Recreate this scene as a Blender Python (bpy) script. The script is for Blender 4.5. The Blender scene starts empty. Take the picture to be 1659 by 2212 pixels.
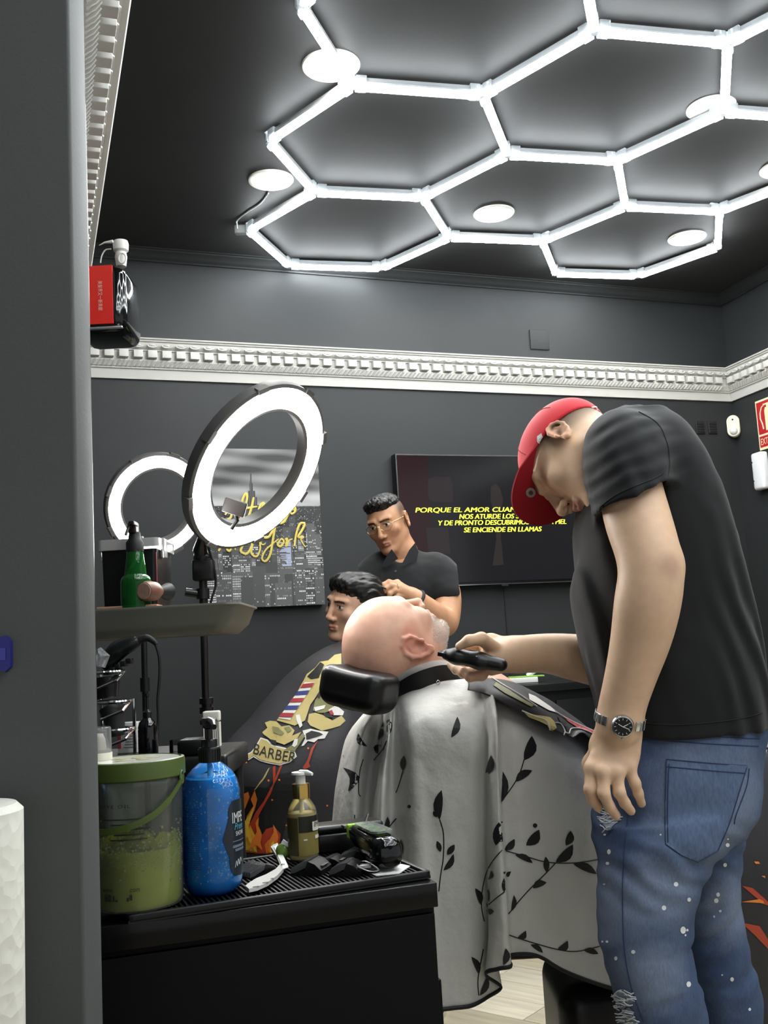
import bpy, bmesh, math, random
import numpy as np
from mathutils import Vector, Matrix
from mathutils.bvhtree import BVHTree
random.seed(7)
SC = bpy.context.scene
COL = SC.collection

# ------------------------------------------------------------------ camera, world, exposure
F_PX, CX, CY = 2191.0, 829.5, 1106.0            # focal length and centre for a 1659 x 2212 frame
PITCH, ROLL, CAM_Z = math.radians(7.58), math.radians(3.26), 1.20
FW = Vector((0, math.cos(PITCH), math.sin(PITCH)))
_U0 = Vector((0, -math.sin(PITCH), math.cos(PITCH)))
_R0 = Vector((1, 0, 0))
RT = _R0 * math.cos(ROLL) - _U0 * math.sin(ROLL)
UP = _R0 * math.sin(ROLL) + _U0 * math.cos(ROLL)
CAM = Vector((0, 0, CAM_Z))
cam_data = bpy.data.cameras.new('camera')
cam_data.sensor_fit = 'HORIZONTAL'
cam_data.sensor_width = 36.0
cam_data.lens = 36.0 * F_PX / 1659.0
cam_data.clip_start = 0.05
cam = bpy.data.objects.new('camera', cam_data)
COL.objects.link(cam)
cam.matrix_world = Matrix(((RT.x, UP.x, -FW.x, 0), (RT.y, UP.y, -FW.y, 0), (RT.z, UP.z, -FW.z, CAM_Z), (0, 0, 0, 1)))
SC.camera = cam

world = bpy.data.worlds.new('world')
SC.world = world
world.use_nodes = True
world.node_tree.nodes['Background'].inputs[0].default_value = (0.95, 0.97, 1.0, 1)
world.node_tree.nodes['Background'].inputs[1].default_value = 0.32      # dim light of the rest of the shop behind the camera
SC.view_settings.view_transform = 'Standard'
SC.view_settings.look = 'None'
SC.view_settings.gamma = 1.0
SC.view_settings.use_curve_mapping = False
SC.view_settings.exposure = 0.85
TUBE_E, DOWN_E, RING_E = 30.0, 60.0, 20.0

def ray(px, py):
    return FW + RT * ((px - CX) / F_PX) + UP * ((CY - py) / F_PX)
def P(px, py, Y):
    "point of the place that stands Y metres into the room on the sight line of a pixel"
    d = ray(px, py); return CAM + d * (Y / d.y)
def PZ(px, py, z):
    d = ray(px, py); return CAM + d * ((z - CAM_Z) / d.z)
def PPL(px, py, p0, n):
    d = ray(px, py); return CAM + d * ((p0 - CAM).dot(n) / d.dot(n))
def PXM(Y):
    return Y / F_PX * 1.0                          # metres per pixel at depth Y
def to_px(p):
    v = Vector(p) - CAM; d = v.dot(FW)
    return CX + F_PX * v.dot(RT) / d, CY - F_PX * v.dot(UP) / d

# ------------------------------------------------------------------ materials
def lin(c):
    return tuple((x / 12.92 if x <= 0.04045 else ((x + 0.055) / 1.055) ** 2.4) for x in c)
def hx(s):
    s = s.lstrip('#'); return lin(tuple(int(s[i:i + 2], 16) / 255 for i in (0, 2, 4)))
MATS = {}
def mat(name, col, rough=0.5, metal=0.0, spec=0.5, bump=None, vary=None, emit=0.0, trans=0.0, ior=1.45, coat=0.0, attr=False, sss=0.0, aniso=None, sheen=0.0):
    if name in MATS: return MATS[name]
    m = bpy.data.materials.new(name); m.use_nodes = True
    nt = m.node_tree; N = nt.nodes; L = nt.links
    b = N['Principled BSDF']
    c = hx(col) if isinstance(col, str) else col
    b.inputs['Base Color'].default_value = (*c, 1)
    b.inputs['Roughness'].default_value = rough
    b.inputs['Metallic'].default_value = metal
    b.inputs['Specular IOR Level'].default_value = spec
    b.inputs['IOR'].default_value = ior
    b.inputs['Transmission Weight'].default_value = trans
    b.inputs['Coat Weight'].default_value = coat
    b.inputs['Sheen Weight'].default_value = sheen
    if sss:
        b.inputs['Subsurface Weight'].default_value = sss
        b.inputs['Subsurface Radius'].default_value = (1.0, 0.35, 0.2)
        b.inputs['Subsurface Scale'].default_value = 0.006
    if emit:
        b.inputs['Emission Color'].default_value = (*c, 1); b.inputs['Emission Strength'].default_value = emit
    tc = None
    if bump or vary:
        tc = N.new('ShaderNodeTexCoord')
    src = None
    if attr:
        a = N.new('ShaderNodeVertexColor'); a.layer_name = 'Col'; src = a.outputs['Color']
        L.new(src, b.inputs['Base Color'])
    if vary:                                        # (scale, amount[, stretch])
        nz = N.new('ShaderNodeTexNoise'); nz.inputs['Scale'].default_value = vary[0]; nz.inputs['Detail'].default_value = 5
        if len(vary) > 2:
            mp = N.new('ShaderNodeMapping'); mp.inputs['Scale'].default_value = vary[2]
            L.new(tc.outputs['Object'], mp.inputs['Vector']); L.new(mp.outputs['Vector'], nz.inputs['Vector'])
        else:
            L.new(tc.outputs['Object'], nz.inputs['Vector'])
        mr = N.new('ShaderNodeMapRange'); mr.inputs['From Min'].default_value = 0.3; mr.inputs['From Max'].default_value = 0.7
        mr.inputs['To Min'].default_value = 1 - vary[1]; mr.inputs['To Max'].default_value = 1 + vary[1]
        L.new(nz.outputs['Fac'], mr.inputs['Value'])
        mx = N.new('ShaderNodeVectorMath'); mx.operation = 'SCALE'
        if src: L.new(src, mx.inputs[0])
        else: mx.inputs[0].default_value = c
        L.new(mr.outputs['Result'], mx.inputs['Scale'])
        L.new(mx.outputs['Vector'], b.inputs['Base Color'])
    if bump:                                        # (scale, strength, distance)
        nb = N.new('ShaderNodeTexNoise'); nb.inputs['Scale'].default_value = bump[0]; nb.inputs['Detail'].default_value = 4
        L.new(tc.outputs['Object'], nb.inputs['Vector'])
        bp = N.new('ShaderNodeBump'); bp.inputs['Strength'].default_value = bump[1]; bp.inputs['Distance'].default_value = bump[2] if len(bump) > 2 else 0.002
        L.new(nb.outputs['Fac'], bp.inputs['Height']); L.new(bp.outputs['Normal'], b.inputs['Normal'])
    MATS[name] = m
    return m
def clear_mat(name, tint=(1, 1, 1), gloss=0.9, rough=0.05, haze=None):
    "thin clear plastic: lets light straight through, shines at grazing angles; haze = (colour, share) milky share"
    if name in MATS: return MATS[name]
    m = bpy.data.materials.new(name); m.use_nodes = True
    nt = m.node_tree; N = nt.nodes; L = nt.links
    N.remove(N['Principled BSDF'])
    t = N.new('ShaderNodeBsdfTransparent'); t.inputs[0].default_value = (*tint, 1)
    g = N.new('ShaderNodeBsdfGlossy'); g.inputs['Roughness'].default_value = rough
    fr = N.new('ShaderNodeFresnel'); fr.inputs[0].default_value = 1.5
    ml = N.new('ShaderNodeMath'); ml.operation = 'MULTIPLY'; ml.inputs[1].default_value = gloss
    L.new(fr.outputs[0], ml.inputs[0])
    base = t.outputs[0]
    if haze:
        d = N.new('ShaderNodeBsdfDiffuse'); d.inputs[0].default_value = (*haze[0], 1)
        m0 = N.new('ShaderNodeMixShader'); m0.inputs[0].default_value = haze[1]
        L.new(base, m0.inputs[1]); L.new(d.outputs[0], m0.inputs[2]); base = m0.outputs[0]
    mx = N.new('ShaderNodeMixShader')
    L.new(ml.outputs[0], mx.inputs[0]); L.new(base, mx.inputs[1]); L.new(g.outputs[0], mx.inputs[2])
    L.new(mx.outputs[0], N['Material Output'].inputs[0])
    MATS[name] = m
    return m

# ------------------------------------------------------------------ mesh builder
def basis(d):
    d = Vector(d).normalized()
    a = Vector((0, 0, 1)) if abs(d.z) < 0.9 else Vector((1, 0, 0))
    x = d.cross(a).normalized(); return x, x.cross(d).normalized(), d
class MB:
    def __init__(s): s.v = []; s.f = []
    def add(s, vs, fs):
        o = len(s.v); s.v += [tuple(v) for v in vs]; s.f += [tuple(i + o for i in f) for f in fs]; return s
    def box(s, c, sx, sy, sz, ax=None, bev=0.0):
        X, Y, Z = ax if ax else (Vector((1, 0, 0)), Vector((0, 1, 0)), Vector((0, 0, 1)))
        c = Vector(c); hx_, hy, hz = sx / 2, sy / 2, sz / 2
        if bev <= 0:
            vs = [c + X * (i * hx_) + Y * (j * hy) + Z * (k * hz) for k in (-1, 1) for j in (-1, 1) for i in (-1, 1)]
            return s.add(vs, [(0, 2, 3, 1), (4, 5, 7, 6), (0, 1, 5, 4), (2, 6, 7, 3), (0, 4, 6, 2), (1, 3, 7, 5)])
        bm = bmesh.new(); bmesh.ops.create_cube(bm, size=1)
        for v in bm.verts: v.co = Vector((v.co.x * sx, v.co.y * sy, v.co.z * sz))
        bmesh.ops.bevel(bm, geom=bm.edges[:] , offset=min(bev, sx * .49, sy * .49, sz * .49), segments=3, profile=0.5, affect='EDGES')
        bm.verts.index_update()
        s.add([c + X * v.co.x + Y * v.co.y + Z * v.co.z for v in bm.verts], [[v.index for v in f.verts] for f in bm.faces])
        bm.free(); return s
    def tube(s, pts, r, n=10, cap=True, closed=False, flat=None):
        pts = [Vector(p) for p in pts]; m = len(pts)
        rr = r if isinstance(r, (list, tuple)) else [r] * m
        vs = []; ux = None
        for i, p in enumerate(pts):
            if closed: d = pts[(i + 1) % m] - pts[i - 1]
            else: d = pts[min(i + 1, m - 1)] - pts[max(i - 1, 0)]
            d.normalize()
            if ux is None: ux, uy, _ = basis(d)
            else:
                ux = (ux - d * ux.dot(d)).normalized()
            uy = d.cross(ux)
            for k in range(n):
                a = 2 * math.pi * k / n
                o = ux * (math.cos(a) * rr[i]) + uy * (math.sin(a) * rr[i])
                if flat: o = o - flat[0] * (o.dot(flat[0]) * (1 - flat[1]))
                vs.append(p + o)
        fs = []
        for i in range(m if closed else m - 1):
            j = (i + 1) % m
            for k in range(n):
                fs.append((i * n + k, i * n + (k + 1) % n, j * n + (k + 1) % n, j * n + k))
        if cap and not closed:
            fs.append(tuple(range(n - 1, -1, -1))); fs.append(tuple(range((m - 1) * n, m * n)))
        return s.add(vs, fs)
    def lathe(s, c, prof, n=40, axis=(0, 0, 1), a0=0.0, a1=2 * math.pi):
        "prof: (radius, height) pairs along axis from c"
        c = Vector(c); x, y, z = basis(axis)
        if Vector(axis).normalized().z > 0.999: x, y, z = Vector((1, 0, 0)), Vector((0, 1, 0)), Vector((0, 0, 1))
        full = abs(a1 - a0 - 2 * math.pi) < 1e-6; k_n = n if full else n + 1
        vs = []; fs = []
        for r, h in prof:
            for k in range(k_n):
                a = a0 + (a1 - a0) * k / n
                vs.append(c + z * h + x * (r * math.cos(a)) + y * (r * math.sin(a)))
        for i in range(len(prof) - 1):
            for k in range(n):
                k2 = (k + 1) % k_n
                fs.append((i * k_n + k, i * k_n + k2, (i + 1) * k_n + k2, (i + 1) * k_n + k))
        return s.add(vs, fs)
    def prism(s, poly, h, o, X, Y, Z):
        "polygon in the X,Y plane at o, extruded h along Z"
        o = Vector(o); n = len(poly)
        vs = [o + X * a + Y * b for a, b in poly] + [o + X * a + Y * b + Z * h for a, b in poly]
        fs = [tuple(range(n - 1, -1, -1)), tuple(range(n, 2 * n))] + [(i, (i + 1) % n, n + (i + 1) % n, n + i) for i in range(n)]
        return s.add(vs, fs)
    def sweep(s, prof, a, b, out, up, cap=True):
        "profile (out, up) pairs swept from a to b; a and b may be (point, shear) with shear added per unit of out"
        (pa, sa), (pb, sb) = a, b; n = len(prof)
        vs = [pa + out * o + sa * o + up * u for o, u in prof] + [pb + out * o + sb * o + up * u for o, u in prof]
        fs = [(i, i + 1, n + i + 1, n + i) for i in range(n - 1)]
        return s.add(vs, fs)
    def sphere(s, c, r, n=12, sc=(1, 1, 1), ax=None):
        X, Y, Z = ax if ax else (Vector((1, 0, 0)), Vector((0, 1, 0)), Vector((0, 0, 1)))
        c = Vector(c); vs = []; fs = []; m = n // 2
        for i in range(m + 1):
            t = math.pi * i / m
            for k in range(n):
                a = 2 * math.pi * k / n
                vs.append(c + X * (r * sc[0] * math.sin(t) * math.cos(a)) + Y * (r * sc[1] * math.sin(t) * math.sin(a)) + Z * (r * sc[2] * math.cos(t)))
        for i in range(m):
            for k in range(n):
                fs.append((i * n + k, (i + 1) * n + k, (i + 1) * n + (k + 1) % n, i * n + (k + 1) % n))
        return s.add(vs, fs)
    def build(s, name, material, parent=None, smooth=True, angle=38, loc=None, col=None):
        if parent is not None: o_ = Vector(parent['_w'])
        elif loc is not None: o_ = Vector(loc)
        else:
            a = np.array(s.v); o_ = Vector(((a[:, 0].min() + a[:, 0].max()) / 2, (a[:, 1].min() + a[:, 1].max()) / 2, a[:, 2].min()))
        me = bpy.data.meshes.new(name)
        me.from_pydata([(v[0] - o_.x, v[1] - o_.y, v[2] - o_.z) for v in s.v], [], s.f)
        bm = bmesh.new(); bm.from_mesh(me)
        bmesh.ops.remove_doubles(bm, verts=bm.verts, dist=1e-6) if col is None else None
        bmesh.ops.recalc_face_normals(bm, faces=bm.faces); bm.to_mesh(me); bm.free()
        return finish(me, name, material, parent, o_, smooth, angle)
def finish(me, name, material, parent, o_, smooth=True, angle=38):
    if smooth:
        me.shade_smooth()
        if angle < 180:
            try: me.set_sharp_from_angle(angle=math.radians(angle))
            except Exception: pass
    ob = bpy.data.objects.new(name, me); COL.objects.link(ob)
    if isinstance(material, (list, tuple)):
        for x in material: me.materials.append(x)
    else: me.materials.append(material)
    if parent is not None:
        ob.parent = parent; ob['_w'] = [o_.x, o_.y, o_.z]
    else:
        ob.location = o_; ob['_w'] = [o_.x, o_.y, o_.z]
    return ob
def tag(o, label, cat, group=None):
    o['label'] = label; o['category'] = cat
    if group: o['group'] = group
    return o
def thing(name, label, cat, loc, group=None):
    o = bpy.data.objects.new(name, None); COL.objects.link(o); o.location = loc; o.empty_display_size = 0.05
    o['_w'] = list(loc); return tag(o, label, cat, group)
def struct(o, label, cat='structure'):
    o['kind'] = 'structure'; o['label'] = label; o['category'] = cat; return o
def text_mesh(txt, size, shear=0.0, align='LEFT', ext=0.0, offset=0.0, spacing=1.0):
    "letters as flat polygons: list of (verts2d, faces)"
    c = bpy.data.curves.new('lettering', 'FONT'); c.body = txt; c.size = size; c.shear = shear; c.align_x = align
    c.extrude = 0.0; c.offset = offset; c.space_character = spacing; c.resolution_u = 4
    ob = bpy.data.objects.new('lettering', c); COL.objects.link(ob)
    dg = bpy.context.evaluated_depsgraph_get(); me = bpy.data.meshes.new_from_object(ob.evaluated_get(dg))
    vs = [(v.co.x, v.co.y) for v in me.vertices]; fs = [tuple(p.vertices) for p in me.polygons]
    bpy.data.objects.remove(ob); bpy.data.curves.remove(c); bpy.data.meshes.remove(me)
    return vs, fs
def put_text(mb, txt, size, o, X, Y, **k):
    vs, fs = text_mesh(txt, size, **k)
    mb.add([Vector(o) + X * a + Y * b for a, b in vs], fs); return mb
def copy_thing(o, loc, label=None):
    def cp(ob, par):
        c = ob.copy(); COL.objects.link(c); c.parent = par
        for ch in ob.children: cp(ch, c)
        return c
    r = cp(o, None); r.location = loc; r['_w'] = list(loc)
    if label: r['label'] = label
    return r
def share(ob, name, loc, parent):
    "another object with the same mesh at a world place"
    c = ob.copy(); COL.objects.link(c); c.parent = parent
    w = Vector(parent['_w']) if parent is not None else Vector((0, 0, 0))
    c.location = Vector(loc) - w; return c
# ------------------------------------------------------------------ the room
PAINT = mat('charcoal_paint', '#2b2d2e', 0.55, spec=0.35, bump=(160, 0.12, 0.001), vary=(2.5, 0.08))
PAINT_C = mat('charcoal_ceiling_paint', '#313131', 0.6, spec=0.3, bump=(120, 0.15, 0.001), vary=(3.0, 0.08))
PLASTER = mat('white_plaster', '#c4c3be', 0.55, bump=(90, 0.15, 0.001))
ZUP = Vector((0, 0, 1))
LAT_E = 0.44                                        # edge of the hexagon lattice
LAT_Z = CAM_Z + 4.031 * LAT_E
CEIL_Z = LAT_Z + 0.034
ZC = CEIL_Z - 0.05                                  # lower edge of the dark crown moulding
W1, W2 = PZ(280, 563, ZC), PZ(1545, 661, ZC)        # back wall line
WD = (W2 - W1); WD.z = 0; WD.normalize()
WN = Vector((WD.y, -WD.x, 0))                       # wall normal, towards the camera
if WN.y > 0: WN = -WN
WP = Vector((W1.x, W1.y, 0))
def on_back(px, py, off=0.0):
    return PPL(px, py, WP + WN * off, WN)
zb = (on_back(205, 820).z + on_back(1580, 866).z) / 2   # cornice, lower and upper edge
zt = (on_back(205, 727, .07).z + on_back(1563, 795, .07).z) / 2
CORB = on_back(1580, 866); CORNER = Vector((CORB.x, CORB.y, 0))
RB = PZ(1659, 837, zb); RD = Vector((RB.x - CORNER.x, RB.y - CORNER.y, 0)).normalized()   # right wall, towards camera
RN = Vector((-RD.y, RD.x, 0))
if RN.x > 0: RN = -RN
L1, L2 = PZ(281, 0, zt), PZ(202, 539, zt)           # cornice edge of the left wall
# the left wall is seen almost edge-on
LD = Vector((L1.x - L2.x, L1.y - L2.y, 0)).normalized()
LN = Vector((-LD.y, LD.x, 0))
if LN.x < 0: LN = -LN
LO = Vector((L2.x, L2.y, 0)) - LN * 0.16
def meet(p, d, q, e):
    t = ((q.x - p.x) * e.y - (q.y - p.y) * e.x) / (d.x * e.y - d.y * e.x); return p + d * t
LCOR = meet(LO, LD, WP, WD)
LEND = LO + LD * 6.0; REND = CORNER + RD * 3.2
def wall(name, a, b, n, label, h=CEIL_Z, th=0.1):
    mb = MB(); t = -n * th
    mb.add([a, b, b + ZUP * h, a + ZUP * h, a + t, b + t, b + t + ZUP * h, a + t + ZUP * h],
           [(0, 1, 2, 3), (5, 4, 7, 6), (0, 4, 5, 1), (3, 2, 6, 7), (1, 5, 6, 2), (0, 3, 7, 4)])
    return struct(mb.build(name, PAINT, smooth=False, loc=((a + b) / 2)), label, 'wall')
BL, BR = LCOR - WD * 0.1, CORNER + WD * 0.1
wall_back = wall('wall_back', LCOR, CORNER, WN, 'charcoal painted back wall carrying the television')
wall_right = wall('wall_right', CORNER, REND, RN, 'charcoal painted side wall with the extinguisher sign')
LBEND = LO + LD * ((LO.y - 2.75) / -LD.y)
LEND2 = Vector((-0.40, 1.09, 0)); LD2 = (LEND2 - LBEND).normalized(); LN2 = Vector((-LD2.y, LD2.x, 0))
if LN2.x < 0: LN2 = -LN2
wall_left = wall('wall_left', LCOR, LBEND, LN, 'charcoal painted side wall behind the partition')
wall('wall_left', LBEND, LEND2, LN2, 'charcoal painted wall stretch joining the side wall to the partition')
mb = MB(); mb.box((0.4, 1.9, CEIL_Z + 0.05), 7.5, 10.2, 0.1)
ceiling = struct(mb.build('ceiling', PAINT_C, smooth=False), 'charcoal painted ceiling with hexagon lights', 'ceiling')
# floor: wood-look planks laid askew
GROUT = mat('plank_joint', '#8f8673', 0.8)
PLANK = [mat('plank_%d' % i, c, 0.42, spec=0.4, vary=(6.0, 0.16, (0.6, 7.0, 1.0)), bump=(30, 0.12, 0.001)) for i, c in enumerate(('#cdc3ab', '#c6bba2', '#d4cab4', '#bfb49b'))]
mb = MB(); mb.box((0.4, 1.9, -0.062), 7.5, 10.2, 0.1)
floor = struct(mb.build('floor', GROUT, smooth=False), 'pale wood-look tiled floor', 'floor')
pd = Vector((math.cos(math.radians(-38)), math.sin(math.radians(-38)), 0)); pw = Vector((-pd.y, pd.x, 0))
pl_mesh = []
for q in range(4):
    mb = MB(); mb.box((0, 0, 0), 0.897, 0.147, 0.012, bev=0.0012)
    mb.v = [tuple(Vector(v) + Vector(floor['_w'])) for v in mb.v]
    pr = mb.build('plank', PLANK[q], parent=floor); pl_mesh.append(pr)
first = [True] * 4
k = 0
for i in range(-14, 16):
    for j in range(-5, 6):
        c = Vector((0.75, 3.2, 0)) + pw * (i * 0.15) + pd * ((j + (i % 3) / 3.0) * 0.9)
        if not (-1.6 < c.x < 2.6 and 1.3 < c.y < 5.6): continue
        q = random.randrange(4)
        o = pl_mesh[q] if first[q] else share(pl_mesh[q], 'plank', c, floor)
        first[q] = False
        o.location = Vector((c.x, c.y, -0.006)) - Vector(floor['_w']); o.rotation_euler = (0, 0, math.atan2(pd.y, pd.x)); k += 1

# dark crown moulding under the ceiling
CR = [(0, -.05), (.008, -.05), (.008, -.042), (.016, -.036), (.02, -.028), (.034, -.016), (.044, -.012), (.044, -.006), (.052, -.004), (.052, 0)]
def bis(da, db_n):
    return da
def moulding(name, prof, a, b, n, sa, sb, z, m, label):
    mb = MB(); mb.sweep([(o, u + z) for o, u in prof], (a, sa), (b, sb), n, ZUP)
    return struct(mb.build(name, m, angle=30, loc=Vector(((a.x + b.x) / 2, (a.y + b.y) / 2, z))), label, 'moulding')
def shear(n1, d1, n2):
    "offset per unit out so that two runs meet in a mitre at a corner; d1 runs along wall 1"
    # the mitre point at distance o from both walls: o*n1 + s*d1 with (o*n1+s*d1).n2 = o
    return d1 * ((1 - n1.dot(n2)) / d1.dot(n2))
S_bl, S_br = shear(WN, WD, LN), shear(WN, WD, RN)
S_lb, S_rb = shear(LN, LD, WN), shear(RN, RD, WN)
Z0 = Vector((0, 0, 0))
moulding('trim_1', CR, LCOR, CORNER, WN, S_bl, S_br, CEIL_Z, PAINT, 'dark crown moulding along the top of the television wall')
moulding('trim_2', CR, CORNER, REND, RN, S_rb, Z0, CEIL_Z, PAINT, 'dark crown moulding along the top of the sign wall')
moulding('trim_3', CR, LCOR, LBEND, LN, S_lb, Z0, CEIL_Z, PAINT, 'dark crown moulding along the top of the partition side wall')
# white dentil cornice below it
CH = zt - zb
def cornice(name, a, b, n, d, sa, sb, label, t0, t1, osc=1.0):
    h = CH
    prof = [(0, 0), (.012, 0.0), (.016, .02 * h / .19), (.022, .24 * h), (.03, .26 * h), (.03, .29 * h), (.036, .31 * h), (.042, .38 * h), (.048, .44 * h), (.048, .47 * h),
            (.042, .49 * h), (.042, .70 * h), (.052, .71 * h), (.052, .735 * h), (.056, .75 * h), (.064, .80 * h), (.070, .88 * h), (.070, .90 * h), (.078, .92 * h), (.078, .955 * h), (.086, .965 * h), (.088, h), (0, h)]
    prof = [(o * osc, u) for o, u in prof]
    mb = MB(); mb.sweep([(o, u + zb) for o, u in prof], (a, sa), (b, sb), n, ZUP)
    t = struct(mb.build(name, PLASTER, angle=30, loc=Vector(((a.x + b.x) / 2, (a.y + b.y) / 2, zb))), label, 'cornice')
    ax = (d, n, ZUP)
    pitch = 0.061
    m1 = MB(); m1.box((0, 0, 0), 0.040, 0.030 * osc, .20 * h, ax=ax, bev=0.002)
    m1.v = [tuple(Vector(v) + Vector(t['_w'])) for v in m1.v]
    de = m1.build('dentil', PLASTER, parent=t); used = False
    m2 = MB(); m2.sphere((0, 0, 0), 0.5, 10, (0.030, 0.022 * osc, .085 * h * 2 / 2), ax=ax)
    m2.tube([d * (0.021 * math.cos(q)) + ZUP * (.055 * h * math.sin(q)) + n * 0.006 for q in [math.pi * (1 + i / 8) for i in range(9)]], 0.004, 5)
    m2.v = [tuple(Vector(v) + Vector(t['_w'])) for v in m2.v]
    eg = m2.build('egg', PLASTER, parent=t)
    m3 = MB()
    L = t1 - t0; n_ = int(L / pitch)
    for i in range(n_):
        s = t0 + (i + .5) * pitch
        c = a + d * s
        p1 = c + n * (0.055 * osc) + ZUP * (zb + .60 * h); p2 = c + n * (0.066 * osc) + ZUP * (zb + .825 * h)
        if i == 0: de.location = p1 - Vector(t['_w']); eg.location = p2 - Vector(t['_w'])
        else: share(de, 'dentil', p1, t); share(eg, 'egg', p2, t)
        for q in range(3):
            c2 = a + d * (s + (q - 1) * pitch / 3)
            m3.tube([c2 + n * (0.033 * osc) + d * -.007 + ZUP * (zb + .315 * h), c2 + n * (0.043 * osc) + ZUP * (zb + .375 * h), c2 + n * (0.049 * osc) + d * .009 + ZUP * (zb + .445 * h)], 0.006, 5)
    r = m3.build('rope_band', PLASTER, parent=t); r['kind'] = 'stuff'
    return t
LB = (CORNER - LCOR).length
cornice('trim_4', LCOR, CORNER, WN, WD, S_bl, S_br, 'white dentil cornice running above the television', 0.06, LB - 0.05)
cornice('trim_5', CORNER, REND, RN, RD, S_rb, Z0, 'white dentil cornice running above the extinguisher sign', 0.06, 1.0)
cornice('trim_6', LCOR, LO + LD * 1.65, LN, LD, S_lb, Z0, 'white dentil cornice running up behind the near partition', 0.1, 2.6, 1.85)
# near partition on the left and the dark panel edge behind it
PY = 1.02
def vert_edge(px, py, Y):
    p = P(px, py, Y); return p.x
xe = vert_edge(199, 1000, PY + 0.056)
mb = MB(); mb.box((xe - 0.6, PY + 0.03, CEIL_Z / 2), 1.2, 0.06, CEIL_Z, bev=0.004)
struct(mb.build('wall_near', mat('partition_lit_paint', '#515352', 0.6, spec=0.3, bump=(220, 0.25, 0.001), vary=(2.0, 0.06)), loc=(xe - .6, PY, 0)), 'charcoal painted partition edge standing close by', 'wall')  # same charcoal paint, lightened to stand for the light on this face
py2 = 1.6
x2 = P(190, 1000, py2).x
ztop = P(186, 213, py2).z
mb = MB(); mb.box((x2 - 0.15 + 0.004, py2, ztop / 2), 0.3, 0.03, ztop, bev=0.003)
struct(mb.build('trim_7', mat('black_lacquer', '#141516', 0.3), loc=(x2 - .15, py2, 0)), 'black upright panel edge behind the partition', 'panel')
# ------------------------------------------------------------------ hexagon ceiling light
import cmath
LY = -0.231
def latp(z):
    c, s = math.cos(LY), math.sin(LY)
    return Vector(((0.519 + z.real * c - z.imag * s) * LAT_E, (8.774 - (z.real * s + z.imag * c)) * LAT_E, LAT_Z))
def dd(g): return cmath.rect(1, math.radians(g))
LNODE = {'K': 0j}
LEDGE = [('K', 'J', 180), ('K', 'I', 60), ('K', 'P', -60), ('J', 'L', 120), ('L', 'B', 60), ('B', 'C', 0), ('C', 'I', -60), ('J', 'M', -120), ('M', 'N', -60), ('N', 'O', 0), ('O', 'P', 60),
         ('B', 'A', 120), ('C', 'D', 60), ('D', 'E', 0), ('E', 'G', -60), ('G', 'H', -120), ('I', 'H', 0), ('H', 'R', -60), ('R', 'Q', -120), ('P', 'Q', 0), ('R', 'S', 0), ('S', 'V', -60), ('V', 'U', -120), ('Q', 'T', -60), ('T', 'U', 0),
         ('A', 'A2', 60), ('A2', 'F', 0), ('D', 'F', 120), ('F', 'F2', 60), ('F2', 'F3', 0), ('F3', 'E2', -60), ('E', 'E2', 60), ('E2', 'E3', 0), ('G', 'G2', 0), ('G2', 'G3', 60), ('G3', 'E3', 120), ('S', 'S2', 60), ('S2', 'G2', 120),
         ('A2', 'B1', 120), ('B1', 'B2', 60), ('B2', 'B3', 0), ('B3', 'F2', -60), ('F3', 'H1', 60), ('H1', 'H2', 0), ('H2', 'E4', -60), ('E4', 'E3', -120), ('B3', 'H3', 60), ('H3', 'H4', 0), ('H4', 'H1', -60),
         ('B2', 'J1', 120), ('J1', 'J2', 60), ('J2', 'J3', 0), ('J3', 'H3', -60), ('H4', 'J4', 60), ('J4', 'J5', 0), ('J5', 'H5', -60), ('H5', 'H2', -120), ('J3', 'J6', 60), ('J6', 'J7', 0), ('J7', 'J4', -60),  # from here on, unseen cells added to light the partition and worktop
         ('J2', 'N1', 120), ('N1', 'N2', 60), ('N2', 'N3', 0), ('N3', 'J6', -60), ('J7', 'N4', 60), ('N4', 'N5', 0), ('N5', 'N6', -60), ('N6', 'J5', -120),
         ('N2', 'V1', 120), ('V1', 'V2', 60), ('V2', 'V3', 0), ('V3', 'V4', -60), ('V4', 'N3', -120), ('V4', 'V5', 0), ('V5', 'N4', -60), ('V5', 'V6', 60), ('V6', 'V7', 0), ('V7', 'V8', -60), ('V8', 'N5', -120)]
for _ in range(12):
    for a, b, g in LEDGE:
        if a in LNODE and b not in LNODE: LNODE[b] = LNODE[a] + dd(g)
        if b in LNODE and a not in LNODE: LNODE[a] = LNODE[b] - dd(g)
TUBE = mat('led_tube', (0.93, 0.98, 1.0), 0.4, emit=TUBE_E)
HOUSE = mat('tube_housing', '#a9adb0', 0.35, spec=0.5)
CLEAR = clear_mat('clear_connector', (.82, .84, .85), 1.0, 0.1, haze=((.75, .78, .8), 0.35))
kp = latp(0j)
hexl = thing('hexagon_light', 'honeycomb ceiling light of joined white glowing tubes', 'ceiling light', (kp.x, kp.y, CEIL_Z))
seen = set()
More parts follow.
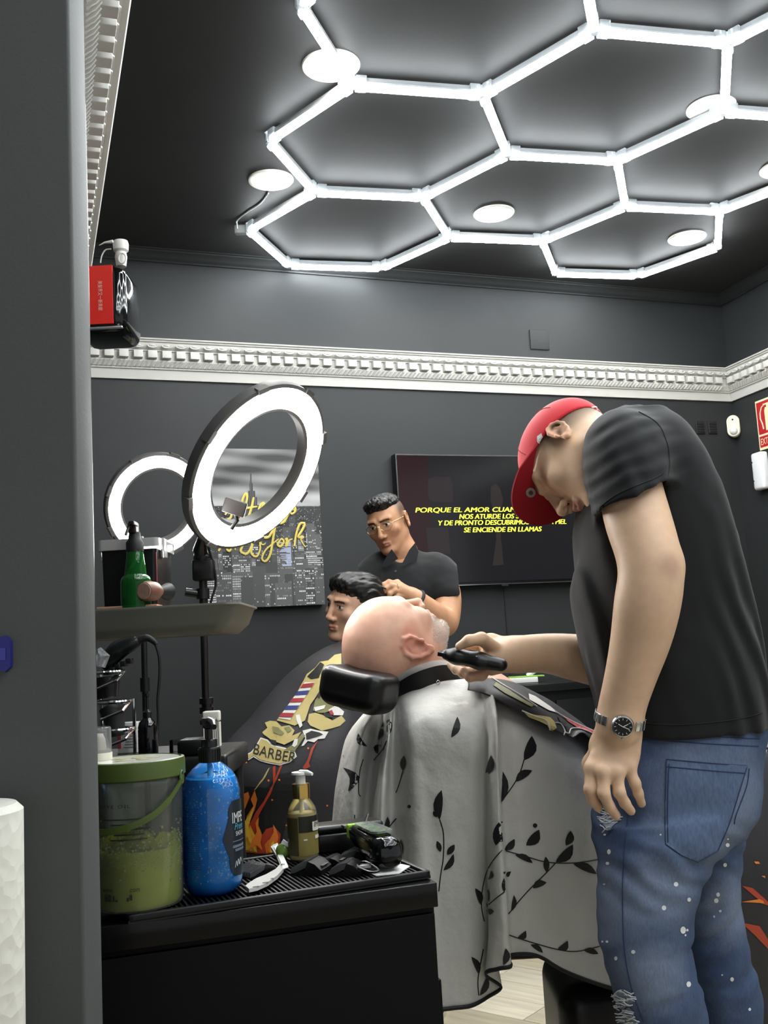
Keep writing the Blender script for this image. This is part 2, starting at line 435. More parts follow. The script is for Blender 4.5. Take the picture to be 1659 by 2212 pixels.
for a, b, g in LEDGE:
    pa, pb = latp(LNODE[a]), latp(LNODE[b]); d = (pb - pa).normalized(); n = Vector((-d.y, d.x, 0))
    qa, qb = pa + d * 0.022, pb - d * 0.022
    mb = MB(); prof = []
    for i in range(9):
        t = math.pi * i / 8; prof.append((0.0150 * math.cos(t), -0.017 * math.sin(t)))
    vs = [qa + n * x + ZUP * z for x, z in prof] + [qb + n * x + ZUP * z for x, z in prof]
    mb.add(vs, [(i, i + 1, 9 + i + 1, 9 + i) for i in range(8)] + [tuple(range(9)), tuple(range(17, 8, -1)), (0, 9, 17, 8)])
    tb = mb.build('tube', TUBE, parent=hexl)
    mb = MB(); prof = [(-.014, .002), (-.014, .010), (-.009, .014), (-.009, .025), (.009, .025), (.009, .014), (.014, .010), (.014, .002)]
    mb.prism(prof, (qb - qa).length, qa, n, ZUP, d)
    mb.build('housing', HOUSE, parent=tb, smooth=False)
    for q in (a, b):
        seen.add(q)
for q in sorted(seen):
    mb = MB(); p = latp(LNODE[q])
    for a, b, g in LEDGE:
        if q == a: d = (latp(LNODE[b]) - p).normalized()
        elif q == b: d = (latp(LNODE[a]) - p).normalized()
        else: continue
        n = Vector((-d.y, d.x, 0))
        mb.box(p + d * 0.030 + ZUP * 0.008, 0.036, 0.034, 0.044, ax=(d, n, ZUP), bev=0.003)
    mb.lathe(p - ZUP * 0.010, [(0.0, 0), (0.012, 0), (0.016, 0.004), (0.016, 0.038), (0.0, 0.038)], 12)
    mb.build('connector', CLEAR, parent=hexl)
mm = latp(LNODE['M']); md = (mm - latp(LNODE['K'])).normalized()
mb = MB(); mb.box(mm + Vector((-.035, .01, 0.006)), 0.05, 0.03, 0.036, bev=0.003)
mb.build('plug', CLEAR, parent=hexl)
cord_end = PZ(580, 417, CEIL_Z - .004)
pts = [mm + Vector((-.05, .01, 0.006)), PZ(512, 486, CEIL_Z - .02), PZ(513, 476, CEIL_Z - .006), PZ(535, 458, CEIL_Z - .004), PZ(562, 440, CEIL_Z - .004), cord_end]
def spline(pts, n=8, closed=False):
    pts = [Vector(p) for p in pts]; out = []; m = len(pts)
    for i in range(m if closed else m - 1):
        if closed: p0, p1, p2, p3 = pts[i - 1], pts[i], pts[(i + 1) % m], pts[(i + 2) % m]
        else: p0, p1, p2, p3 = pts[max(i - 1, 0)], pts[i], pts[i + 1], pts[min(i + 2, m - 1)]
        for k in range(n):
            t = k / n
            out.append(0.5 * ((2 * p1) + (p2 - p0) * t + (2 * p0 - 5 * p1 + 4 * p2 - p3) * t * t + (3 * p1 - p0 - 3 * p2 + p3) * t ** 3))
    if not closed: out.append(pts[-1])
    return out
mb = MB(); mb.tube(spline(pts), 0.003, 6); mb.build('cord', mat('white_plastic', '#e4e4e0', 0.4), parent=hexl)
# recessed downlights
WARM = mat('downlight_glow', (1.0, 0.93, 0.82), 0.4, emit=DOWN_E)
RIM = mat('downlight_rim', '#dedbd3', 0.4)
GLASS_OFF = mat('downlight_off', '#d9d9d6', 0.35)
def downlight(px, py, label, r=0.088, on=True):
    c = PZ(px, py, CEIL_Z - 0.003)
    t = thing('downlight', label, 'downlight', (c.x, c.y, CEIL_Z), 'round ceiling downlights')
    c = Vector((c.x, c.y, CEIL_Z))
    mb = MB(); mb.lathe(c, [(r, 0), (r, -.002), (r * .97, -.005), (r * .84, -.006), (r * .80, -.004), (r * .80, 0)], 40); mb.build('rim', RIM, parent=t)
    mb = MB(); mb.lathe(c, [(0, -.004), (r * .805, -.004)], 40); mb.build('diffuser', WARM if on else GLASS_OFF, parent=t, smooth=False)
downlight(715, 143, 'lit downlight beside the tube joint where two hexagons branch', 0.092)
downlight(585, 390, 'lit downlight with a thin white cord running from its rim')
downlight(1067, 462, 'lit downlight inside a middle hexagon of tubes')
downlight(1484, 515, 'lit downlight inside the last hexagon before the sign wall')
downlight(1690, 365, 'lit downlight beyond the hexagons nearest the sign wall')
c = PZ(1536, 233, CEIL_Z - 0.002)
mb = MB(); mb.lathe((c.x, c.y, CEIL_Z), [(0.085, 0), (0.085, -.004), (.08, -.006), (0, -.006)], 40)
tag(mb.build('ceiling_plate', RIM), 'unlit white round cover plate on the ceiling under a tube joint', 'cover plate')
# ------------------------------------------------------------------ things on the back wall
def wsz(s, z, off=0.0):
    return WP + WD * s + WN * off + ZUP * z
def to_s(px, py, off=0.0):
    p = on_back(px, py, off); return (p - WP).dot(WD), p.z
def fit_text(mb, txt, o, X, Y, w, h=None, cap=False, **k):
    "lettering stretched to width w (and height h) from its lower left corner o"
    vs, fs = text_mesh(txt, 1.0, **k)
    xs = [a for a, b in vs]; ys = [b for a, b in vs]
    x0, x1, y0, y1 = min(xs), max(xs), min(ys), max(ys)
    if cap: y0, y1 = 0.0, 0.69
    sx = w / (x1 - x0); sy = (h / (y1 - y0)) if h else sx
    mb.add([Vector(o) + X * ((a - x0) * sx) + Y * ((b - y0) * sy) for a, b in vs], fs); return mb
BLK = mat('black_plastic', '#0c0d0e', 0.32)
BLKM = mat('black_matte', '#101112', 0.6)
CHROME = mat('chrome', '#d8dadc', 0.12, metal=1.0)
WHITE = MATS['white_plastic']
# television
TVO = 0.055
s0, zt0 = to_s(853, 980, TVO); s1, _ = to_s(1319, 985, TVO); _, zb0 = to_s(1110, 1262, TVO)
zt0 = to_s(1000, 981.5, TVO)[1]
base = wsz((s0 + s1) / 2, zb0)
tv = thing('television', 'flat black television on the wall showing yellow song lyrics', 'television', base)
AX = (WD, WN, ZUP)
mb = MB(); mb.box(wsz((s0 + s1) / 2, (zt0 + zb0) / 2, TVO / 2), s1 - s0, TVO - .002, zt0 - zb0, ax=AX, bev=0.004); mb.build('housing', BLK, parent=tv)
def rect(mb, s_a, s_b, z_a, z_b, off): return mb.add([wsz(s_a, z_a, off), wsz(s_b, z_a, off), wsz(s_b, z_b, off), wsz(s_a, z_b, off)], [(0, 1, 2, 3)])
def screen_mat(name, col, e):
    m = mat(name, '#050506', 0.12, spec=0.5); b = m.node_tree.nodes['Principled BSDF']
    b.inputs['Emission Color'].default_value = (*hx(col), 1); b.inputs['Emission Strength'].default_value = e; return m
mb = MB(); rect(mb, s0 + .008, s1 - .008, zb0 + .018, zt0 - .008, TVO + .0008)
scr = mb.build('screen', screen_mat('screen_dark', '#161618', 0.9), parent=tv, smooth=False)
mb = MB(); rect(mb, s0 + .008, to_s(930, 1100, TVO)[0], zb0 + .018, zt0 - .008, TVO + .0014); mb.build('picture_patch', screen_mat('screen_maroon', '#200f12', 0.9), parent=scr, smooth=False)
def poly_px(mb, pts, off=TVO + .0018):
    v = [on_back(x, y, off) for x, y in pts]; return mb.add(v, [tuple(range(len(v)))])
mb = MB(); poly_px(mb, [(1060, 1052), (1070, 1045), (1080, 1055), (1087, 1080), (1080, 1110), (1082, 1160), (1088, 1220), (1064, 1222), (1072, 1165), (1070, 1110), (1060, 1085)])
mb.build('picture_patch', screen_mat('screen_leaf', '#272322', 0.9), parent=scr, smooth=False)
mb = MB(); poly_px(mb, [(925, 1035), (938, 1030), (972, 1030), (978, 1045), (978, 1086), (930, 1083), (924, 1070)])
mb.build('picture_patch', screen_mat('screen_car', '#221d1e', 0.9), parent=scr, smooth=False); mb = MB()
poly_px(mb, [(920, 1140), (968, 1140), (973, 1195), (940, 1200), (925, 1190)])
mb.build('picture_patch', screen_mat('screen_car', '#221d1e', 0.9), parent=scr, smooth=False)
LYR = mat('lyrics_yellow', '#d8e03a', 0.5, emit=0.85)
mb = MB()
def lyric(txt, x0, x1, yb, h=10.5):
    a = on_back(x0, yb, TVO + .0022); b = on_back(x1, yb, TVO + .0022)
    for q in range(3):                                # heavy lettering: three passes a hair apart
        fit_text(mb, txt, a + WD * (.0011 * q) + WN * (.00005 * q), WD, ZUP, (b - a).length - .002, h * a.y / F_PX, cap=True, shear=0.2)
lyric('PORQUE EL AMOR CUANDO ES VERDADERO', 897, 1274, 1107); lyric('NOS ATURDE LOS SENTIDOS', 992, 1180, 1121)
lyric('Y DE PRONTO DESCUBRIMOS QUE LA PIEL', 947, 1224, 1135); lyric('SE ENCIENDE EN LLAMAS', 1002, 1171, 1150)
mb.build('lyrics', LYR, parent=scr, smooth=False)
mb = MB(); mb.box(wsz((s0 + s1) / 2, zb0 + .004, TVO + .001), s1 - s0 - .01, .004, .004, ax=AX); mb.build('chrome_edge', CHROME, parent=tv, smooth=False)
mb = MB(); c = on_back(1090, 1264, TVO); mb.box(c + WN * .003, .035, .006, .008, ax=AX); mb.build('light_bar', BLKM, parent=tv, smooth=False)
# city canvas
PO = 0.035
p0s, p1s = (to_s(440, 967, PO)[0] + to_s(447, 1311, PO)[0]) / 2, (to_s(690, 973, PO)[0] + to_s(698, 1308, PO)[0]) / 2
pzt = (to_s(440, 967, PO)[1] + to_s(690, 973, PO)[1]) / 2; pzb = (to_s(520, 1310, PO)[1] + to_s(698, 1308, PO)[1]) / 2
pw_, ph_ = p1s - p0s, pzt - pzb
cv = thing('canvas_print', 'black and white night city canvas with gold script lettering', 'picture', wsz((p0s + p1s) / 2, pzb))
mb = MB(); mb.box(wsz((p0s + p1s) / 2, (pzb + pzt) / 2, PO / 2), pw_, PO - .002, ph_, ax=AX, bev=.002); mb.build('canvas', mat('canvas_edge', '#8d8d8b', 0.7), parent=cv)
VC = mat('printed_canvas', '#888888', 0.65, attr=True)
def col_mesh(name, quads, material, parent):
    "quads: list of (points, colour)"
    vs = []; fs = []; cs = []
    o_ = Vector(parent['_w'])
    for pts, c in quads:
        b = len(vs); vs += [tuple(Vector(p) - o_) for p in pts]; fs.append(tuple(range(b, b + len(pts)))); cs += [c] * len(pts)
    me = bpy.data.meshes.new(name); me.from_pydata(vs, [], fs)
    ca = me.color_attributes.new('Col', 'FLOAT_COLOR', 'POINT')
    ca.data.foreach_set('color', np.array([(c[0], c[1], c[2], 1.0) for c in cs], dtype=np.float32).ravel())
    return finish(me, name, material, parent, o_, smooth=False)
rp = random.Random(11); Q = []
def pq(u0, u1, v0, v1, g, lay):
    u0, u1, v0, v1 = max(u0, 0), min(u1, 1), max(v0, 0), min(v1, 1)
    if u1 <= u0 or v1 <= v0: return
    c = g if isinstance(g, tuple) else (g, g, g)
    Q.append(([wsz(p0s + pw_ * u, pzb + ph_ * v, PO + .0004 * lay) for u, v in ((u0, v0), (u1, v0), (u1, v1), (u0, v1))], c))
for i in range(46):                                  # cloudy sky in soft streaks
    v0 = 0.63 + i * .37 / 46
    for j in range(48):
        t = 0.10 + .05 * math.sin(i * .55 + j * .085) + .05 * math.sin(i * .21 - j * .15 + 1) + .16 * max(0, 1 - abs(v0 - .64) / .12) + 0
        pq(j / 48, (j + 1) / 48, v0, v0 + .37 / 46 + .001, max(.05, t * 1.6), 1)
pq(0, 1, 0, .635, .035, 1)
for i in range(900):                                 # far city lights
    u, v = rp.random(), .33 + .30 * rp.random(); w = .004 + .01 * rp.random() * (1.1 - v)
    pq(u, u + w, v, v + .0035, rp.choice((.12, .2, .35, .55)), 2)
for i in range(75):                                  # towers with lit windows, far to near
    v_top = .60 - .42 * (i / 75) ** .8 + rp.uniform(-.05, .05); u = rp.uniform(-.08, 1); w = rp.uniform(.05, .15) * (.6 + .7 * i / 75)
    lay = 3 + i * .05; pq(u, u + w, 0, v_top, rp.uniform(.02, .11), lay)
    du = .010 + .006 * i / 75; dv = .009 + .007 * i / 75; lit = rp.choice((.25, .45, .7, .85)); n = int(w / du); m = int(min(v_top, .40) / dv)
    for b in range(m):
        row = rp.random() < lit + .15; glow = rp.choice((.18, .35, .6, .85))
        for a in range(n):
            if row and rp.random() < lit + .1: pq(u + a * du + .001, u + a * du + du * .8, v_top - .008 - (b + 1) * dv, v_top - .008 - b * dv - dv * .4, glow * rp.uniform(.6, 1), lay + .02)
for hw, a, b in ((.085, .40, .60), (.06, .60, .64), (.045, .64, .69), (.03, .69, .73), (.012, .73, .78), (.004, .78, .84)):   # tall tower with spire
    pq(.40 - hw, .40 + hw, a, b, .05, 8)
    for k in range(int(hw * 120)): pq(.40 - hw + .004 + k * .017, .40 - hw + .009 + k * .017, a, b, .14, 8.1)
for k in range(26): pq(.60 + .12 * rp.random(), .72, .25 + k * .006, .254 + k * .006, (.5, .55, .75), 8)
col_mesh('city_print', Q, VC, cv)
GOLD = mat('gold_ink', '#cdb95a', 0.35, metal=0.25)
def stroke(mb, pts, w=2.6):
    p3 = spline([on_back(x, y, PO + .0065) for x, y in pts], 7); r = [w * 4.45 / F_PX * (0.65 + .45 * math.sin(3.1 * i / len(p3) + .4)) for i in range(len(p3))]
    mb.tube(p3, r, 6, flat=(WN, 0.15))
mb = MB()
for st in [[(520, 1105), (524, 1080), (532, 1066), (533, 1080), (524, 1110), (519, 1120)], [(548, 1074), (543, 1098), (536, 1118), (530, 1128)], [(521, 1098), (536, 1097), (556, 1094)],
           [(486, 1112), (494, 1104), (500, 1108), (498, 1118), (490, 1124), (494, 1131), (506, 1128), (514, 1112), (512, 1128), (520, 1126), (529, 1108)],
           [(556, 1110), (566, 1096), (570, 1086), (562, 1092), (558, 1110), (562, 1122), (572, 1116), (584, 1094), (586, 1080), (578, 1090), (576, 1112), (584, 1124), (598, 1118)],
           [(598, 1120), (604, 1130), (614, 1126), (624, 1108), (636, 1096), (638, 1104), (630, 1110), (626, 1100), (640, 1103)],
           [(472, 1190), (484, 1172), (490, 1160), (488, 1180), (496, 1190), (506, 1170), (508, 1188)],
           [(510, 1180), (520, 1168), (526, 1174), (520, 1190), (532, 1196), (541, 1186), (546, 1172), (543, 1194), (554, 1202), (562, 1186), (561, 1166), (566, 1176), (574, 1174)],
           [(566, 1144), (570, 1160), (580, 1160), (588, 1148), (594, 1138), (590, 1162), (584, 1196), (574, 1212), (566, 1206), (574, 1188), (592, 1172), (602, 1164)],
           [(604, 1168), (600, 1176), (606, 1180), (613, 1170), (608, 1164), (603, 1170)], [(616, 1166), (620, 1164), (618, 1180), (624, 1168), (632, 1164)],
           [(636, 1180), (640, 1154), (648, 1132), (658, 1132), (652, 1146), (644, 1160), (656, 1160), (650, 1166), (660, 1182)]]:
    stroke(mb, st)
mb.build('gold_lettering', GOLD, parent=cv)
# small wall fittings
def plate(name, pts, th, m, label, cat, off=0.0, split=None):
    a, b = to_s(*pts[0], off + th), to_s(*pts[1], off + th)
    mb = MB(); mb.box(wsz((a[0] + b[0]) / 2, (a[1] + b[1]) / 2, th / 2), abs(b[0] - a[0]), th, abs(b[1] - a[1]), ax=AX, bev=.003); return tag(mb.build(name, m), label, cat)
plate('junction_cover', ((1144, 711), (1188, 756)), .008, PAINT, 'painted square cover plate on the wall above the cornice', 'cover plate')
DK = mat('dark_switch', '#1d1e1f', 0.5)
sw = thing('wall_switch', 'pair of black square switches on the wall beside the cream sensor', 'switch', on_back(1526, 938))
for x0 in (1503, 1530):
    a, b = to_s(x0, 909, .008), to_s(x0 + 21, 937, .008); mb = MB(); mb.box(wsz((a[0] + b[0]) / 2, (a[1] + b[1]) / 2, .004), b[0] - a[0], .008, abs(b[1] - a[1]), ax=AX, bev=.002); mb.build('switch_plate', DK, parent=sw)
    for q in range(4):
        mb = MB(); mb.box(wsz((a[0] + b[0]) / 2, b[1] + (a[1] - b[1]) * (q + .8) / 5, .009), (b[0] - a[0]) * .8, .003, .005, ax=AX); mb.build('slat', BLKM, parent=sw, smooth=False)
# motion sensor in the corner
CREAM = mat('cream_plastic', '#ddd8bd', 0.4)
sd = (WN + RN).normalized(); sx = Vector((-sd.y, sd.x, 0)); 
if sx.x < 0: sx = -sx
sc_ = PPL(1584, 920, CORNER + sd * 0.055, sd)
sn = thing('motion_sensor', 'cream rounded motion sensor in the wall corner', 'sensor', sc_ - ZUP * .06)
def slot(w, h, n=10):
    r = w / 2; k = h / 2 - r
    return [(r * math.cos(t), k + r * math.sin(t)) for t in [math.pi * i / n for i in range(n + 1)]] + [(r * math.cos(t), -k + r * math.sin(t)) for t in [math.pi * (1 + i / n) for i in range(n + 1)]]
mb = MB(); mb.prism(slot(.066, .118), .034, sc_ - sd * .034, sx, ZUP, sd); mb.prism(slot(.06, .112), .006, sc_, sx, ZUP, sd); mb.prism(slot(.04, .08), .03, sc_ - sd * .06, sx, ZUP, sd); mb.build('casing', CREAM, parent=sn)
mb = MB(); mb.sphere(sc_ + sd * .004 - ZUP * .028, .022, 16); mb.build('lens', WHITE, parent=sn)
mb = MB(); mb.sphere(sc_ + sd * .006 + ZUP * .034, .005, 10); mb.build('pinhole', BLK, parent=sn)
# right wall: sign and white detector
def on_right(px, py, off=0.0): return PPL(px, py, CORNER + RN * off, RN)
RX = -RD if False else RD                            # along the wall, towards the camera = to the right in view
def rs(px, py, off=0.0):
    p = on_right(px, py, off); return (p - CORNER).dot(RD), p.z
def rsz(s, z, off=0.0): return CORNER + RD * s + RN * off + ZUP * z
RAX = (RD, RN, ZUP)
sa, za = rs(1632, 868, .004); sb, zb_ = rs(1641, 974, .004); s_l = (sa + sb) / 2; hh = za - zb_; wd = hh * 0.72
sg = thing('extinguisher_sign', 'red and cream fire extinguisher sign on the side wall', 'sign', rsz(s_l + wd / 2, zb_))
SCREAM = mat('sign_cream', '#e6dcb4', 0.5); SRED = mat('sign_red', '#b3202a', 0.45)
mb = MB(); mb.box(rsz(s_l + wd / 2, (za + zb_) / 2, .003), wd, .004, hh, ax=RAX); mb.build('plate', SCREAM, parent=sg, smooth=False)
def rrect(mb, a, b, c, d, off): return mb.add([rsz(s_l + wd * a, zb_ + hh * c, off), rsz(s_l + wd * b, zb_ + hh * c, off), rsz(s_l + wd * b, zb_ + hh * d, off), rsz(s_l + wd * a, zb_ + hh * d, off)], [(0, 1, 2, 3)])
mb = MB(); rrect(mb, .04, .96, .31, .96, .0056); rrect(mb, .04, .96, .05, .27, .0056); mb.build('red_field', SRED, parent=sg, smooth=False)
mb = MB()
def sgp(pts, off=.0064): 
    v = [rsz(s_l + wd * a, zb_ + hh * b, off) for a, b in pts]; mb.add(v, [tuple(range(len(v)))])
sgp([(.36, .36), (.66, .36), (.66, .76), (.62, .82), (.40, .82), (.36, .76)]); sgp([(.46, .82), (.56, .82), (.56, .87), (.46, .87)]); sgp([(.30, .90), (.62, .90), (.62, .87), (.38, .87)])
mb.tube([rsz(s_l + wd * a, zb_ + hh * b, .0064) for a, b in [(.40, .885), (.26, .84), (.18, .74), (.17, .62), (.24, .50), (.26, .40)]], .0035, 6)
fit_text(mb, 'EXTINTOR', rsz(s_l + wd * .09, zb_ + hh * .095, .0066), RD, ZUP, wd * .82, hh * .13)
mb.build('lettering', SCREAM, parent=sg, smooth=False)
sa, za = rs(1619, 981, .05); sb, zb_ = rs(1629, 1060, .05)
dw = .085; dt = thing('wall_detector', 'white rounded box on the side wall below the red sign', 'detector', rsz((sa + sb) / 2 + dw / 2, zb_))
mb = MB(); mb.box(rsz((sa + sb) / 2 + dw / 2, (za + zb_) / 2, .026), dw, .05, za - zb_, ax=RAX, bev=.014); mb.build('casing', mat('detector_white', '#e8e9ec', 0.35), parent=dt)
for q in (.25, .75):
    mb = MB(); mb.sphere(rsz((sa + sb) / 2 + .012, zb_ + (za - zb_) * q, .051), .004, 8); mb.build('screw', DK, parent=dt)
a, b = to_s(1094, 1268, .003), to_s(1098, 1470, .003)
mb = MB(); mb.box(wsz((a[0] + b[0]) / 2, (a[1] + b[1]) / 2, .002), .006, .003, a[1] - b[1], ax=AX); struct(mb.build('trim_8', DK, smooth=False), 'thin dark joint strip on the wall below the television', 'trim')
# black reception desk under the television, with a green and white pad on it
DESK = mat('black_laminate', '#131415', 0.38, spec=0.45, vary=(4, .1))
dz = P(1160, 1474, 4.35).z
a = P(960, 1476, 4.2); b = P(1292, 1472, 4.2 + .35); dd_ = Vector((b.x - a.x, b.y - a.y, 0)); dl = dd_.length; dd_.normalize(); dn = Vector((dd_.y, -dd_.x, 0))
mid = (a + b) / 2
rd = thing('reception_desk', 'black laminate desk standing under the television', 'desk', (mid.x, mid.y, 0))
DAX = (dd_, dn, ZUP)
mb = MB(); mb.box((mid.x, mid.y, dz - .015) , dl, .44, .03, ax=DAX, bev=.002); mb.build('worktop', DESK, parent=rd)
mb = MB(); mb.box(Vector((mid.x, mid.y, (dz - .03) / 2)) - dn * .01, dl - .03, .40, dz - .03, ax=DAX, bev=.002); mb.build('body', DESK, parent=rd)
for q in (-.25, .25):
    mb = MB(); mb.box(Vector((mid.x, mid.y, dz / 2 - .01)) + dd_ * (dl * q) + dn * .195, dl * .46, .012, dz - .12, ax=DAX, bev=.002); mb.build('front_panel', DESK, parent=rd)
nb = thing('notepad', 'green and white pad lying on the black desk', 'notepad', Vector((P(1125, 1468, 4.4).x, 4.4, dz)))
c = Vector(nb['_w'])
mb = MB(); mb.box(c + Vector((-.03, 0, .012)), .19, .12, .022, bev=.002); mb.build('paper', WHITE, parent=nb)
mb = MB(); mb.box(c + Vector((.02, -.03, .026)), .15, .05, .006, bev=.002); mb.build('cover', mat('lime_green', '#7fae35', 0.5), parent=nb)
mb = MB(); mb.tube([c + Vector((.03, .01, .027)), c + Vector((.075, .012, .052))], .010, 8); mb.build('rolled_sheet', WHITE, parent=nb)
# ------------------------------------------------------------------ ring lights
RINGW = mat('ring_diffuser', (1.0, 0.985, 0.96), 0.4, emit=RING_E)
RINGB = mat('ring_housing', '#4b4a48', 0.45)
def ring_light(c, n, R, w, th, label, name='ring_light'):
    n = n.normalized(); x, y, _ = basis(n)
    t = thing(name, label, 'ring light', (c.x, c.y, 0), 'ring lights on stands')
    r0, r1 = R - w, R
    mb = MB(); mb.lathe(c, [(r0, -th * .15), (r0 - .004, -th), (r1 + .004, -th), (r1 + .006, -th * .5), (r1 + .004, -.002), (r1 - .004, .001), (r1 - .004, -.004), (r0 + .003, -.004), (r0 + .003, .001), (r0 - .004, -.002), (r0 - .004, -th)], 72, axis=n)
    hs = mb.build('housing', RINGB, parent=t)
    mb = MB(); pr = [(r0 + .003, 0.0)] + [((r0 + r1) / 2 + (w / 2 - .006) * math.cos(a), .010 * math.sin(a)) for a in [math.pi * (1 - i / 8) for i in range(9)]] + [(r1 - .003, 0.0)]
    mb.lathe(c, pr, 72, axis=n); mb.build('diffuser', RINGW, parent=t)
    for k in range(8):
        a = 2 * math.pi * (k + .3) / 8; p = c + x * (math.cos(a) * (r1 + .002)) + y * (math.sin(a) * (r1 + .002)) - n * .004
        tx = -x * math.sin(a) + y * math.cos(a); mb = MB(); mb.box(p, .03, .012, .016, ax=(tx, n.cross(tx), n)); mb.build('clip', RINGB, parent=t, smooth=False)
    return t, x, y
CAMR, CAMD, CAMB = RT, -UP, -FW
RY = 2.30
rc = P(563, 1013, RY); rn = CAMB * .49 + (CAMR * .853 + CAMD * .522) * .87
R1 = 196 * RY / F_PX
big, bx_, by_ = ring_light(rc, rn, R1, .058, .026, 'large ring light tilted over the client, holding a dark phone clip')
# neck, pole and legs of its stand
low = P(436, 1205, 2.36); foot = Vector((P(428, 1620, 2.36).x, 2.36, 0))
edge = P(437, 1160, 2.33)
mb = MB(); mb.tube([edge, P(432, 1185, 2.345), low], [.010, .016, .016], 12); mb.sphere(low, .021, 16); mb.build('ball_joint', BLK, parent=big)
mb = MB(); mb.tube([P(420, 1192, 2.35), P(424, 1178, 2.35), P(434, 1173, 2.35), P(440, 1182, 2.35)], .005, 8); mb.build('clamp', BLK, parent=big)
pt = P(437, 1232, 2.36); px_ = P(430, 1500, 2.36)
ax_ = Vector((pt.x, pt.y, 0))
mb = MB(); mb.box(pt + Vector((.004, 0, 0)), .05, .04, .05, bev=.006); mb.build('bracket', BLK, parent=big)
mb = MB(); mb.tube([Vector((pt.x, pt.y, pt.z)), Vector((pt.x - .002, pt.y, P(430, 1520, 2.36).z))], .0085, 14); mb.build('pole', BLK, parent=big)
zc_ = P(430, 1520, 2.36).z
mb = MB(); mb.tube([Vector((pt.x, pt.y, zc_)), Vector((pt.x, pt.y, .22))], .0115, 14); mb.build('lower_pole', BLK, parent=big)
for zz in (P(430, 1515, 2.36).z, P(430, 1535, 2.36).z):
    mb = MB(); mb.tube([Vector((pt.x, pt.y, zz + .007)), Vector((pt.x, pt.y, zz - .007))], .0165, 14); mb.build('collar', BLK, parent=big)
cl = P(430, 1283, 2.36)
mb = MB(); mb.tube([Vector((pt.x, pt.y, cl.z + .012)), Vector((pt.x, pt.y, cl.z - .012))], .015, 14); mb.tube([cl, cl + Vector((-.03, -.01, .006))], .010, 10); mb.build('clamp_knob', BLK, parent=big)
for k in range(3):
    a = 2 * math.pi * k / 3 + .5; mb = MB(); mb.tube([Vector((pt.x, pt.y, .42)), Vector((pt.x + .26 * math.cos(a), pt.y + .26 * math.sin(a), .012))], .009, 10); mb.build('leg', BLK, parent=big)
mb = MB(); mb.tube(spline([P(449, 1178, 2.33), P(462, 1225, 2.35), P(466, 1262, 2.36), P(456, 1300, 2.36), P(448, 1360, 2.36)]), .0028, 8); mb.build('cable', BLK, parent=big)
# phone clip in the middle of the ring
pc = P(507, 1096, 2.27); pxx = (CAMR * .93 + CAMD * .28).normalized(); pyy = (UP * .93 + RT * .28).normalized()
mb = MB(); mb.box(pc, .052, .034, .016, ax=(pxx, pyy, pxx.cross(pyy)), bev=.003); mb.build('phone_clip', mat('grey_brown_plastic', '#34302d', 0.5), parent=big)
mb = MB(); mb.tube([pc, P(512, 1125, 2.28), P(500, 1142, 2.29)], .005, 8); mb.build('clip_arm', BLK, parent=big)
# second ring light behind it
RY2 = 2.95
c2 = P(341, 1092, RY2); n2 = CAMB * .80 + (CAMR * .93 + CAMD * .35) * .58
small, _, _ = ring_light(c2, n2, 113 * RY2 / F_PX, .042, .022, 'smaller ring light behind the clear-lidded box')
q = P(305, 1370, RY2)
mb = MB(); mb.tube([Vector((q.x, RY2 + .03, c2.z - 112 * RY2 / F_PX)), Vector((q.x, RY2 + .03, .2))], .009, 12); mb.build('pole', BLK, parent=small)
zz = P(303, 1480, RY2).z
mb = MB(); mb.tube([Vector((q.x, RY2 + .03, zz + .02)), Vector((q.x, RY2 + .03, zz - .02))], .014, 12); mb.build('collar', BLK, parent=small)
for k in range(3):
    a = 2 * math.pi * k / 3 + .2; mb = MB(); mb.tube([Vector((q.x, RY2 + .03, .4)), Vector((q.x + .14 * math.cos(a), RY2 + .03 + .14 * math.sin(a), .012))], .008, 8); mb.build('leg', BLK, parent=small)
# ------------------------------------------------------------------ wall tray and what stands on it
TY = 1.95
tr_r = P(515, 1299, TY); rim_z = tr_r.z; tl = P(120, 1299, TY); bot_z = P(460, 1366, TY).z
TG = mat('tray_grey', '#77766c', 0.42, spec=0.5, vary=(3, .08))
xr, xl = tr_r.x, P(150, 1299, TY).x; xb = P(468, 1366, TY).x
yd = .30
mb = MB()
def ringrect(x0, x1, y0, y1, z, r, n=6):
    out = []
    for cx, cy, a0 in ((x1 - r, y0 + r, -90), (x1 - r, y1 - r, 0), (x0 + r, y1 - r, 90), (x0 + r, y0 + r, 180)):
        for i in range(n + 1):
            a = math.radians(a0 + 90 * i / n); out.append((cx + r * math.cos(a), cy + r * math.sin(a), z))
    return out
def loftloops(mb, loops, cap0=True, cap1=True):
    n = len(loops[0]); vs = [p for l in loops for p in l]; fs = []
    for i in range(len(loops) - 1):
        for k in range(n): fs.append((i * n + k, i * n + (k + 1) % n, (i + 1) * n + (k + 1) % n, (i + 1) * n + k))
    if cap0: fs.append(tuple(range(n - 1, -1, -1)))
    if cap1: fs.append(tuple(range((len(loops) - 1) * n, len(loops) * n)))
    return mb.add(vs, fs)
dx = xr - xb
loftloops(mb, [ringrect(xl, xb, TY + .03, TY + yd, bot_z, .02), ringrect(xl, xr - dx * .45, TY + .012, TY + yd, bot_z + (rim_z - bot_z) * .35, .025), ringrect(xl, xr - .006, TY + .002, TY + yd, rim_z - .006, .03), ringrect(xl, xr, TY, TY + yd, rim_z - .004, .03), ringrect(xl, xr, TY, TY + yd, rim_z, .03),
               ringrect(xl + .004, xr - .008, TY + .006, TY + yd - .004, rim_z, .03), ringrect(xl + .004, xr - dx * .5 - .012, TY + .018, TY + yd - .004, bot_z + (rim_z - bot_z) * .4, .025), ringrect(xl + .004, xb - .012, TY + .036, TY + yd - .004, bot_z + .006, .02)])
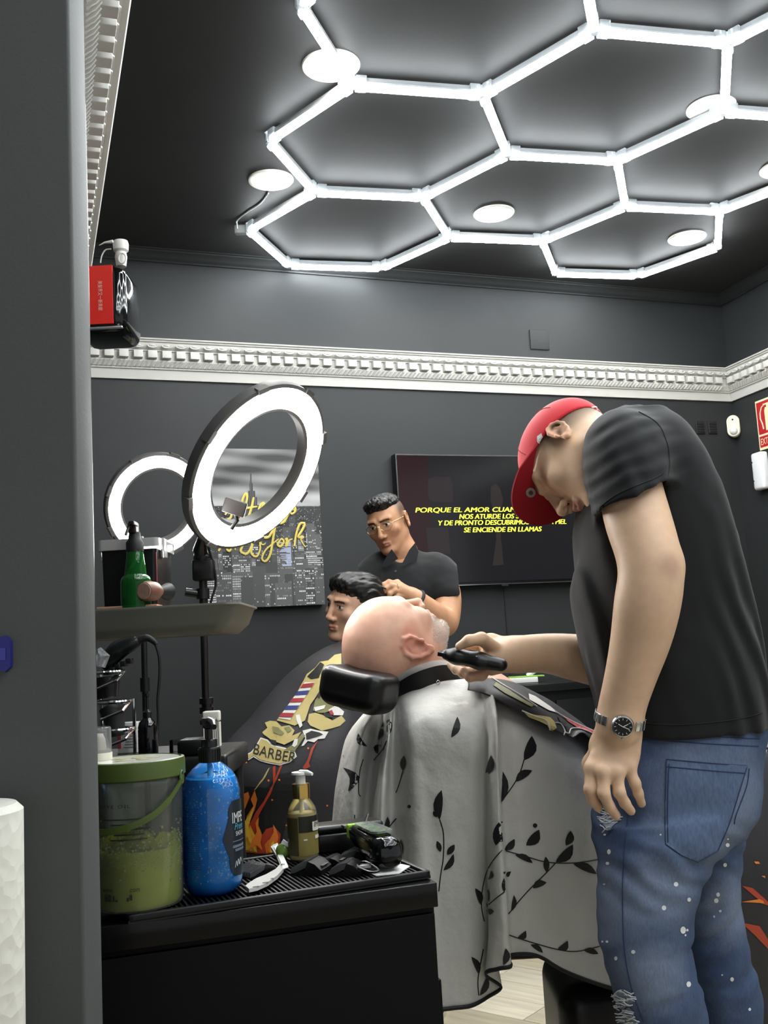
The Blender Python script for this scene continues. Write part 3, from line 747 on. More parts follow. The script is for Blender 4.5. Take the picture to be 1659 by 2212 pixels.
tag(mb.build('wall_tray', TG, angle=50), 'glossy grey shallow tray at eye height under the ring lights', 'tray')
tz = bot_z + .006
# clear-lidded box with dark contents
bx0, bx1 = P(240, 1290, TY + .17).x, P(356, 1290, TY + .17).x; bw = bx1 - bx0; by0 = TY + .10
bt = P(300, 1163, by0).z; bcx = (bx0 + bx1) / 2
sb_ = thing('storage_box', 'dark box with a clear snap lid on the grey tray', 'box', (bcx, by0 + .07, tz))
mb = MB(); loftloops(mb, [ringrect(bx0 + .004, bx1 - .004, by0 + .004, by0 + .146, tz, .008), ringrect(bx0, bx1, by0, by0 + .15, bt - .022, .008)]); mb.build('body', mat('dark_box', '#141416', 0.25), parent=sb_)
CL2 = clear_mat('clear_lid', (.8, .8, .79), 1.0, .08, haze=((.8, .8, .78), .45))
mb = MB(); loftloops(mb, [ringrect(bx0 - .006, bx1 + .006, by0 - .006, by0 + .156, bt - .022, .01), ringrect(bx0 - .006, bx1 + .006, by0 - .006, by0 + .156, bt, .01)]); mb.build('lid', CL2, parent=sb_)
for xx in (bx0 - .006, bx1 + .006):
    mb = MB(); mb.box((xx, by0 + .05, bt - .018), .008, .03, .04, bev=.002); mb.build('snap_catch', CL2, parent=sb_)
mb = MB(); mb.box((bx0 + bw * .65, by0 + .01, bt + .002), .024, .01, .006, bev=.001); mb.build('tab', CL2, parent=sb_)
mb = MB(); mb.tube([(bx1 + .001, by0 - .002, tz), (bx1 + .0005, by0 - .002, bt - .03)], .0012, 6); mb.build('red_strip', mat('strip_red', '#8c2a30', .5), parent=sb_)
# green spray bottle
gy = TY + .055; gx = P(293, 1250, gy).x; gs = gy / F_PX; gtop = P(293, 1130, gy).z
gb = thing('spray_bottle', 'green glass bottle with black sprayer on the grey tray', 'bottle', (gx, gy, tz))
def gz(py): return P(293, py, gy).z
GG = mat('green_glass', '#1f6b2c', 0.08, spec=.6, trans=.55, ior=1.3)
mb = MB(); mb.lathe((gx, gy, 0), [(0, tz), (.030, tz), (33 * gs, tz + .004), (33 * gs, gz(1262)), (33 * gs, gz(1256)), (31 * gs, gz(1248)), (24 * gs, gz(1242)), (22 * gs, gz(1225)), (18 * gs, gz(1190)), (17 * gs, gz(1188)), (0, gz(1188))], 28); mb.build('glass_body', GG, parent=gb)
mb = MB(); mb.lathe((gx, gy, 0), [(19 * gs, gz(1192)), (19 * gs, gz(1172)), (14 * gs, gz(1165)), (12 * gs, gz(1150)), (0, gz(1150))], 20); mb.build('collar', BLKM, parent=gb)
mb = MB(); mb.box((gx - .002, gy, gz(1141)), 18 * gs, .03, 26 * gs, bev=.004); mb.box((gx + .003, gy - .02, gz(1134)), 12 * gs, .035, 9 * gs, bev=.002); mb.tube([(gx - 4 * gs, gy - .03, gz(1140)), (gx - 8 * gs, gy - .04, gz(1160))], .003, 6); mb.build('trigger', mat('brown_black', '#1d1512', .4), parent=gb)
mb = MB(); mb.tube(spline([(gx + .002, gy, gz(1190)), (gx, gy - .004, gz(1215)), (gx - .014, gy - .012, gz(1245)), (gx - .018, gy - .012, gz(1290))]), .003, 8); mb.build('dip_tube', mat('green_tube', '#57b24a', .4), parent=gb)
mb = MB()
for i, tx_ in enumerate(('SUPER', 'TONICO')): fit_text(mb, tx_, Vector((gx + 6 * gs, gy - 33 * gs - .001, gz(1247 + 6 * i))), Vector((.93, .3, 0)), ZUP, 17 * gs, 4.5 * gs)
mb.build('lettering', WHITE, parent=gb, smooth=False)
# wooden brush with round handle end, wooden board
WOOD = mat('handle_wood', '#6a4130', .5, vary=(30, .25, (1, 1, 6))); WOODE = mat('end_grain', '#9a7a68', .6, vary=(90, .25, (1, 8, 1)))
hy = TY + .022; hc = P(311, 1277, hy)
br = thing('shaving_brush', 'wooden brush handle with a round cut end lying on the tray', 'brush', (hc.x, hy, rim_z))
dv = Vector((.34, .93, .02)).normalized(); r_ = 21 * hy / F_PX
mb = MB(); mb.tube([hc - dv * .0, hc + dv * .012, hc + dv * .035, hc + dv * .055], [r_ * .92, r_ * 1.08, r_ * 1.0, r_ * .5], 24); mb.build('handle', WOOD, parent=br)
mb = MB(); mb.lathe(hc - dv * .0005, [(0, -.001), (r_ * .78, -.001), (r_ * .9, .001)], 24, axis=dv); mb.build('handle_end', WOODE, parent=br)
mb = MB(); mb.tube([hc + dv * .055, hc + dv * .085], [r_ * .5, r_ * .95], 18); mb.build('bristles', BLKM, parent=br)
a, b = P(215, 1295, TY + .06), P(345, 1295, TY + .06)
mb = MB(); mb.box(((a.x + b.x) / 2, TY + .06, rim_z + .003), b.x - a.x, .05, .006, bev=.002)
wb = tag(mb.build('wooden_comb', mat('pale_wood', '#a87c62', .5, vary=(20, .2, (1, 8, 1)))), 'flat reddish wooden comb lying across the tray rim', 'comb')
# ------------------------------------------------------------------ black trolley behind the worktop
TRZ = P(470, 1608, 2.02).z
ty0, ty1 = 1.80, 2.06
tx0, tx1 = P(150, 1620, 1.9).x, P(500, 1625, 1.85).x
tro = thing('trolley', 'black trolley with small bottles and dryer stand behind the worktop', 'trolley', ((tx0 + tx1) / 2, (ty0 + ty1) / 2, 0))
mb = MB(); mb.box(((tx0 + tx1) / 2, (ty0 + ty1) / 2, TRZ - .02), tx1 - tx0, ty1 - ty0, .04, bev=.006); mb.build('top_shelf', BLK, parent=tro)
for zz in (.2, .6):
    mb = MB(); mb.box(((tx0 + tx1) / 2, (ty0 + ty1) / 2, zz), tx1 - tx0 - .02, ty1 - ty0 - .02, .03, bev=.006); mb.build('shelf', BLK, parent=tro)
for xx in (tx0 + .02, tx1 - .02):
    for yy in (ty0 + .02, ty1 - .02):
        mb = MB(); mb.tube([(xx, yy, .05), (xx, yy, TRZ - .03)], .011, 10); mb.build('post', BLKM, parent=tro)
        mb = MB(); mb.sphere((xx, yy, .028), .026, 12, (1, .6, 1)); mb.build('caster', BLKM, parent=tro)
# chrome dryer stand with hair dryer
sy = 1.90
def TP(px, py, Y=sy): return P(px, py, Y)
hold = thing('dryer_stand', 'chrome wire ring stand holding hair dryers on the trolley', 'stand', (TP(235, 1600).x, sy, TRZ))
for k, (cx_, cy_, rp_) in enumerate(((228, 1452, 40), (240, 1516, 42), (245, 1576, 44))):
    c = TP(cx_, cy_); r = rp_ * sy / F_PX
    mb = MB(); mb.tube([c + Vector((r * math.cos(t), r * .8 * math.sin(t), .0)) for t in [2 * math.pi * i / 36 for i in range(36)]], .0036, 8, closed=True); mb.build('ring', CHROME, parent=hold)
    c2_ = c + Vector((r * .75, -.02, -.014)); mb = MB(); mb.tube([c + Vector((r * .98, 0, 0)), c + Vector((r * .8, -.03, -.016)), c + Vector((-r * .3, -.03, -.03))], .003, 8); mb.build('brace', CHROME, parent=hold)
xs_ = TP(284, 1560).x
mb = MB(); mb.tube([(xs_, sy + .02, TP(284, 1510).z), (xs_, sy + .02, TRZ)], .0036, 8); mb.build('upright', CHROME, parent=hold)
x2_ = TP(209, 1560).x
mb = MB(); mb.tube([(x2_, sy + .03, TP(209, 1450).z), (x2_, sy + .03, TRZ)], .0036, 8); mb.build('upright', CHROME, parent=hold)
# dryer resting nozzle-down in the top ring
hd = thing('hair_dryer', 'black hair dryer leaning in the top ring of the chrome stand', 'hair dryer', TP(245, 1450))
mb = MB(); mb.tube(spline([TP(222, 1442), TP(236, 1424), TP(255, 1405), TP(280, 1392), TP(300, 1384)], 5), [x * sy / F_PX for x in np.interp(np.linspace(0, 1, 21), [0, .15, .5, .8, 1], [10, 19, 21, 16, 10])], 18); mb.build('body', BLK, parent=hd)
mb = MB(); mb.tube([TP(284, 1388), TP(296, 1384)], [13 * sy / F_PX, 11 * sy / F_PX], 16); mb.build('silver_band', CHROME, parent=hd)
mb = MB(); mb.tube(spline([TP(298, 1384), TP(316, 1378), TP(330, 1384), TP(338, 1392)], 6), [x * sy / F_PX for x in np.interp(np.linspace(0, 1, 19), [0, .3, .7, 1], [9, 8, 6, 5])], 12); mb.build('cord_sleeve', BLKM, parent=hd)
mb = MB(); mb.tube(spline([TP(336, 1391), TP(344, 1420), TP(345, 1460), TP(341, 1510), TP(342, 1550), TP(340, 1608)]), .0028, 8); mb.build('cord', BLKM, parent=hd)
for i in range(5):
    mb = MB(); p = TP(232 + 12 * i, 1452 - 6 * i); mb.box(p, .012, .02, .010, bev=.002); mb.build('grip_rib', BLK, parent=hd)
# second dryer hanging in the lower ring: cone body
hd2 = thing('hair_dryer', 'dark grey dryer nozzle pointing down through the lower chrome ring', 'hair dryer', TP(238, 1600))
mb = MB(); mb.tube([TP(226, 1462), TP(232, 1508)], [34 * sy / F_PX, 24 * sy / F_PX], 20); mb.build('body', mat('smoke_black', '#1b1a1a', .25), parent=hd2)
mb = MB(); mb.tube([TP(234, 1524), TP(246, 1545), TP(252, 1590)], [22 * sy / F_PX, 24 * sy / F_PX, 17 * sy / F_PX], 20); mb.build('nozzle', mat('nozzle_black', '#232322', .55), parent=hd2)
# clear crystal handle end at the partition
mb = MB(); mb.tube([TP(212, 1402, 1.84), TP(222, 1418, 1.84), TP(216, 1440, 1.84)], [.006, .013, .010], 6); tag(mb.build('crystal_stopper', clear_mat('crystal', (.85, .86, .87), 1, .03, haze=((.8, .82, .84), .2))), 'small clear faceted piece beside the hair dryer', 'stopper')
# dark pump bottle
by_ = 1.86; bx_c = P(320, 1600, by_).x; bs = by_ / F_PX
def bz(py): return P(320, py, by_).z
db = thing('dark_bottle', 'glossy black round-shouldered bottle with thin sprayer', 'bottle', (bx_c, by_, TRZ))
mb = MB(); mb.lathe((bx_c, by_, 0), [(0, TRZ), (20 * bs, TRZ), (21 * bs, TRZ + .004), (21 * bs, bz(1572)), (18 * bs, bz(1560)), (9 * bs, bz(1550)), (8 * bs, bz(1544)), (0, bz(1544))], 28); mb.build('body', mat('black_glass', '#08080a', .06, spec=.7), parent=db)
mb = MB(); mb.lathe((bx_c, by_, 0), [(10 * bs, bz(1550)), (10 * bs, bz(1538)), (4 * bs, bz(1532)), (3 * bs, bz(1506)), (5 * bs, bz(1504)), (5 * bs, bz(1498)), (0, bz(1497))], 16); mb.build('sprayer', BLK, parent=db)
# white labelled carton behind the bucket
pc_ = P(272, 1590, 1.93)
ct = thing('carton', 'white carton with a red printed edge on the trolley', 'box', (pc_.x, 1.93, TRZ))
hz = P(272, 1562, 1.93).z - TRZ
mb = MB(); mb.box((pc_.x, 1.955, TRZ + hz / 2), 42 * 1.93 / F_PX, .03, hz, bev=.001); mb.build('carton_body', WHITE, parent=ct)
mb = MB(); mb.box((pc_.x - 17 * 1.93 / F_PX, 1.9395, TRZ + hz * .42), 7 * 1.93 / F_PX, .001, hz * .5); mb.build('red_print', mat('print_red', '#a5453f', .6), parent=ct, smooth=False)
mb = MB()
for i in range(7): mb.box((pc_.x + 4 * 1.93 / F_PX, 1.9396, TRZ + hz * (.2 + .09 * i)), (24 - (i % 3) * 4) * 1.93 / F_PX, .0008, .0018)
mb.build('small_print', mat('print_grey', '#8e8e90', .6), parent=ct, smooth=False)
# glass jar
jp = P(388, 1606, 1.84)
mb = MB(); r = 22 * 1.8 / F_PX; jt = P(388, 1602, 1.80).z
mb.lathe((jp.x, 1.84, TRZ), [(r * .9, .0005), (r, .004), (r, jt - TRZ), (r * .94, jt - TRZ), (r * .94, .006), (0, .006)], 28)
tag(mb.build('glass_jar', clear_mat('jar_glass', (.85, .86, .86), 1, .03)), 'low clear glass jar on the trolley behind the bucket lid', 'jar')
# black base block by the pole and white ridged brush
q = P(420, 1622, 1.84); mb = MB(); mb.box((q.x, 1.84, TRZ + .014), .05, .06, .028, bev=.006); tag(mb.build('clipper_charger', BLK), 'small black charging base on the trolley beside the pole', 'charger')
wq = P(458, 1568, 1.84); ws = 1.84 / F_PX
wbr = thing('white_brush', 'white ridged neck brush standing behind the blue bottle', 'brush', (wq.x, 1.84, TRZ))
mb = MB(); mb.box((wq.x, 1.84, P(458, 1547, 1.84).z), 36 * ws, .02, 22 * ws, bev=.003); mb.build('head', mat('brush_white', '#d9d6c8', .6), parent=wbr)
zt_, zl = P(458, 1560, 1.84).z, P(458, 1612, 1.84).z
for i in range(9):
    mb = MB(); x = wq.x + (i - 4) * 4 * ws; mb.box((x, 1.84, (zt_ + max(zl, TRZ)) / 2), 2.6 * ws, .016, zt_ - max(zl, TRZ)); mb.build('bristle_row', MATS['brush_white'], parent=wbr, smooth=False)
# ------------------------------------------------------------------ red and black machine and white fitting high on the left wall
ry = 2.9
ra, rb_ = P(203, 566, ry), P(271, 712, ry)
mc = Vector(((P(150, 640, ry).x + rb_.x) / 2, ry + .1, 0))
mz0, mz1 = P(240, 712, ry).z, P(240, 566, ry).z
mw = rb_.x - P(150, 640, ry).x
hm = thing('hair_steamer', 'red and black rounded machine high on the wall beside the partition', 'machine', (mc.x, mc.y, mz0))
mb = MB(); mb.box((mc.x, ry + .11, (mz0 + mz1) / 2), mw, .22, mz1 - mz0, bev=.035); mb.build('casing', mat('gloss_black', '#0b0b0c', .08, spec=.6), parent=hm)
rx1 = P(244, 640, ry).x
mb = MB(); mb.box(((mc.x - mw / 2 + .02 + rx1) / 2, ry - .001, (mz0 + mz1) / 2 + .004), rx1 - (mc.x - mw / 2 + .02), .006, (mz1 - mz0) * .86); mb.build('red_panel', mat('panel_red', '#d2291f', .4), parent=hm, smooth=False)
mb = MB(); 
fit_text(mb, '美髮界又一新貢獻', P(211, 607, ry - .006), -ZUP, Vector((1, 0, 0)), P(211, 607, ry).z - P(211, 671, ry).z, 10 * ry / F_PX)
mb.build('lettering', mat('print_pale', '#e6b9ae', .5), parent=hm, smooth=False)
mb = MB(); mb.box((mc.x, ry - .0, mz0 + .006), mw * .9, .01, .008, bev=.002); mb.build('chrome_strip', CHROME, parent=hm)
wf = P(252, 545, ry)
wfit = thing('pendant_socket', 'white plastic socket with a hook on top of the red machine', 'socket', (wf.x, ry + .05, mz1))
ws2 = ry / F_PX; wy = ry + .05
def wz(py): return P(252, py, wy).z
mb = MB(); mb.lathe((wf.x, wy, 0), [(0, mz1 + .002), (11 * ws2, mz1 + .004), (14 * ws2, wz(556)), (12 * ws2, wz(546)), (17 * ws2, wz(542)), (18 * ws2, wz(528)), (16 * ws2, wz(522)), (0, wz(521))], 24); mb.build('body', mat('socket_white', '#c9c8c2', .5), parent=wfit)
mb = MB(); c = P(264, 558, wy - .02); mb.tube([c + Vector((.011 * math.cos(t), 0, .016 * math.sin(t))) for t in [2 * math.pi * i / 18 for i in range(18)]], .0025, 8, closed=True); mb.build('hook', MATS['socket_white'], parent=wfit)
mb = MB(); mb.tube(spline([P(240, 538, wy), P(228, 540, wy), P(220, 552, wy), P(217, 568, wy)]), .0022, 8); mb.build('lead', MATS['socket_white'], parent=wfit)
mb = MB(); mb.tube([P(244, 522, wy), P(226, 524, wy), P(214, 530, wy)], [.006, .003, .001], 8); mb.build('bracket', MATS['socket_white'], parent=wfit)
# blue plaque and paper towel on the partition
bq = [P(-12, 1372, PY - .004), P(0, 1372, PY - .004)]
pp = [(-30, 1385), (10, 1373), (22, 1386), (22, 1440), (10, 1452), (-30, 1440)]
mb = MB(); vs = [P(x, y, PY - .008) for x, y in pp]; mb.add(vs + [v + Vector((0, .007, 0)) for v in vs], [tuple(range(5, -1, -1)), tuple(range(6, 12))] + [(i, (i + 1) % 6, 6 + (i + 1) % 6, 6 + i) for i in range(6)])
pq_ = mb.build('blue_plaque', mat('plaque_blue', '#23247a', .35), smooth=False); tag(pq_, 'dark blue cut-corner plaque fixed on the partition', 'plaque')
mb = MB(); mb.add([P(x, y, PY - .0088) for x, y in ((-20, 1400), (12, 1400), (12, 1426), (-20, 1426))], [(0, 1, 2, 3)]); mb.build('plaque_panel', mat('plaque_light', '#3f409c', .4), parent=pq_, smooth=False)
wx = P(26, 1900, PY - .1).x; r = .058
pr_z1 = P(0, 1738, PY - .08).z
pt_ = mat('paper_towel', '#e3e1d6', .85, bump=(900, .5, .002))
b = pt_.node_tree.nodes; wv = b.new('ShaderNodeTexVoronoi'); wv.inputs['Scale'].default_value = 70
bp_ = [x for x in b if x.type == 'BUMP'][0]; tc_ = [x for x in b if x.type == 'TEX_COORD'][0]
pt_.node_tree.links.new(tc_.outputs['Object'], wv.inputs['Vector']); pt_.node_tree.links.new(wv.outputs['Distance'], bp_.inputs['Height']); bp_.inputs['Distance'].default_value = .003
pr_ = thing('paper_towel_roll', 'white embossed paper towel roll standing before the partition', 'paper roll', (wx - r, PY - .08, pr_z1 - .3))
mb = MB(); mb.lathe((wx - r, PY - .08, pr_z1 - .3), [(.02, 0), (r - .002, 0), (r, .004), (r, .294), (r - .006, .3), (.02, .3), (.02, 0)], 48); mb.build('paper', pt_, parent=pr_)
sh = P(0, 2300, PY - .08)
mb = MB(); mb.box((wx - .12, PY - .075, pr_z1 - .3 - .016), .34, .14, .03, bev=.003); tag(mb.build('partition_shelf', BLKM), 'small black shelf on the partition carrying the paper roll', 'shelf')
# ------------------------------------------------------------------ black worktop unit in front
CZ = 0.86
C0 = PZ(944, 1906, CZ); CD = (C0 - PZ(213, 2003, CZ)).normalized(); CN = Vector((CD.y, -CD.x, 0))
CL, CDEP = 0.50, 0.30
CAX = (CD, CN, ZUP)
cm = C0 - CD * (CL / 2) - CN * (CDEP / 2)
unit = thing('workstation', 'black wood-grain cabinet with a thick top carrying the grooming tools', 'cabinet', (cm.x, cm.y, 0))
TOPM = mat('black_worktop', '#070708', 0.2, spec=0.4, vary=(40, .3, (1, 14, 1)), bump=(60, .1, .0006))
mb = MB(); mb.box((cm.x, cm.y, CZ - .017), CL, CDEP, .034, ax=CAX, bev=.0015); mb.build('worktop', TOPM, parent=unit)
bm_ = mat('black_cabinet', '#040405', 0.5, spec=.18, vary=(30, .3, (1, 1, 10)))
c2 = Vector((cm.x, cm.y, 0)) - CN * .006
mb = MB(); mb.box(c2 + ZUP * ((CZ - .036) / 2 + .0), CL - .004, CDEP - .016, CZ - .036, ax=CAX, bev=.001); mb.build('body', bm_, parent=unit)
mb = MB(); mb.box(c2 + CN * (CDEP / 2 - .004) + ZUP * ((CZ - .036) / 2 + .02), CL - .010, .012, CZ - .09, ax=CAX, bev=.001); mb.build('door', bm_, parent=unit)
mb = MB(); mb.box(c2 + CD * (CL / 2 + .002) + ZUP * .37, .006, CDEP - .03, .70, ax=CAX, bev=.001); mb.build('side_panel', bm_, parent=unit)
# ribbed rubber mat
MZ = CZ + .0015
MA = PZ(277, 1986, CZ + .008); MBp = PZ(930, 1887, CZ + .008)
mdir = (MBp - MA); ML = mdir.length; mdir.normalize(); mnn = Vector((mdir.y, -mdir.x, 0)); MD = .272
mo = MA - mnn * 0                                   # front left corner
def MP(u, v, z=0.0): return Vector((mo.x, mo.y, 0)) + mdir * u - mnn * v + ZUP * z
rub = mat('black_rubber', '#0d0d0e', .42, spec=.5)
bm0 = thing('bar_mat', 'black ribbed rubber mat covering the worktop', 'mat', MP(ML / 2, MD / 2, MZ))
MAX_ = (mdir, mnn, ZUP)
mb = MB(); mb.box(MP(ML / 2, MD / 2, MZ + .002), ML, MD, .004, ax=MAX_); mb.build('base_sheet', rub, parent=bm0, smooth=False)
for (u, v, a, b) in ((ML / 2, .004, ML, .008), (ML / 2, MD - .004, ML, .008), (.004, MD / 2, .008, MD), (ML - .004, MD / 2, .008, MD)):
    mb = MB(); mb.box(MP(u, v, MZ + .0055), a, b, .011, ax=MAX_, bev=.002); mb.build('border', rub, parent=bm0)
rib0 = None; nrib = 56
for i in range(nrib):
    u = .012 + (ML - .024) * (i + .5) / nrib
    if rib0 is None:
        mb = MB(); w = (ML - .024) / nrib * .52; L = MD - .02
        pr = [(-w / 2, 0), (-w * .35, .005), (w * .35, .005), (w / 2, 0)]
        mb.prism(pr, L, MP(u, .01, MZ + .004), mdir, ZUP, -mnn); rib0 = mb.build('rib', rub, parent=bm0, smooth=False)
    else:
        c = rib0.copy(); COL.objects.link(c); c.parent = bm0; c.location = mdir * ((ML - .024) * i / nrib)
TZ = MZ + .0092                                      # top of the ribs
def onmat(px, py, dz=0.0): return PZ(px, py, TZ + dz)
def facing(c):
    d = Vector((c.x, c.y, 0)) - Vector((CAM.x, CAM.y, 0)); return math.atan2(-d.y, -d.x)
def cyl_map(c, r, th, z):
    "point on an upright cylinder; th grows to the right seen from the camera"
    a = facing(c) + th; return Vector((c.x + r * math.cos(a), c.y + r * math.sin(a), z))
def cyl_text(mb, txt, c, r, th0, th1, z0, h, **k):
    vs, fs = text_mesh(txt, 1.0, **k)
    xs = [a for a, b in vs]; ys = [b for a, b in vs]; x0, x1, y0, y1 = min(xs), max(xs), min(ys), max(ys)
    mb.add([cyl_map(c, r, th0 + (th1 - th0) * (a - x0) / (x1 - x0), z0 + h * (b - y0) / (y1 - y0)) for a, b in vs], fs)
def cyl_patch(mb, c, r, cols):
    "cols: (theta, zlo, zhi) list"
    vs = []; 
    for t, a, b in cols: vs += [cyl_map(c, r, t, a), cyl_map(c, r, t, b)]
    mb.add(vs, [(2 * i, 2 * i + 2, 2 * i + 3, 2 * i + 1) for i in range(len(cols) - 1)])
# ---------------- green gel bucket
bf = onmat(300, 1977); d_ = Vector((bf.x, bf.y, 0)).normalized(); BR_ = .0635
bc = Vector((bf.x, bf.y, 0)) + d_ * BR_
def bkz(py, dr=BR_): 
    q = bc - d_ * dr; return P(300, py, q.y).z
bz0 = TZ; bzt = bkz(1636, 0)
bk = thing('gel_bucket', 'clear bucket of green gel with an olive lid and strap handle', 'bucket', (bc.x, bc.y, bz0))
BH = bzt - bz0
shell = clear_mat('bucket_plastic', (.86, .90, .80), 1.0, .12, haze=((.55, .60, .55), .10))
mb = MB(); mb.lathe((bc.x, bc.y, bz0), [(BR_ * .86, .0), (BR_ * .93, .002), (BR_ * .96, .008), (BR_, BH * .80), (BR_ * 1.02, BH * .82), (BR_ * 1.02, BH * .86), (BR_, BH * .88)], 56); mb.build('bucket_wall', shell, parent=bk)
gelm = mat('olive_gel', '#c6cf22', .22, trans=.05, spec=.5, ior=1.33, vary=(22, .16))
gl = BH * .40
mb = MB(); n = 40; R = BR_ * .955
pr = [(0, .003), (R * .9, .003), (R * .975, .010), (R * .99, gl)]
mb.lathe((bc.x, bc.y, bz0), pr, n)
vs = []; fs = []; nr = 9; o = 0
for i in range(nr + 1):
    for k in range(n):
        rr = R * .99 * (1 - i / nr); a = 2 * math.pi * k / n
        vs.append((bc.x + rr * math.cos(a), bc.y + rr * math.sin(a), bz0 + gl + .012 * math.sin(2.2 * a + i) * (i / nr > 0) + .010 * math.sin(5 * a + 2 * i) * (i > 0)))
for i in range(nr):
    for k in range(n): fs.append((i * n + k, i * n + (k + 1) % n, (i + 1) * n + (k + 1) % n, (i + 1) * n + k))
mb.add(vs, fs); mb.build('gel', gelm, parent=bk)
rb = random.Random(3); mb = MB()
for i in range(420):
    t = rb.uniform(-1.5, 1.5); z = gl + rb.gauss(.0, .016); 
    if z < .03 or z > BH * .7: continue
    r = rb.uniform(.0006, .0021); mb.sphere(cyl_map(bc, R * .985, t, bz0 + z), r, 6, (1, 1, rb.uniform(.5, 1.4)))
o = mb.build('gel_bubbles', mat('gel_bubble', '#e6eaa8', .08, spec=.8), parent=bk); o['kind'] = 'stuff'
LIDG = mat('olive_lid', '#4a5a26', .42)
lr = BR_ * 1.075
mb = MB(); mb.lathe((bc.x, bc.y, bz0 + BH * .865), [(lr * .97, 0), (lr, .002), (lr, .020), (lr * .985, .0245), (lr * .93, .0255), (lr * .91, .0235), (0, .0235)], 56); lid = mb.build('lid', LIDG, parent=bk)
lz = bz0 + BH * .865 + .0235
mb = MB(); mb.lathe((bc.x, bc.y, lz), [(lr * .88, .0004), (lr * .88, .0012), (0, .0012)], 48); mb.build('lid_sticker', mat('sticker_gloss', '#dcdcd4', .12, spec=.7), parent=lid)
mb = MB()
for i in range(5):
    a = .4 + i * 1.25; mb.sphere((bc.x + .022 * math.cos(a), bc.y + .018 * math.sin(a), lz + .0016), .010, 12, (1.5, .8, .06), ax=(Vector((math.cos(a), math.sin(a), 0)), Vector((-math.sin(a), math.cos(a), 0)), ZUP))
o = mb.build('sticker_emblem', mat('sticker_cream', '#b9b48c', .25), parent=lid); o['kind'] = 'stuff'
hp = [(391, 1672), (387, 1690), (372, 1715), (355, 1738), (330, 1762), (300, 1780), (270, 1791), (240, 1797), (212, 1795), (190, 1788)]
pts = []
for x, y in hp:
    t = math.asin(max(-.99, min(.99, (x - 300) / 101.0))); q = cyl_map(bc, BR_ * 1.06, t, 0); pts.append(Vector((q.x, q.y, P(x, y, q.y).z)))
sp_ = spline(pts, 5)
mb = MB(); nrm = d_
for i in range(len(sp_) - 1):
    pass
vs = []; fs = []
for i, p in enumerate(sp_):
    tg = (sp_[min(i + 1, len(sp_) - 1)] - sp_[max(i - 1, 0)]).normalized(); out = Vector((p.x - bc.x, p.y - bc.y, 0)).normalized(); sd_ = tg.cross(out).normalized()
    hw = .0042 if i > 12 else .0030
    for a, b in ((hw, 0), (hw, .0022), (-hw, .0022), (-hw, 0)): vs.append(p + sd_ * a + out * b)
for i in range(len(sp_) - 1):
    for k in range(4): fs.append((4 * i + k, 4 * i + (k + 1) % 4, 4 * i + 4 + (k + 1) % 4, 4 * i + 4 + k))
mb.add(vs, fs + [(0, 1, 2, 3), (len(vs) - 4, len(vs) - 3, len(vs) - 2, len(vs) - 1)]); hnd = mb.build('handle', LIDG, parent=bk)
mb = MB(); q = pts[0]; out = Vector((q.x - bc.x, q.y - bc.y, 0)).normalized(); tx_, ty_, _ = basis(out); mb.tube([q + out * .001 + tx_ * (.0052 * math.cos(a)) + ZUP * (.0085 * math.sin(a) - .004) for a in [2 * math.pi * i / 16 for i in range(16)]], .0016, 6, closed=True); mb.build('eyelet', LIDG, parent=hnd)
INK = mat('bucket_ink', '#2a2d24', .5)
ri = BR_ * 1.004
def th_(px): return math.asin(max(-.98, min(.98, (px - 300) / 96.0)))
mb = MB(); cyl_text(mb, 'OLIVE OIL', bc, ri, th_(223), th_(288), bkz(1744), .0047, spacing=1.3); mb.build('brand_lettering', INK, parent=bk, smooth=False)
mb = MB(); cyl_text(mb, 'www.          .com', bc, ri * .992, th_(231), th_(303), bkz(1926), .0042); mb.build('web_lettering', INK, parent=bk, smooth=False)
mb = MB()
for i in range(5): cyl_patch(mb, bc, ri, [(th_(x), bkz(1769 + i * 11) - .0008, bkz(1769 + i * 11) + .0008) for x in range(236 + (i * 13) % 20, 338 - (i * 17) % 30, 12)])
o = mb.build('small_print', INK, parent=bk, smooth=False); o['kind'] = 'stuff'
mb = MB(); z0, z1 = bkz(1938), bkz(1860)
cyl_patch(mb, bc, ri * .985, [(th_(x), z0, z1) for x in (208, 211, 214, 217, 220)]); mb.build('barcode_ground', mat('barcode_pale', '#b9bf86', .5), parent=bk, smooth=False)
mb = MB()
for i in range(20):
    h = (z1 - z0) / 22; zz = z0 + (i + 1) * h; mb2 = (.3 + .5 * rb.random()) * h
    cyl_patch(mb, bc, ri * .99, [(th_(x), zz, zz + mb2) for x in (209, 212, 216)])
o = mb.build('barcode_bars', INK, parent=bk, smooth=False); o['kind'] = 'stuff'
mb = MB()
for (x, y, w, h) in ((234, 1946, 5, 14), (241, 1946, 5, 6), (241, 1937, 5, 5), (250, 1946, 3, 13), (255, 1946, 4, 4), (277, 1946, 4, 8), (283, 1944, 5, 12)):
    cyl_patch(mb, bc, ri * .985, [(th_(x), bkz(y), bkz(y - h)), (th_(x + w), bkz(y), bkz(y - h))])
o = mb.build('package_symbols', INK, parent=bk, smooth=False); o['kind'] = 'stuff'
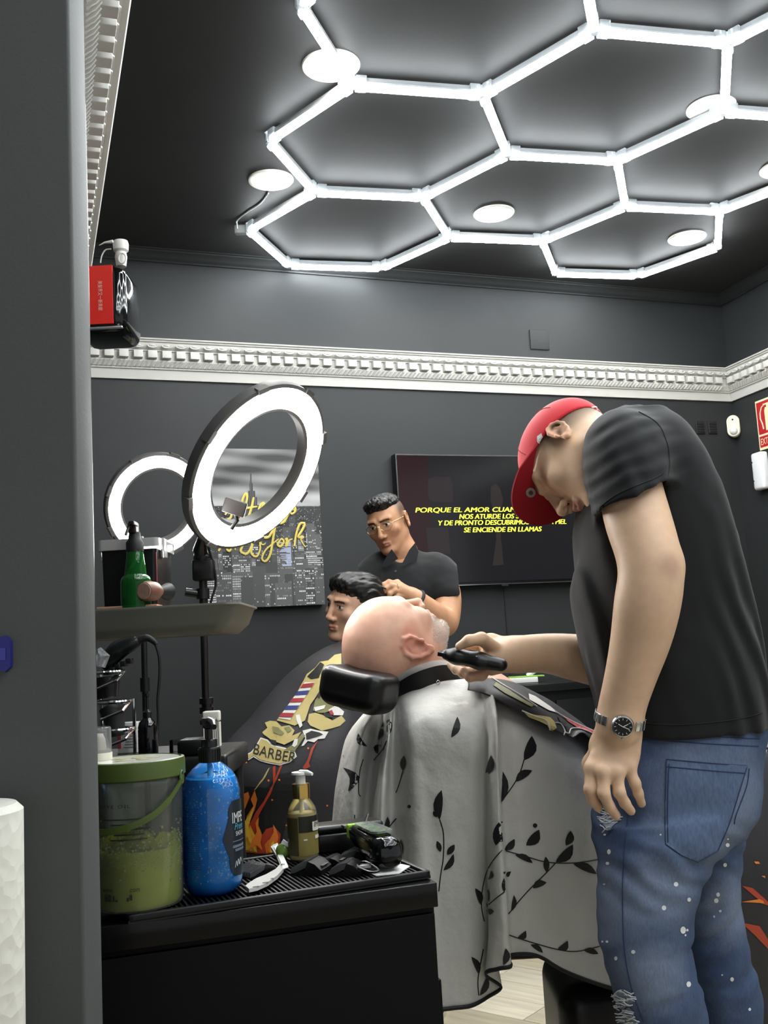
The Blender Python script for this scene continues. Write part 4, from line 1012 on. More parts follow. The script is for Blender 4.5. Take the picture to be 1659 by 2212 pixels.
# clear cap with a white nozzle standing on the lid
cp = cyl_map(bc, .040, -1.75, 0); ccx = P(212, 1600, bc.y + .01).x
nz = thing('spray_bottle', 'white nozzle bottle under a clear cap standing on the bucket lid', 'bottle', (ccx, bc.y + .012, lz + .0014))
cs_ = bc.y / F_PX; lz2 = lz + .0014
mb = MB(); mb.lathe((ccx, bc.y + .012, lz2), [(0, 0), (.0185, 0), (.0185, .010), (.016, .012), (.011, .014), (.0095, .028), (.006, .036), (0, .037)], 24); mb.build('nozzle', mat('nozzle_cream', '#dcd8c8', .4), parent=nz)
mb = MB(); mb.lathe((ccx, bc.y + .012, lz2), [(.0182, .010), (.0175, .044), (.016, .0455), (0, .0455)], 24); mb.build('clear_cap', clear_mat('cap_clear', (.9, .9, .9), 1, .06, haze=((.8, .8, .8), .16)), parent=nz)
# ---------------- blue gel bottle
f0 = onmat(463, 1941); d_ = Vector((f0.x, f0.y, 0)).normalized(); R = .0425; qc = Vector((f0.x, f0.y, 0)) + d_ * R
def qz(py, dr=0.0): return P(463, py, qc.y - dr).z
z0 = TZ
def Z(py): return z0 + (1925 - py) * qc.y / F_PX * .935
bb = thing('blue_gel_bottle', 'tall bottle of bubbly blue gel with a black pump', 'bottle', (qc.x, qc.y, z0))
s_ = qc.y / F_PX
prof = [(0, 0), (R * .72, 0), (R * .90, .006), (R * .985, .018), (R, .032), (R, Z(1738) - z0), (R * .985, Z(1706) - z0), (R * .90, Z(1684) - z0), (R * .74, Z(1665) - z0), (R * .50, Z(1650) - z0), (R * .34, Z(1643) - z0), (R * .31, Z(1638) - z0)]
mb = MB(); mb.lathe((qc.x, qc.y, z0), prof, 56); mb.build('bottle_wall', clear_mat('bottle_plastic', (.93, .96, 1.0), 1.0, .04), parent=bb)
gelb = mat('blue_gel', '#38adff', .15, trans=.2, spec=.5, ior=1.33, vary=(30, .2))
gp = [(max(0, r - .0012), h + .0012 if i < 3 else h) for i, (r, h) in enumerate(prof[:8])] + [(R * .82, Z(1673) - z0), (0, Z(1672) - z0)]
mb = MB(); mb.lathe((qc.x, qc.y, z0), gp, 48); mb.build('gel', gelb, parent=bb)
mb = MB()
for i in range(420):
    t = rb.uniform(-1.55, 1.55); zz = rb.uniform(.02, Z(1690) - z0); rr = np.interp(zz, [h for r, h in gp[1:8]], [r for r, h in gp[1:8]])
    r = rb.choice((.0008, .0011, .0014, .0019)); mb.sphere(cyl_map(qc, rr - r * .35, t, z0 + zz), r, 6, (1, 1, rb.uniform(.8, 1.5)))
o = mb.build('gel_bubbles', mat('blue_bubble', '#a8dcfa', .05, spec=.9), parent=bb); o['kind'] = 'stuff'
mb = MB()
for (a, b) in ((.50, 1688), (.62, 1680), (.55, 1674), (.72, 1672), (.80, 1680), (.44, 1680), (.66, 1690), (.84, 1690), (.38, 1672), (.62, 1666), (.75, 1664)):
    zz = Z(b); rr = np.interp(zz - z0, [h for r, h in prof[1:]], [r for r, h in prof[1:]]); c = cyl_map(qc, rr - .0008, a, zz); out = Vector((c.x - qc.x, c.y - qc.y, 0)).normalized(); tx_, ty_, _ = basis((out + ZUP * .4))
    mb.tube([c + tx_ * (.0032 * math.cos(t)) + ty_ * (.0032 * math.sin(t)) for t in [2 * math.pi * i / 6 for i in range(6)]], .00045, 5, closed=True)
o = mb.build('foam', mat('foam_white', '#dfe9f2', .3), parent=bb); o['kind'] = 'stuff'
mb = MB(); mb.tube([(qc.x, qc.y, Z(1640)), (qc.x, qc.y, z0 + .02)], .004, 10); mb.build('dip_tube', mat('tube_blue', '#6fb6d8', .3), parent=bb)
mb = MB(); mb.lathe((qc.x, qc.y, 0), [(R * .36, Z(1643)), (R * .36, Z(1612)), (R * .34, Z(1610)), (R * .28, Z(1609)), (R * .28, Z(1594)), (R * .26, Z(1592)), (0, Z(1592))], 32); pc2 = mb.build('collar', BLK, parent=bb)
for i in range(24):
    a = 2 * math.pi * i / 24; mb = MB(); mb.box((qc.x + R * .362 * math.cos(a), qc.y + R * .362 * math.sin(a), (Z(1640) + Z(1614)) / 2), .0022, .0016, Z(1614) - Z(1640), ax=(Vector((-math.sin(a), math.cos(a), 0)), Vector((math.cos(a), math.sin(a), 0)), ZUP)); mb.build('grip', BLK, parent=pc2, smooth=False)
hpz = Z(1556)
mb = MB(); mb.lathe((qc.x, qc.y, 0), [(.0055, Z(1592)), (.0055, Z(1570)), (.0085, Z(1566)), (.0085, Z(1562)), (.012, Z(1560)), (.0125, hpz + .004), (.010, hpz + .007), (0, hpz + .0075)], 24)
mb.tube([(qc.x, qc.y, hpz + .001), (qc.x + .010, qc.y - .02, hpz), (qc.x + .014, qc.y - .036, hpz - .004)], [.0075, .006, .004], 12); mb.build('pump_head', BLK, parent=bb)
LB_ = mat('label_black', '#1c232b', .35)
zm = Z(1806)
cols = [(math.radians(t), zm - h * s_, zm + h * s_) for t, h in ((20, 2), (22, 9), (25, 17), (29, 28), (32, 36), (33.5, 58), (36, 66), (40, 69), (44, 75), (60, 76), (80, 75), (100, 76), (120, 70), (138, 30))]
mb = MB(); cyl_patch(mb, qc, R + .0006, cols); lab = mb.build('label', LB_, parent=bb)
mb = MB(); cyl_text(mb, 'IMPE', qc, R + .0010, math.radians(41), math.radians(75), Z(1774), .0145)
mb.build('label_title', mat('label_white', '#d4d6d4', .4), parent=lab, smooth=False)
mb = MB(); cyl_text(mb, 'Prem', qc, R + .0010, math.radians(46), math.radians(78), Z(1789), .009, shear=.3); mb.build('label_script', mat('label_teal', '#4f9cb0', .4), parent=lab, smooth=False)
mb = MB(); cyl_text(mb, 'SHOWE', qc, R + .0010, math.radians(49), math.radians(80), Z(1802), .006); mb.build('label_words', MATS['label_white'], parent=lab, smooth=False)
mb = MB()
for yy in (1813, 1824, 1832): cyl_patch(mb, qc, R + .0010, [(math.radians(a), Z(yy) - .0006 * (1 + (yy > 1815) * 2), Z(yy) + .0006 * (1 + (yy > 1815) * 2)) for a in range(40 + (yy == 1832) * 6, 84, 6)])
o = mb.build('label_lines', mat('label_grey', '#5f6d78', .4), parent=lab, smooth=False); o['kind'] = 'stuff'
mb = MB(); pl = [(44, 1868), (48, 1855), (50, 1866), (54, 1852), (57, 1864), (62, 1850), (66, 1860)]
mb.tube(spline([cyl_map(qc, R + .001, math.radians(a), Z(b)) for a, b in pl], 5), .0004, 5); mb.build('signature', MATS['label_white'], parent=lab)
mb = MB()
for i in range(30): cyl_patch(mb, qc, R + .0006, [(math.radians(a), Z(1736 + i * 4.4) - .0004, Z(1736 + i * 4.4) + .0004) for a in range(-80, -22, 8)])
o = mb.build('back_print', mat('print_navy', '#0b3f7c', .4), parent=bb, smooth=False); o['kind'] = 'stuff'
# ---------------- amber pump bottle
f0 = onmat(657, 1861); d_ = Vector((f0.x, f0.y, 0)).normalized(); yc = Vector((f0.x, f0.y, 0)) + d_ * .0235; s_ = yc.y / F_PX; R = 31 * s_
def Z(py): return TZ + (1854 - py) * s_ * .92
yb = thing('amber_gel_bottle', 'small amber gel bottle with gold collar and white pump', 'bottle', (yc.x, yc.y, TZ))
prof = [(0, 0), (R * .9, 0), (R, .003), (R, Z(1752) - TZ), (R * .93, Z(1742) - TZ), (R * .72, Z(1730) - TZ), (R * .55, Z(1722) - TZ), (R * .52, Z(1718) - TZ)]
mb = MB(); mb.lathe((yc.x, yc.y, TZ), prof, 40); mb.build('bottle_wall', clear_mat('amber_plastic', (.97, .95, .86), 1, .04, haze=((.8, .78, .7), .08)), parent=yb)
mb = MB(); mb.lathe((yc.x, yc.y, TZ), [(0, .0012), (R * .9, .0012), (R * .97, .004), (R * .97, Z(1752) - TZ), (0, Z(1751) - TZ)], 36); mb.build('gel', mat('amber_gel', '#ead98a', .2, trans=.3, ior=1.33), parent=yb)
LK = mat('label_olive', '#8d8046', .35, metal=.2); LK2 = mat('label_dark', '#1d1b12', .4)
mb = MB(); cyl_patch(mb, yc, R + .0005, [(math.radians(a), Z(1842), Z(1757)) for a in range(-150, 160, 10)]); la = mb.build('label', LK, parent=yb)
mb = MB(); cyl_patch(mb, yc, R + .0009, [(math.radians(a), Z(1792), Z(1757)) for a in range(-15, 160, 8)]); mb.build('label_band', LK2, parent=la)
mb = MB(); cyl_patch(mb, yc, R + .0009, [(math.radians(a), Z(1842), Z(1760)) for a in (-90, -70, -50, -30, -18)]); mb.build('label_side', mat('label_brown', '#423c20', .4), parent=la)
mb = MB(); cyl_text(mb, 'IMP', yc, R + .0022, math.radians(46), math.radians(78), Z(1782), .0085)
mb.build('label_title', LK2, parent=la, smooth=False)
mb = MB(); cyl_patch(mb, yc, R + .0016, [(math.radians(a), Z(1790) + .001 * (a < 42), Z(1770)) for a in (38, 42, 50, 60, 70, 80)]); mb.build('title_shield', mat('shield_white', '#d8d5c6', .4), parent=la)
mb = MB(); cyl_patch(mb, yc, R + .0014, [(math.radians(a), Z(1808), Z(1800)) for a in (50, 60, 70, 80)]); cyl_patch(mb, yc, R + .0014, [(math.radians(a), Z(1809), Z(1806)) for a in (2, 8, 16)])
o = mb.build('label_print', MATS['shield_white'], parent=la, smooth=False); o['kind'] = 'stuff'
mb = MB(); mb.lathe((yc.x, yc.y, 0), [(R * .6, Z(1720)), (R * .6, Z(1690)), (R * .58, Z(1688)), (0, Z(1688))], 32); mb.build('gold_collar', mat('gold_metal', '#c8a45a', .18, metal=1.0), parent=yb)
mb = MB(); mb.lathe((yc.x, yc.y, 0), [(R * .33, Z(1690)), (R * .33, Z(1672)), (R * .30, Z(1671)), (R * .30, Z(1668)), (R * .62, Z(1667)), (R * .6, Z(1662)), (0, Z(1661))], 24)
mb.tube([(yc.x, yc.y, Z(1664)), (yc.x + .012, yc.y - .010, Z(1663)), (yc.x + .021, yc.y - .016, Z(1666))], [.005, .0045, .0025], 10); mb.build('pump_head', WHITE, parent=yb)
mb = MB(); mb.tube([(yc.x, yc.y, Z(1718)), (yc.x, yc.y, Z(1752))], .004, 10); mb.build('dip_tube', mat('tube_yellow', '#d6cf9a', .3), parent=yb)
# ---------------- grooming tools on the mat
SIL = mat('brushed_steel', '#cfd0d0', .22, metal=1.0); GPL = mat('guard_black', '#0b0b0c', .3, spec=.55); GTE = mat('guard_teeth_highlight', '#4a4b4c', .25, spec=.7)  # guard teeth coloured greyer than the black body to imitate highlights
def flat_poly(name, pts, th, m, parent, z=0.0, holes=None, bev=0.0):
    mb = MB(); o3 = [onmat(x, y, z) for x, y in pts]; n = len(o3)
    mb.add(o3 + [p + ZUP * th for p in o3], [tuple(range(n - 1, -1, -1)), tuple(range(n, 2 * n))] + [(i, (i + 1) % n, n + (i + 1) % n, n + i) for i in range(n)])
    return mb.build(name, m, parent=parent, angle=30)
RZW = mat('razor_white', '#d9d8d3', .25, metal=.25)
rz = thing('straight_razor', 'silver folding razor lying open on the ribbed mat', 'razor', onmat(575, 1905))
flat_poly('handle', [(530, 1921), (536, 1916), (553, 1905), (575, 1896), (596, 1884), (607, 1872), (616, 1874), (612, 1884), (600, 1898), (578, 1914), (556, 1924), (538, 1928)], .005, RZW, rz, .004)
for (x, y, a) in ((553, 1915, 6), (574, 1906, 6), (590, 1897, 5)):
    c = onmat(x, y, .0094); mb = MB(); mb.sphere(c, .0011 * a * .5, 10, (1.6, .8, .12), ax=(mdir, mnn, ZUP)); mb.build('slot', BLK, parent=rz)
flat_poly('blade_arm', [(606, 1876), (615, 1874), (619, 1868), (604, 1836), (600, 1826), (592, 1829), (585, 1834), (590, 1842), (597, 1853)], .004, RZW, rz, .003)
flat_poly('blade', [(592, 1830), (600, 1826), (618, 1862), (623, 1874), (612, 1878)], .0012, WHITE, rz, .008)
mb = MB(); c = onmat(611, 1874, .006); mb.lathe(c, [(0, .005), (.003, .005), (.003, -.004)], 12); mb.build('pivot', CHROME, parent=rz)
def guard(pxc, pyc, ang, L, W, H, label, z=.0, teeth=9):
    c = onmat(pxc, pyc, z); a = math.radians(ang); X = mdir * math.cos(a) - mnn * math.sin(a); Y = ZUP.cross(X)
    t = thing('comb_guard', label, 'comb guard', c, 'black clipper comb guards on the mat')
    mb = MB(); mb.prism([(-L * .5, 0), (L * .5, 0), (L * .5, H * .35), (L * .30, H * .8), (L * .08, H), (-L * .02, H * .35), (-L * .5, H * .10)], W, c - Y * (W / 2), X, ZUP, Y); mb.build('body', GPL, parent=t, angle=30)
    mb = MB()
    for i in range(teeth):
        y = -W / 2 + W * (i + .5) / teeth; w = W / teeth * .42
        mb.prism([(-L * .5, 0), (-L * .46, H * .5), (-L * .1, H * .98), (L * .10, H * 1.06), (L * .06, H * .6)], w, c + Y * (y - w / 2), X, ZUP, Y)
    o = mb.build('teeth', GTE, parent=t, smooth=False); o['kind'] = 'stuff'
    mb = MB(); mb.box(c + X * (L * .38) + ZUP * (H * .55), L * .22, W * .5, .003, ax=(X, Y, (ZUP + X * .5).normalized())); mb.build('size_tab', mat('tab_grey', '#3a3836', .4), parent=t)
    return t
guard(555, 1888, 15, .050, .046, .016, 'black comb guard half under the open razor')
guard(672, 1884, -40, .050, .044, .020, 'black comb guard with a printed grey size tab')
guard(752, 1886, -35, .048, .042, .018, 'black comb guard with wide teeth in front of the clipper')
guard(718, 1866, -40, .040, .036, .012, 'small black comb guard with fine teeth behind the wide-toothed one')
guard(770, 1856, -30, .052, .038, .016, 'black comb guard leaning against the black and clear clipper')
mb = MB(); c = onmat(684, 1868, .006); 
for i in range(60):
    a = rb.uniform(0, 6.28); d = rb.uniform(.2, 1); p = c + Vector((.016 * d * math.cos(a), .010 * d * math.sin(a), 0)); mb.tube([p - ZUP * .006, p + Vector((rb.uniform(-.008, .008), rb.uniform(-.008, .008), rb.uniform(.001, .009)))], .0008, 4)
mb.sphere(c, .017, 12, (1.0, .65, .32)); tag(mb.build('hair_tuft', BLKM), 'tuft of cut black hair at the foot of the amber bottle', 'hair tuft')
# small clip with green lens
gl_ = thing('small_trimmer', 'small trimmer with green end and white blade by the amber bottle', 'trimmer', onmat(612, 1838))
c = onmat(612, 1838, .013); mb = MB(); mb.sphere(c, .0125, 16, (1, .8, 1)); mb.build('green_end', mat('olive_plastic', '#6e8f3a', .3), parent=gl_)
mb = MB(); mb.box(c + Vector((.006, -.006, .012)), .016, .003, .006, ax=(Vector((.8, 0, -.6)), Vector((0, 1, 0)), Vector((.6, 0, .8)))); mb.build('blade', WHITE, parent=gl_, smooth=False)
# razor case behind
kc = onmat(760, 1838); kl = 138 * 1.78 / F_PX; kh = .043; kx = CD
cs3 = thing('tool_case', 'black hard case with a rounded lid at the back of the mat', 'case', kc)
ax3 = (kx, CN, ZUP)
mb = MB(); mb.box(kc + ZUP * (kh * .36) - CN * .028, kl, .05, kh * .72, ax=ax3, bev=.005); mb.build('base', GPL, parent=cs3)
mb = MB(); mb.box(kc + ZUP * (kh * .87) - CN * .028, kl + .004, .054, kh * .26, ax=ax3, bev=.006); mb.build('lid', BLK, parent=cs3)
mb = MB(); mb.box(kc + kx * (kl / 2) + ZUP * (kh * .6) - CN * .02, .01, .014, .012, ax=ax3, bev=.003); mb.build('latch', BLK, parent=cs3)
# clipper with clear window and green parts
ca, cb = onmat(778, 1852), onmat(848, 1886); cdv = (cb - ca); cl_ = .125; cdv = Vector((cdv.x, cdv.y, 0)).normalized(); csd = ZUP.cross(cdv)
cc = cb - cdv * .002
ck = thing('hair_clipper', 'black cordless clipper with a clear window and green parts inside', 'clipper', cb)
mb = MB(); loops = []
for t, w, h, zz in ((0, .030, .030, .024), (.008, .040, .042, .026), (.03, .046, .047, .0275), (.07, .044, .044, .030), (.11, .038, .036, .034), (.138, .032, .026, .038), (.145, .028, .02, .040)):
    o = cb - cdv * t + ZUP * zz; lo = []
    for i in range(24):
        a = 2 * math.pi * i / 24; ca_, sa_ = math.cos(a), math.sin(a); r = (abs(ca_) ** 3.2 + abs(sa_) ** 3.2) ** (-1 / 3.2)
        lo.append(tuple(o + csd * (w / 2 * ca_ * r) + ZUP * (h / 2 * sa_ * r)))
    loops.append(lo)
loftloops(mb, loops); mb.build('body', mat('clipper_gloss', '#08090a', .12, spec=.6), parent=ck, angle=60)
mb = MB(); lp = []
for t, w, zz in ((.026, .022, .0530), (.034, .034, .0528), (.08, .034, .0535), (.115, .028, .0535), (.125, .018, .053)):
    lp.append((t, w, zz))
vs = []; 
for t, w, zz in lp: vs += [cb - cdv * t + csd * (w / 2) + ZUP * zz, cb - cdv * t - csd * (w / 2) + ZUP * zz]
top = [v + ZUP * .0035 for v in vs]
mb.add(vs + top, [(10 + 2 * i, 10 + 2 * i + 2, 10 + 2 * i + 3, 10 + 2 * i + 1) for i in range(4)] + [(2 * i, 2 * i + 2, 12 + 2 * i, 10 + 2 * i) for i in range(4)] + [(2 * i + 1, 2 * i + 3, 13 + 2 * i, 11 + 2 * i) for i in range(4)] + [(0, 1, 11, 10), (8, 9, 19, 18)])
mb.build('window', clear_mat('clipper_window', (.85, .88, .86), 1, .05, haze=((.6, .66, .62), .3)), parent=ck)
LIME = mat('lime_plastic', '#8fc42e', .35)
for t, w in ((.045, .018), (.07, .020), (.095, .016)):
    mb = MB(); mb.tube([cb - cdv * t + ZUP * .0545 + csd * (w / 2 * math.cos(a)) + cdv * (.008 * math.sin(a)) for a in [2 * math.pi * i / 14 for i in range(14)]], .0014, 6, closed=True); mb.build('green_rotor', LIME, parent=ck)
e = cb - cdv * .150 + ZUP * .040
mb = MB(); mb.box(e, .012, .030, .022, ax=(cdv, csd, ZUP), bev=.003); mb.build('green_collar', LIME, parent=ck)
mb = MB(); mb.box(e - cdv * .012 + ZUP * .006, .016, .036, .004, ax=(cdv, csd, ZUP)); mb.build('blade', SIL, parent=ck, smooth=False)
mb = MB(); mb.tube([e + csd * .016 + ZUP * .01, e + csd * .022 + ZUP * .024], .002, 6); mb.build('lever', SIL, parent=ck)
# white card under the clipper
flat = thing('white_card', 'white plastic card sticking out from under the clipper', 'card', onmat(850, 1888))
flat_poly('card_sheet', [(792, 1884), (806, 1876), (868, 1868), (886, 1872), (862, 1888), (812, 1893)], .0012, WHITE, flat, .0003)
# razor handle loop beside the clipper
lp_ = [onmat(x, y, .012) for x, y in ((772, 1866), (790, 1862), (812, 1874), (818, 1882), (800, 1884), (780, 1876))]
mb = MB(); mb.tube(spline(lp_, 6, closed=True), .0018, 8, closed=True); mb.sphere(onmat(795, 1874, .008), .02, 14, (1.1, .5, .3), ax=(mdir, mnn, ZUP)); tag(mb.build('neck_duster', GPL), 'flat black oval pad with a shiny rim beside the clipper', 'pad')
# ------------------------------------------------------------------ sculpting: smooth-blended distance fields, meshed with surface nets
def vnoise(x, y, z, sc, seed=0):
    "smooth value noise in -1..1 on arrays"
    x, y, z = np.broadcast_arrays(x * sc, y * sc, z * sc)
    xi, yi, zi = np.floor(x).astype(np.int64), np.floor(y).astype(np.int64), np.floor(z).astype(np.int64)
    fx, fy, fz = x - xi, y - yi, z - zi
    fx, fy, fz = [f * f * (3 - 2 * f) for f in (fx, fy, fz)]
    def h(a, b, c):
        n = (a * 374761393 + b * 668265263 + c * 2147483647 + seed * 1274126177) & 0xffffffff
        n = ((n ^ (n >> 13)) * 1274126177) & 0xffffffff
        return ((n ^ (n >> 16)) & 0xffff) / 32767.5 - 1
    r = 0
    for a, wa in ((0, 1 - fx), (1, fx)):
        for b, wb in ((0, 1 - fy), (1, fy)):
            for c, wc in ((0, 1 - fz), (1, fz)):
                r = r + h(xi + a, yi + b, zi + c) * wa * wb * wc
    return r
def surface_nets(F, o, h):
    nx, ny, nz = F.shape; S = F < 0
    c = np.zeros((nx - 1, ny - 1, nz - 1), np.int8)
    for i in (0, 1):
        for j in (0, 1):
            for k in (0, 1): c += S[i:nx - 1 + i, j:ny - 1 + j, k:nz - 1 + k]
    cells = np.argwhere((c > 0) & (c < 8))
    idx = -np.ones(c.shape, np.int64); idx[tuple(cells.T)] = np.arange(len(cells))
    acc = np.zeros((len(cells), 3)); cnt = np.zeros(len(cells))
    cor = [(i, j, k) for i in (0, 1) for j in (0, 1) for k in (0, 1)]
    for a in cor:
        for ax in range(3):
            if a[ax]: continue
            b = list(a); b[ax] = 1
            fa = F[cells[:, 0] + a[0], cells[:, 1] + a[1], cells[:, 2] + a[2]]; fb = F[cells[:, 0] + b[0], cells[:, 1] + b[1], cells[:, 2] + b[2]]
            m = (fa < 0) != (fb < 0); t = fa[m] / (fa[m] - fb[m])
            p = np.tile(np.array(a, float), (m.sum(), 1)); p[:, ax] = t
            acc[m] += p; cnt[m] += 1
    V = (cells + acc / cnt[:, None]) * h + np.array(o)
    Q = []
    for ax in range(3):
        u, v = (ax + 1) % 3, (ax + 2) % 3
        sl0 = [slice(None)] * 3; sl1 = [slice(None)] * 3; sl0[ax] = slice(0, -1); sl1[ax] = slice(1, None)
        A, B = S[tuple(sl0)], S[tuple(sl1)]
        e = np.argwhere(A != B)
        lim = np.array(c.shape)
        ok = (e[:, u] > 0) & (e[:, v] > 0) & (e[:, u] < lim[u]) & (e[:, v] < lim[v]) & (e[:, ax] < lim[ax]); e = e[ok]
        q = []
        for du, dv in ((-1, -1), (0, -1), (0, 0), (-1, 0)):
            w = e.copy(); w[:, u] += du; w[:, v] += dv; q.append(idx[w[:, 0], w[:, 1], w[:, 2]])
        q = np.stack(q, 1); fl = ~A[e[:, 0], e[:, 1], e[:, 2]]; q[fl] = q[fl][:, ::-1]
        Q.append(q)
    Q = np.concatenate(Q); Q = Q[(Q >= 0).all(1)]
    return V, Q
def v3(p): return np.array((p[0], p[1], p[2]), float)
class Field:
    def __init__(s): s.ops = []
    def _cap(s, a, b, ra, rb, n, sq):
        a, b = v3(a), v3(b); ba = b - a; L = max(ba @ ba, 1e-12); nn = None if n is None else v3(Vector(n).normalized())
        def f(x, y, z):
            px, py, pz = x - a[0], y - a[1], z - a[2]
            t = np.clip((px * ba[0] + py * ba[1] + pz * ba[2]) / L, 0, 1)
            dx, dy, dz = px - ba[0] * t, py - ba[1] * t, pz - ba[2] * t
            l2 = dx * dx + dy * dy + dz * dz
            if nn is not None:
                dn = dx * nn[0] + dy * nn[1] + dz * nn[2]; l2 = l2 + dn * dn * (1 / (sq * sq) - 1)
            return np.sqrt(np.maximum(l2, 0)) - (ra + (rb - ra) * t)
        r = max(ra, rb) * max(1, sq if n is not None else 1)
        return f, np.minimum(a, b) - r, np.maximum(a, b) + r
    def cap(s, a, b, ra, rb, k=.01, n=None, sq=1.0, op='u'):
        f, lo, hi = s._cap(a, b, ra, rb, n, sq); s.ops.append((op, f, lo, hi, k)); return s
    def path(s, pts, rs, k=.01, n=None, sq=1.0, op='u'):
        for i in range(len(pts) - 1): s.cap(pts[i], pts[i + 1], rs[i], rs[i + 1], k, n, sq, op)
        return s
    def spath(s, pts, rs, k=.01, m=4, **kw):
        "path through a smooth curve"
        P_ = spline(pts, m); R_ = [v.x for v in spline([Vector((r, 0, 0)) for r in rs], m)]
        return s.path(P_, R_, k, **kw)
    def ell(s, c, r, ax=None, k=.01, op='u'):
        c = v3(c); X, Y, Z = [v3(q) for q in (ax if ax else ((1, 0, 0), (0, 1, 0), (0, 0, 1)))]
        def f(x, y, z):
            px, py, pz = x - c[0], y - c[1], z - c[2]
            u = px * X[0] + py * X[1] + pz * X[2]; v = px * Y[0] + py * Y[1] + pz * Y[2]; w = px * Z[0] + py * Z[1] + pz * Z[2]
            k0 = np.sqrt((u / r[0]) ** 2 + (v / r[1]) ** 2 + (w / r[2]) ** 2); k1 = np.sqrt((u / r[0] ** 2) ** 2 + (v / r[1] ** 2) ** 2 + (w / r[2] ** 2) ** 2)
            return k0 * (k0 - 1) / np.maximum(k1, 1e-9)
        e = max(r); s.ops.append((op, f, c - e, c + e, k)); return s
    def rbox(s, c, hs, rad, ax=None, k=.01, op='u'):
        c = v3(c); A = [v3(q) for q in (ax if ax else ((1, 0, 0), (0, 1, 0), (0, 0, 1)))]
        def f(x, y, z):
            px, py, pz = x - c[0], y - c[1], z - c[2]; q = []
            for a, h_ in zip(A, hs): q.append(np.abs(px * a[0] + py * a[1] + pz * a[2]) - (h_ - rad))
            return np.sqrt(sum(np.maximum(t, 0) ** 2 for t in q)) + np.minimum(np.maximum(np.maximum(q[0], q[1]), q[2]), 0) - rad
        e = math.sqrt(sum(h_ * h_ for h_ in hs)); s.ops.append((op, f, c - e, c + e, k)); return s
    def prof(s, rows, k=.02, pw=2.3, op='u', rot=0.0, cap_r=0.0):
        "rows: (world centre, half width along x', half depth along y'); sections stacked along z"
        rows = sorted(rows, key=lambda r: r[0][2]); z0 = np.array([r[0][2] for r in rows])
        zz = np.linspace(z0[0], z0[-1], 200)
        def sm(v):
            v = np.array(v, float); t = np.interp(zz, z0, v)
            m = np.gradient(v, z0); out = np.zeros_like(zz); i = np.clip(np.searchsorted(z0, zz) - 1, 0, len(z0) - 2)
            hh = z0[i + 1] - z0[i]; u = (zz - z0[i]) / hh
            return (2 * u ** 3 - 3 * u ** 2 + 1) * v[i] + (u ** 3 - 2 * u ** 2 + u) * hh * m[i] + (-2 * u ** 3 + 3 * u ** 2) * v[i + 1] + (u ** 3 - u ** 2) * hh * m[i + 1]
        cx, cy, rx, ry = sm([r[0][0] for r in rows]), sm([r[0][1] for r in rows]), sm([r[1] for r in rows]), sm([r[2] for r in rows])
        cr, sr = math.cos(rot), math.sin(rot)
        def f(x, y, z):
            Xc, Yc, Rx, Ry = (np.interp(z, zz, q) for q in (cx, cy, rx, ry))
            dx, dy = x - Xc, y - Yc; u = (dx * cr + dy * sr) / Rx; v = (-dx * sr + dy * cr) / Ry
            d = ((np.abs(u) ** pw + np.abs(v) ** pw) ** (1 / pw) - 1) * np.minimum(Rx, Ry)
            return np.maximum(d, np.maximum(z - zz[-1], zz[0] - z))
        R = max(rx.max(), ry.max()) * 1.15
        s.ops.append((op, f, np.array([cx.min() - R, cy.min() - R, zz[0]]), np.array([cx.max() + R, cy.max() + R, zz[-1]]), k)); return s
    def cut(s, p, n, k=.004):
        "keep the side that n points away from"
        p, n = v3(p), v3(Vector(n).normalized())
        s.ops.append(('i', lambda x, y, z: (x - p[0]) * n[0] + (y - p[1]) * n[1] + (z - p[2]) * n[2], None, None, k)); return s
    def cut_in(s, p, n, lo, hi, k=.004):
        "a plane cut that acts only inside a box"
        p, n = v3(p), v3(Vector(n).normalized())
        s.ops.append(('il', lambda x, y, z: (x - p[0]) * n[0] + (y - p[1]) * n[1] + (z - p[2]) * n[2], v3(lo), v3(hi), k)); return s
    def disp(s, f): s.ops.append(('d', f, None, None, 0)); return s
    def sub(s, F2, lo, hi, k=.01):
        "blend in another field that was shaped (cut) on its own"
        s.ops.append(('u', F2, v3(lo), v3(hi), k)); return s
    def mesh(s, lo, hi, h):
        lo, hi = v3(lo), v3(hi); n = np.ceil((hi - lo) / h).astype(int) + 1
        xs, ys, zs = [lo[i] + np.arange(n[i]) * h for i in range(3)]
        return surface_nets(s.grid(xs, ys, zs, h), lo, h)
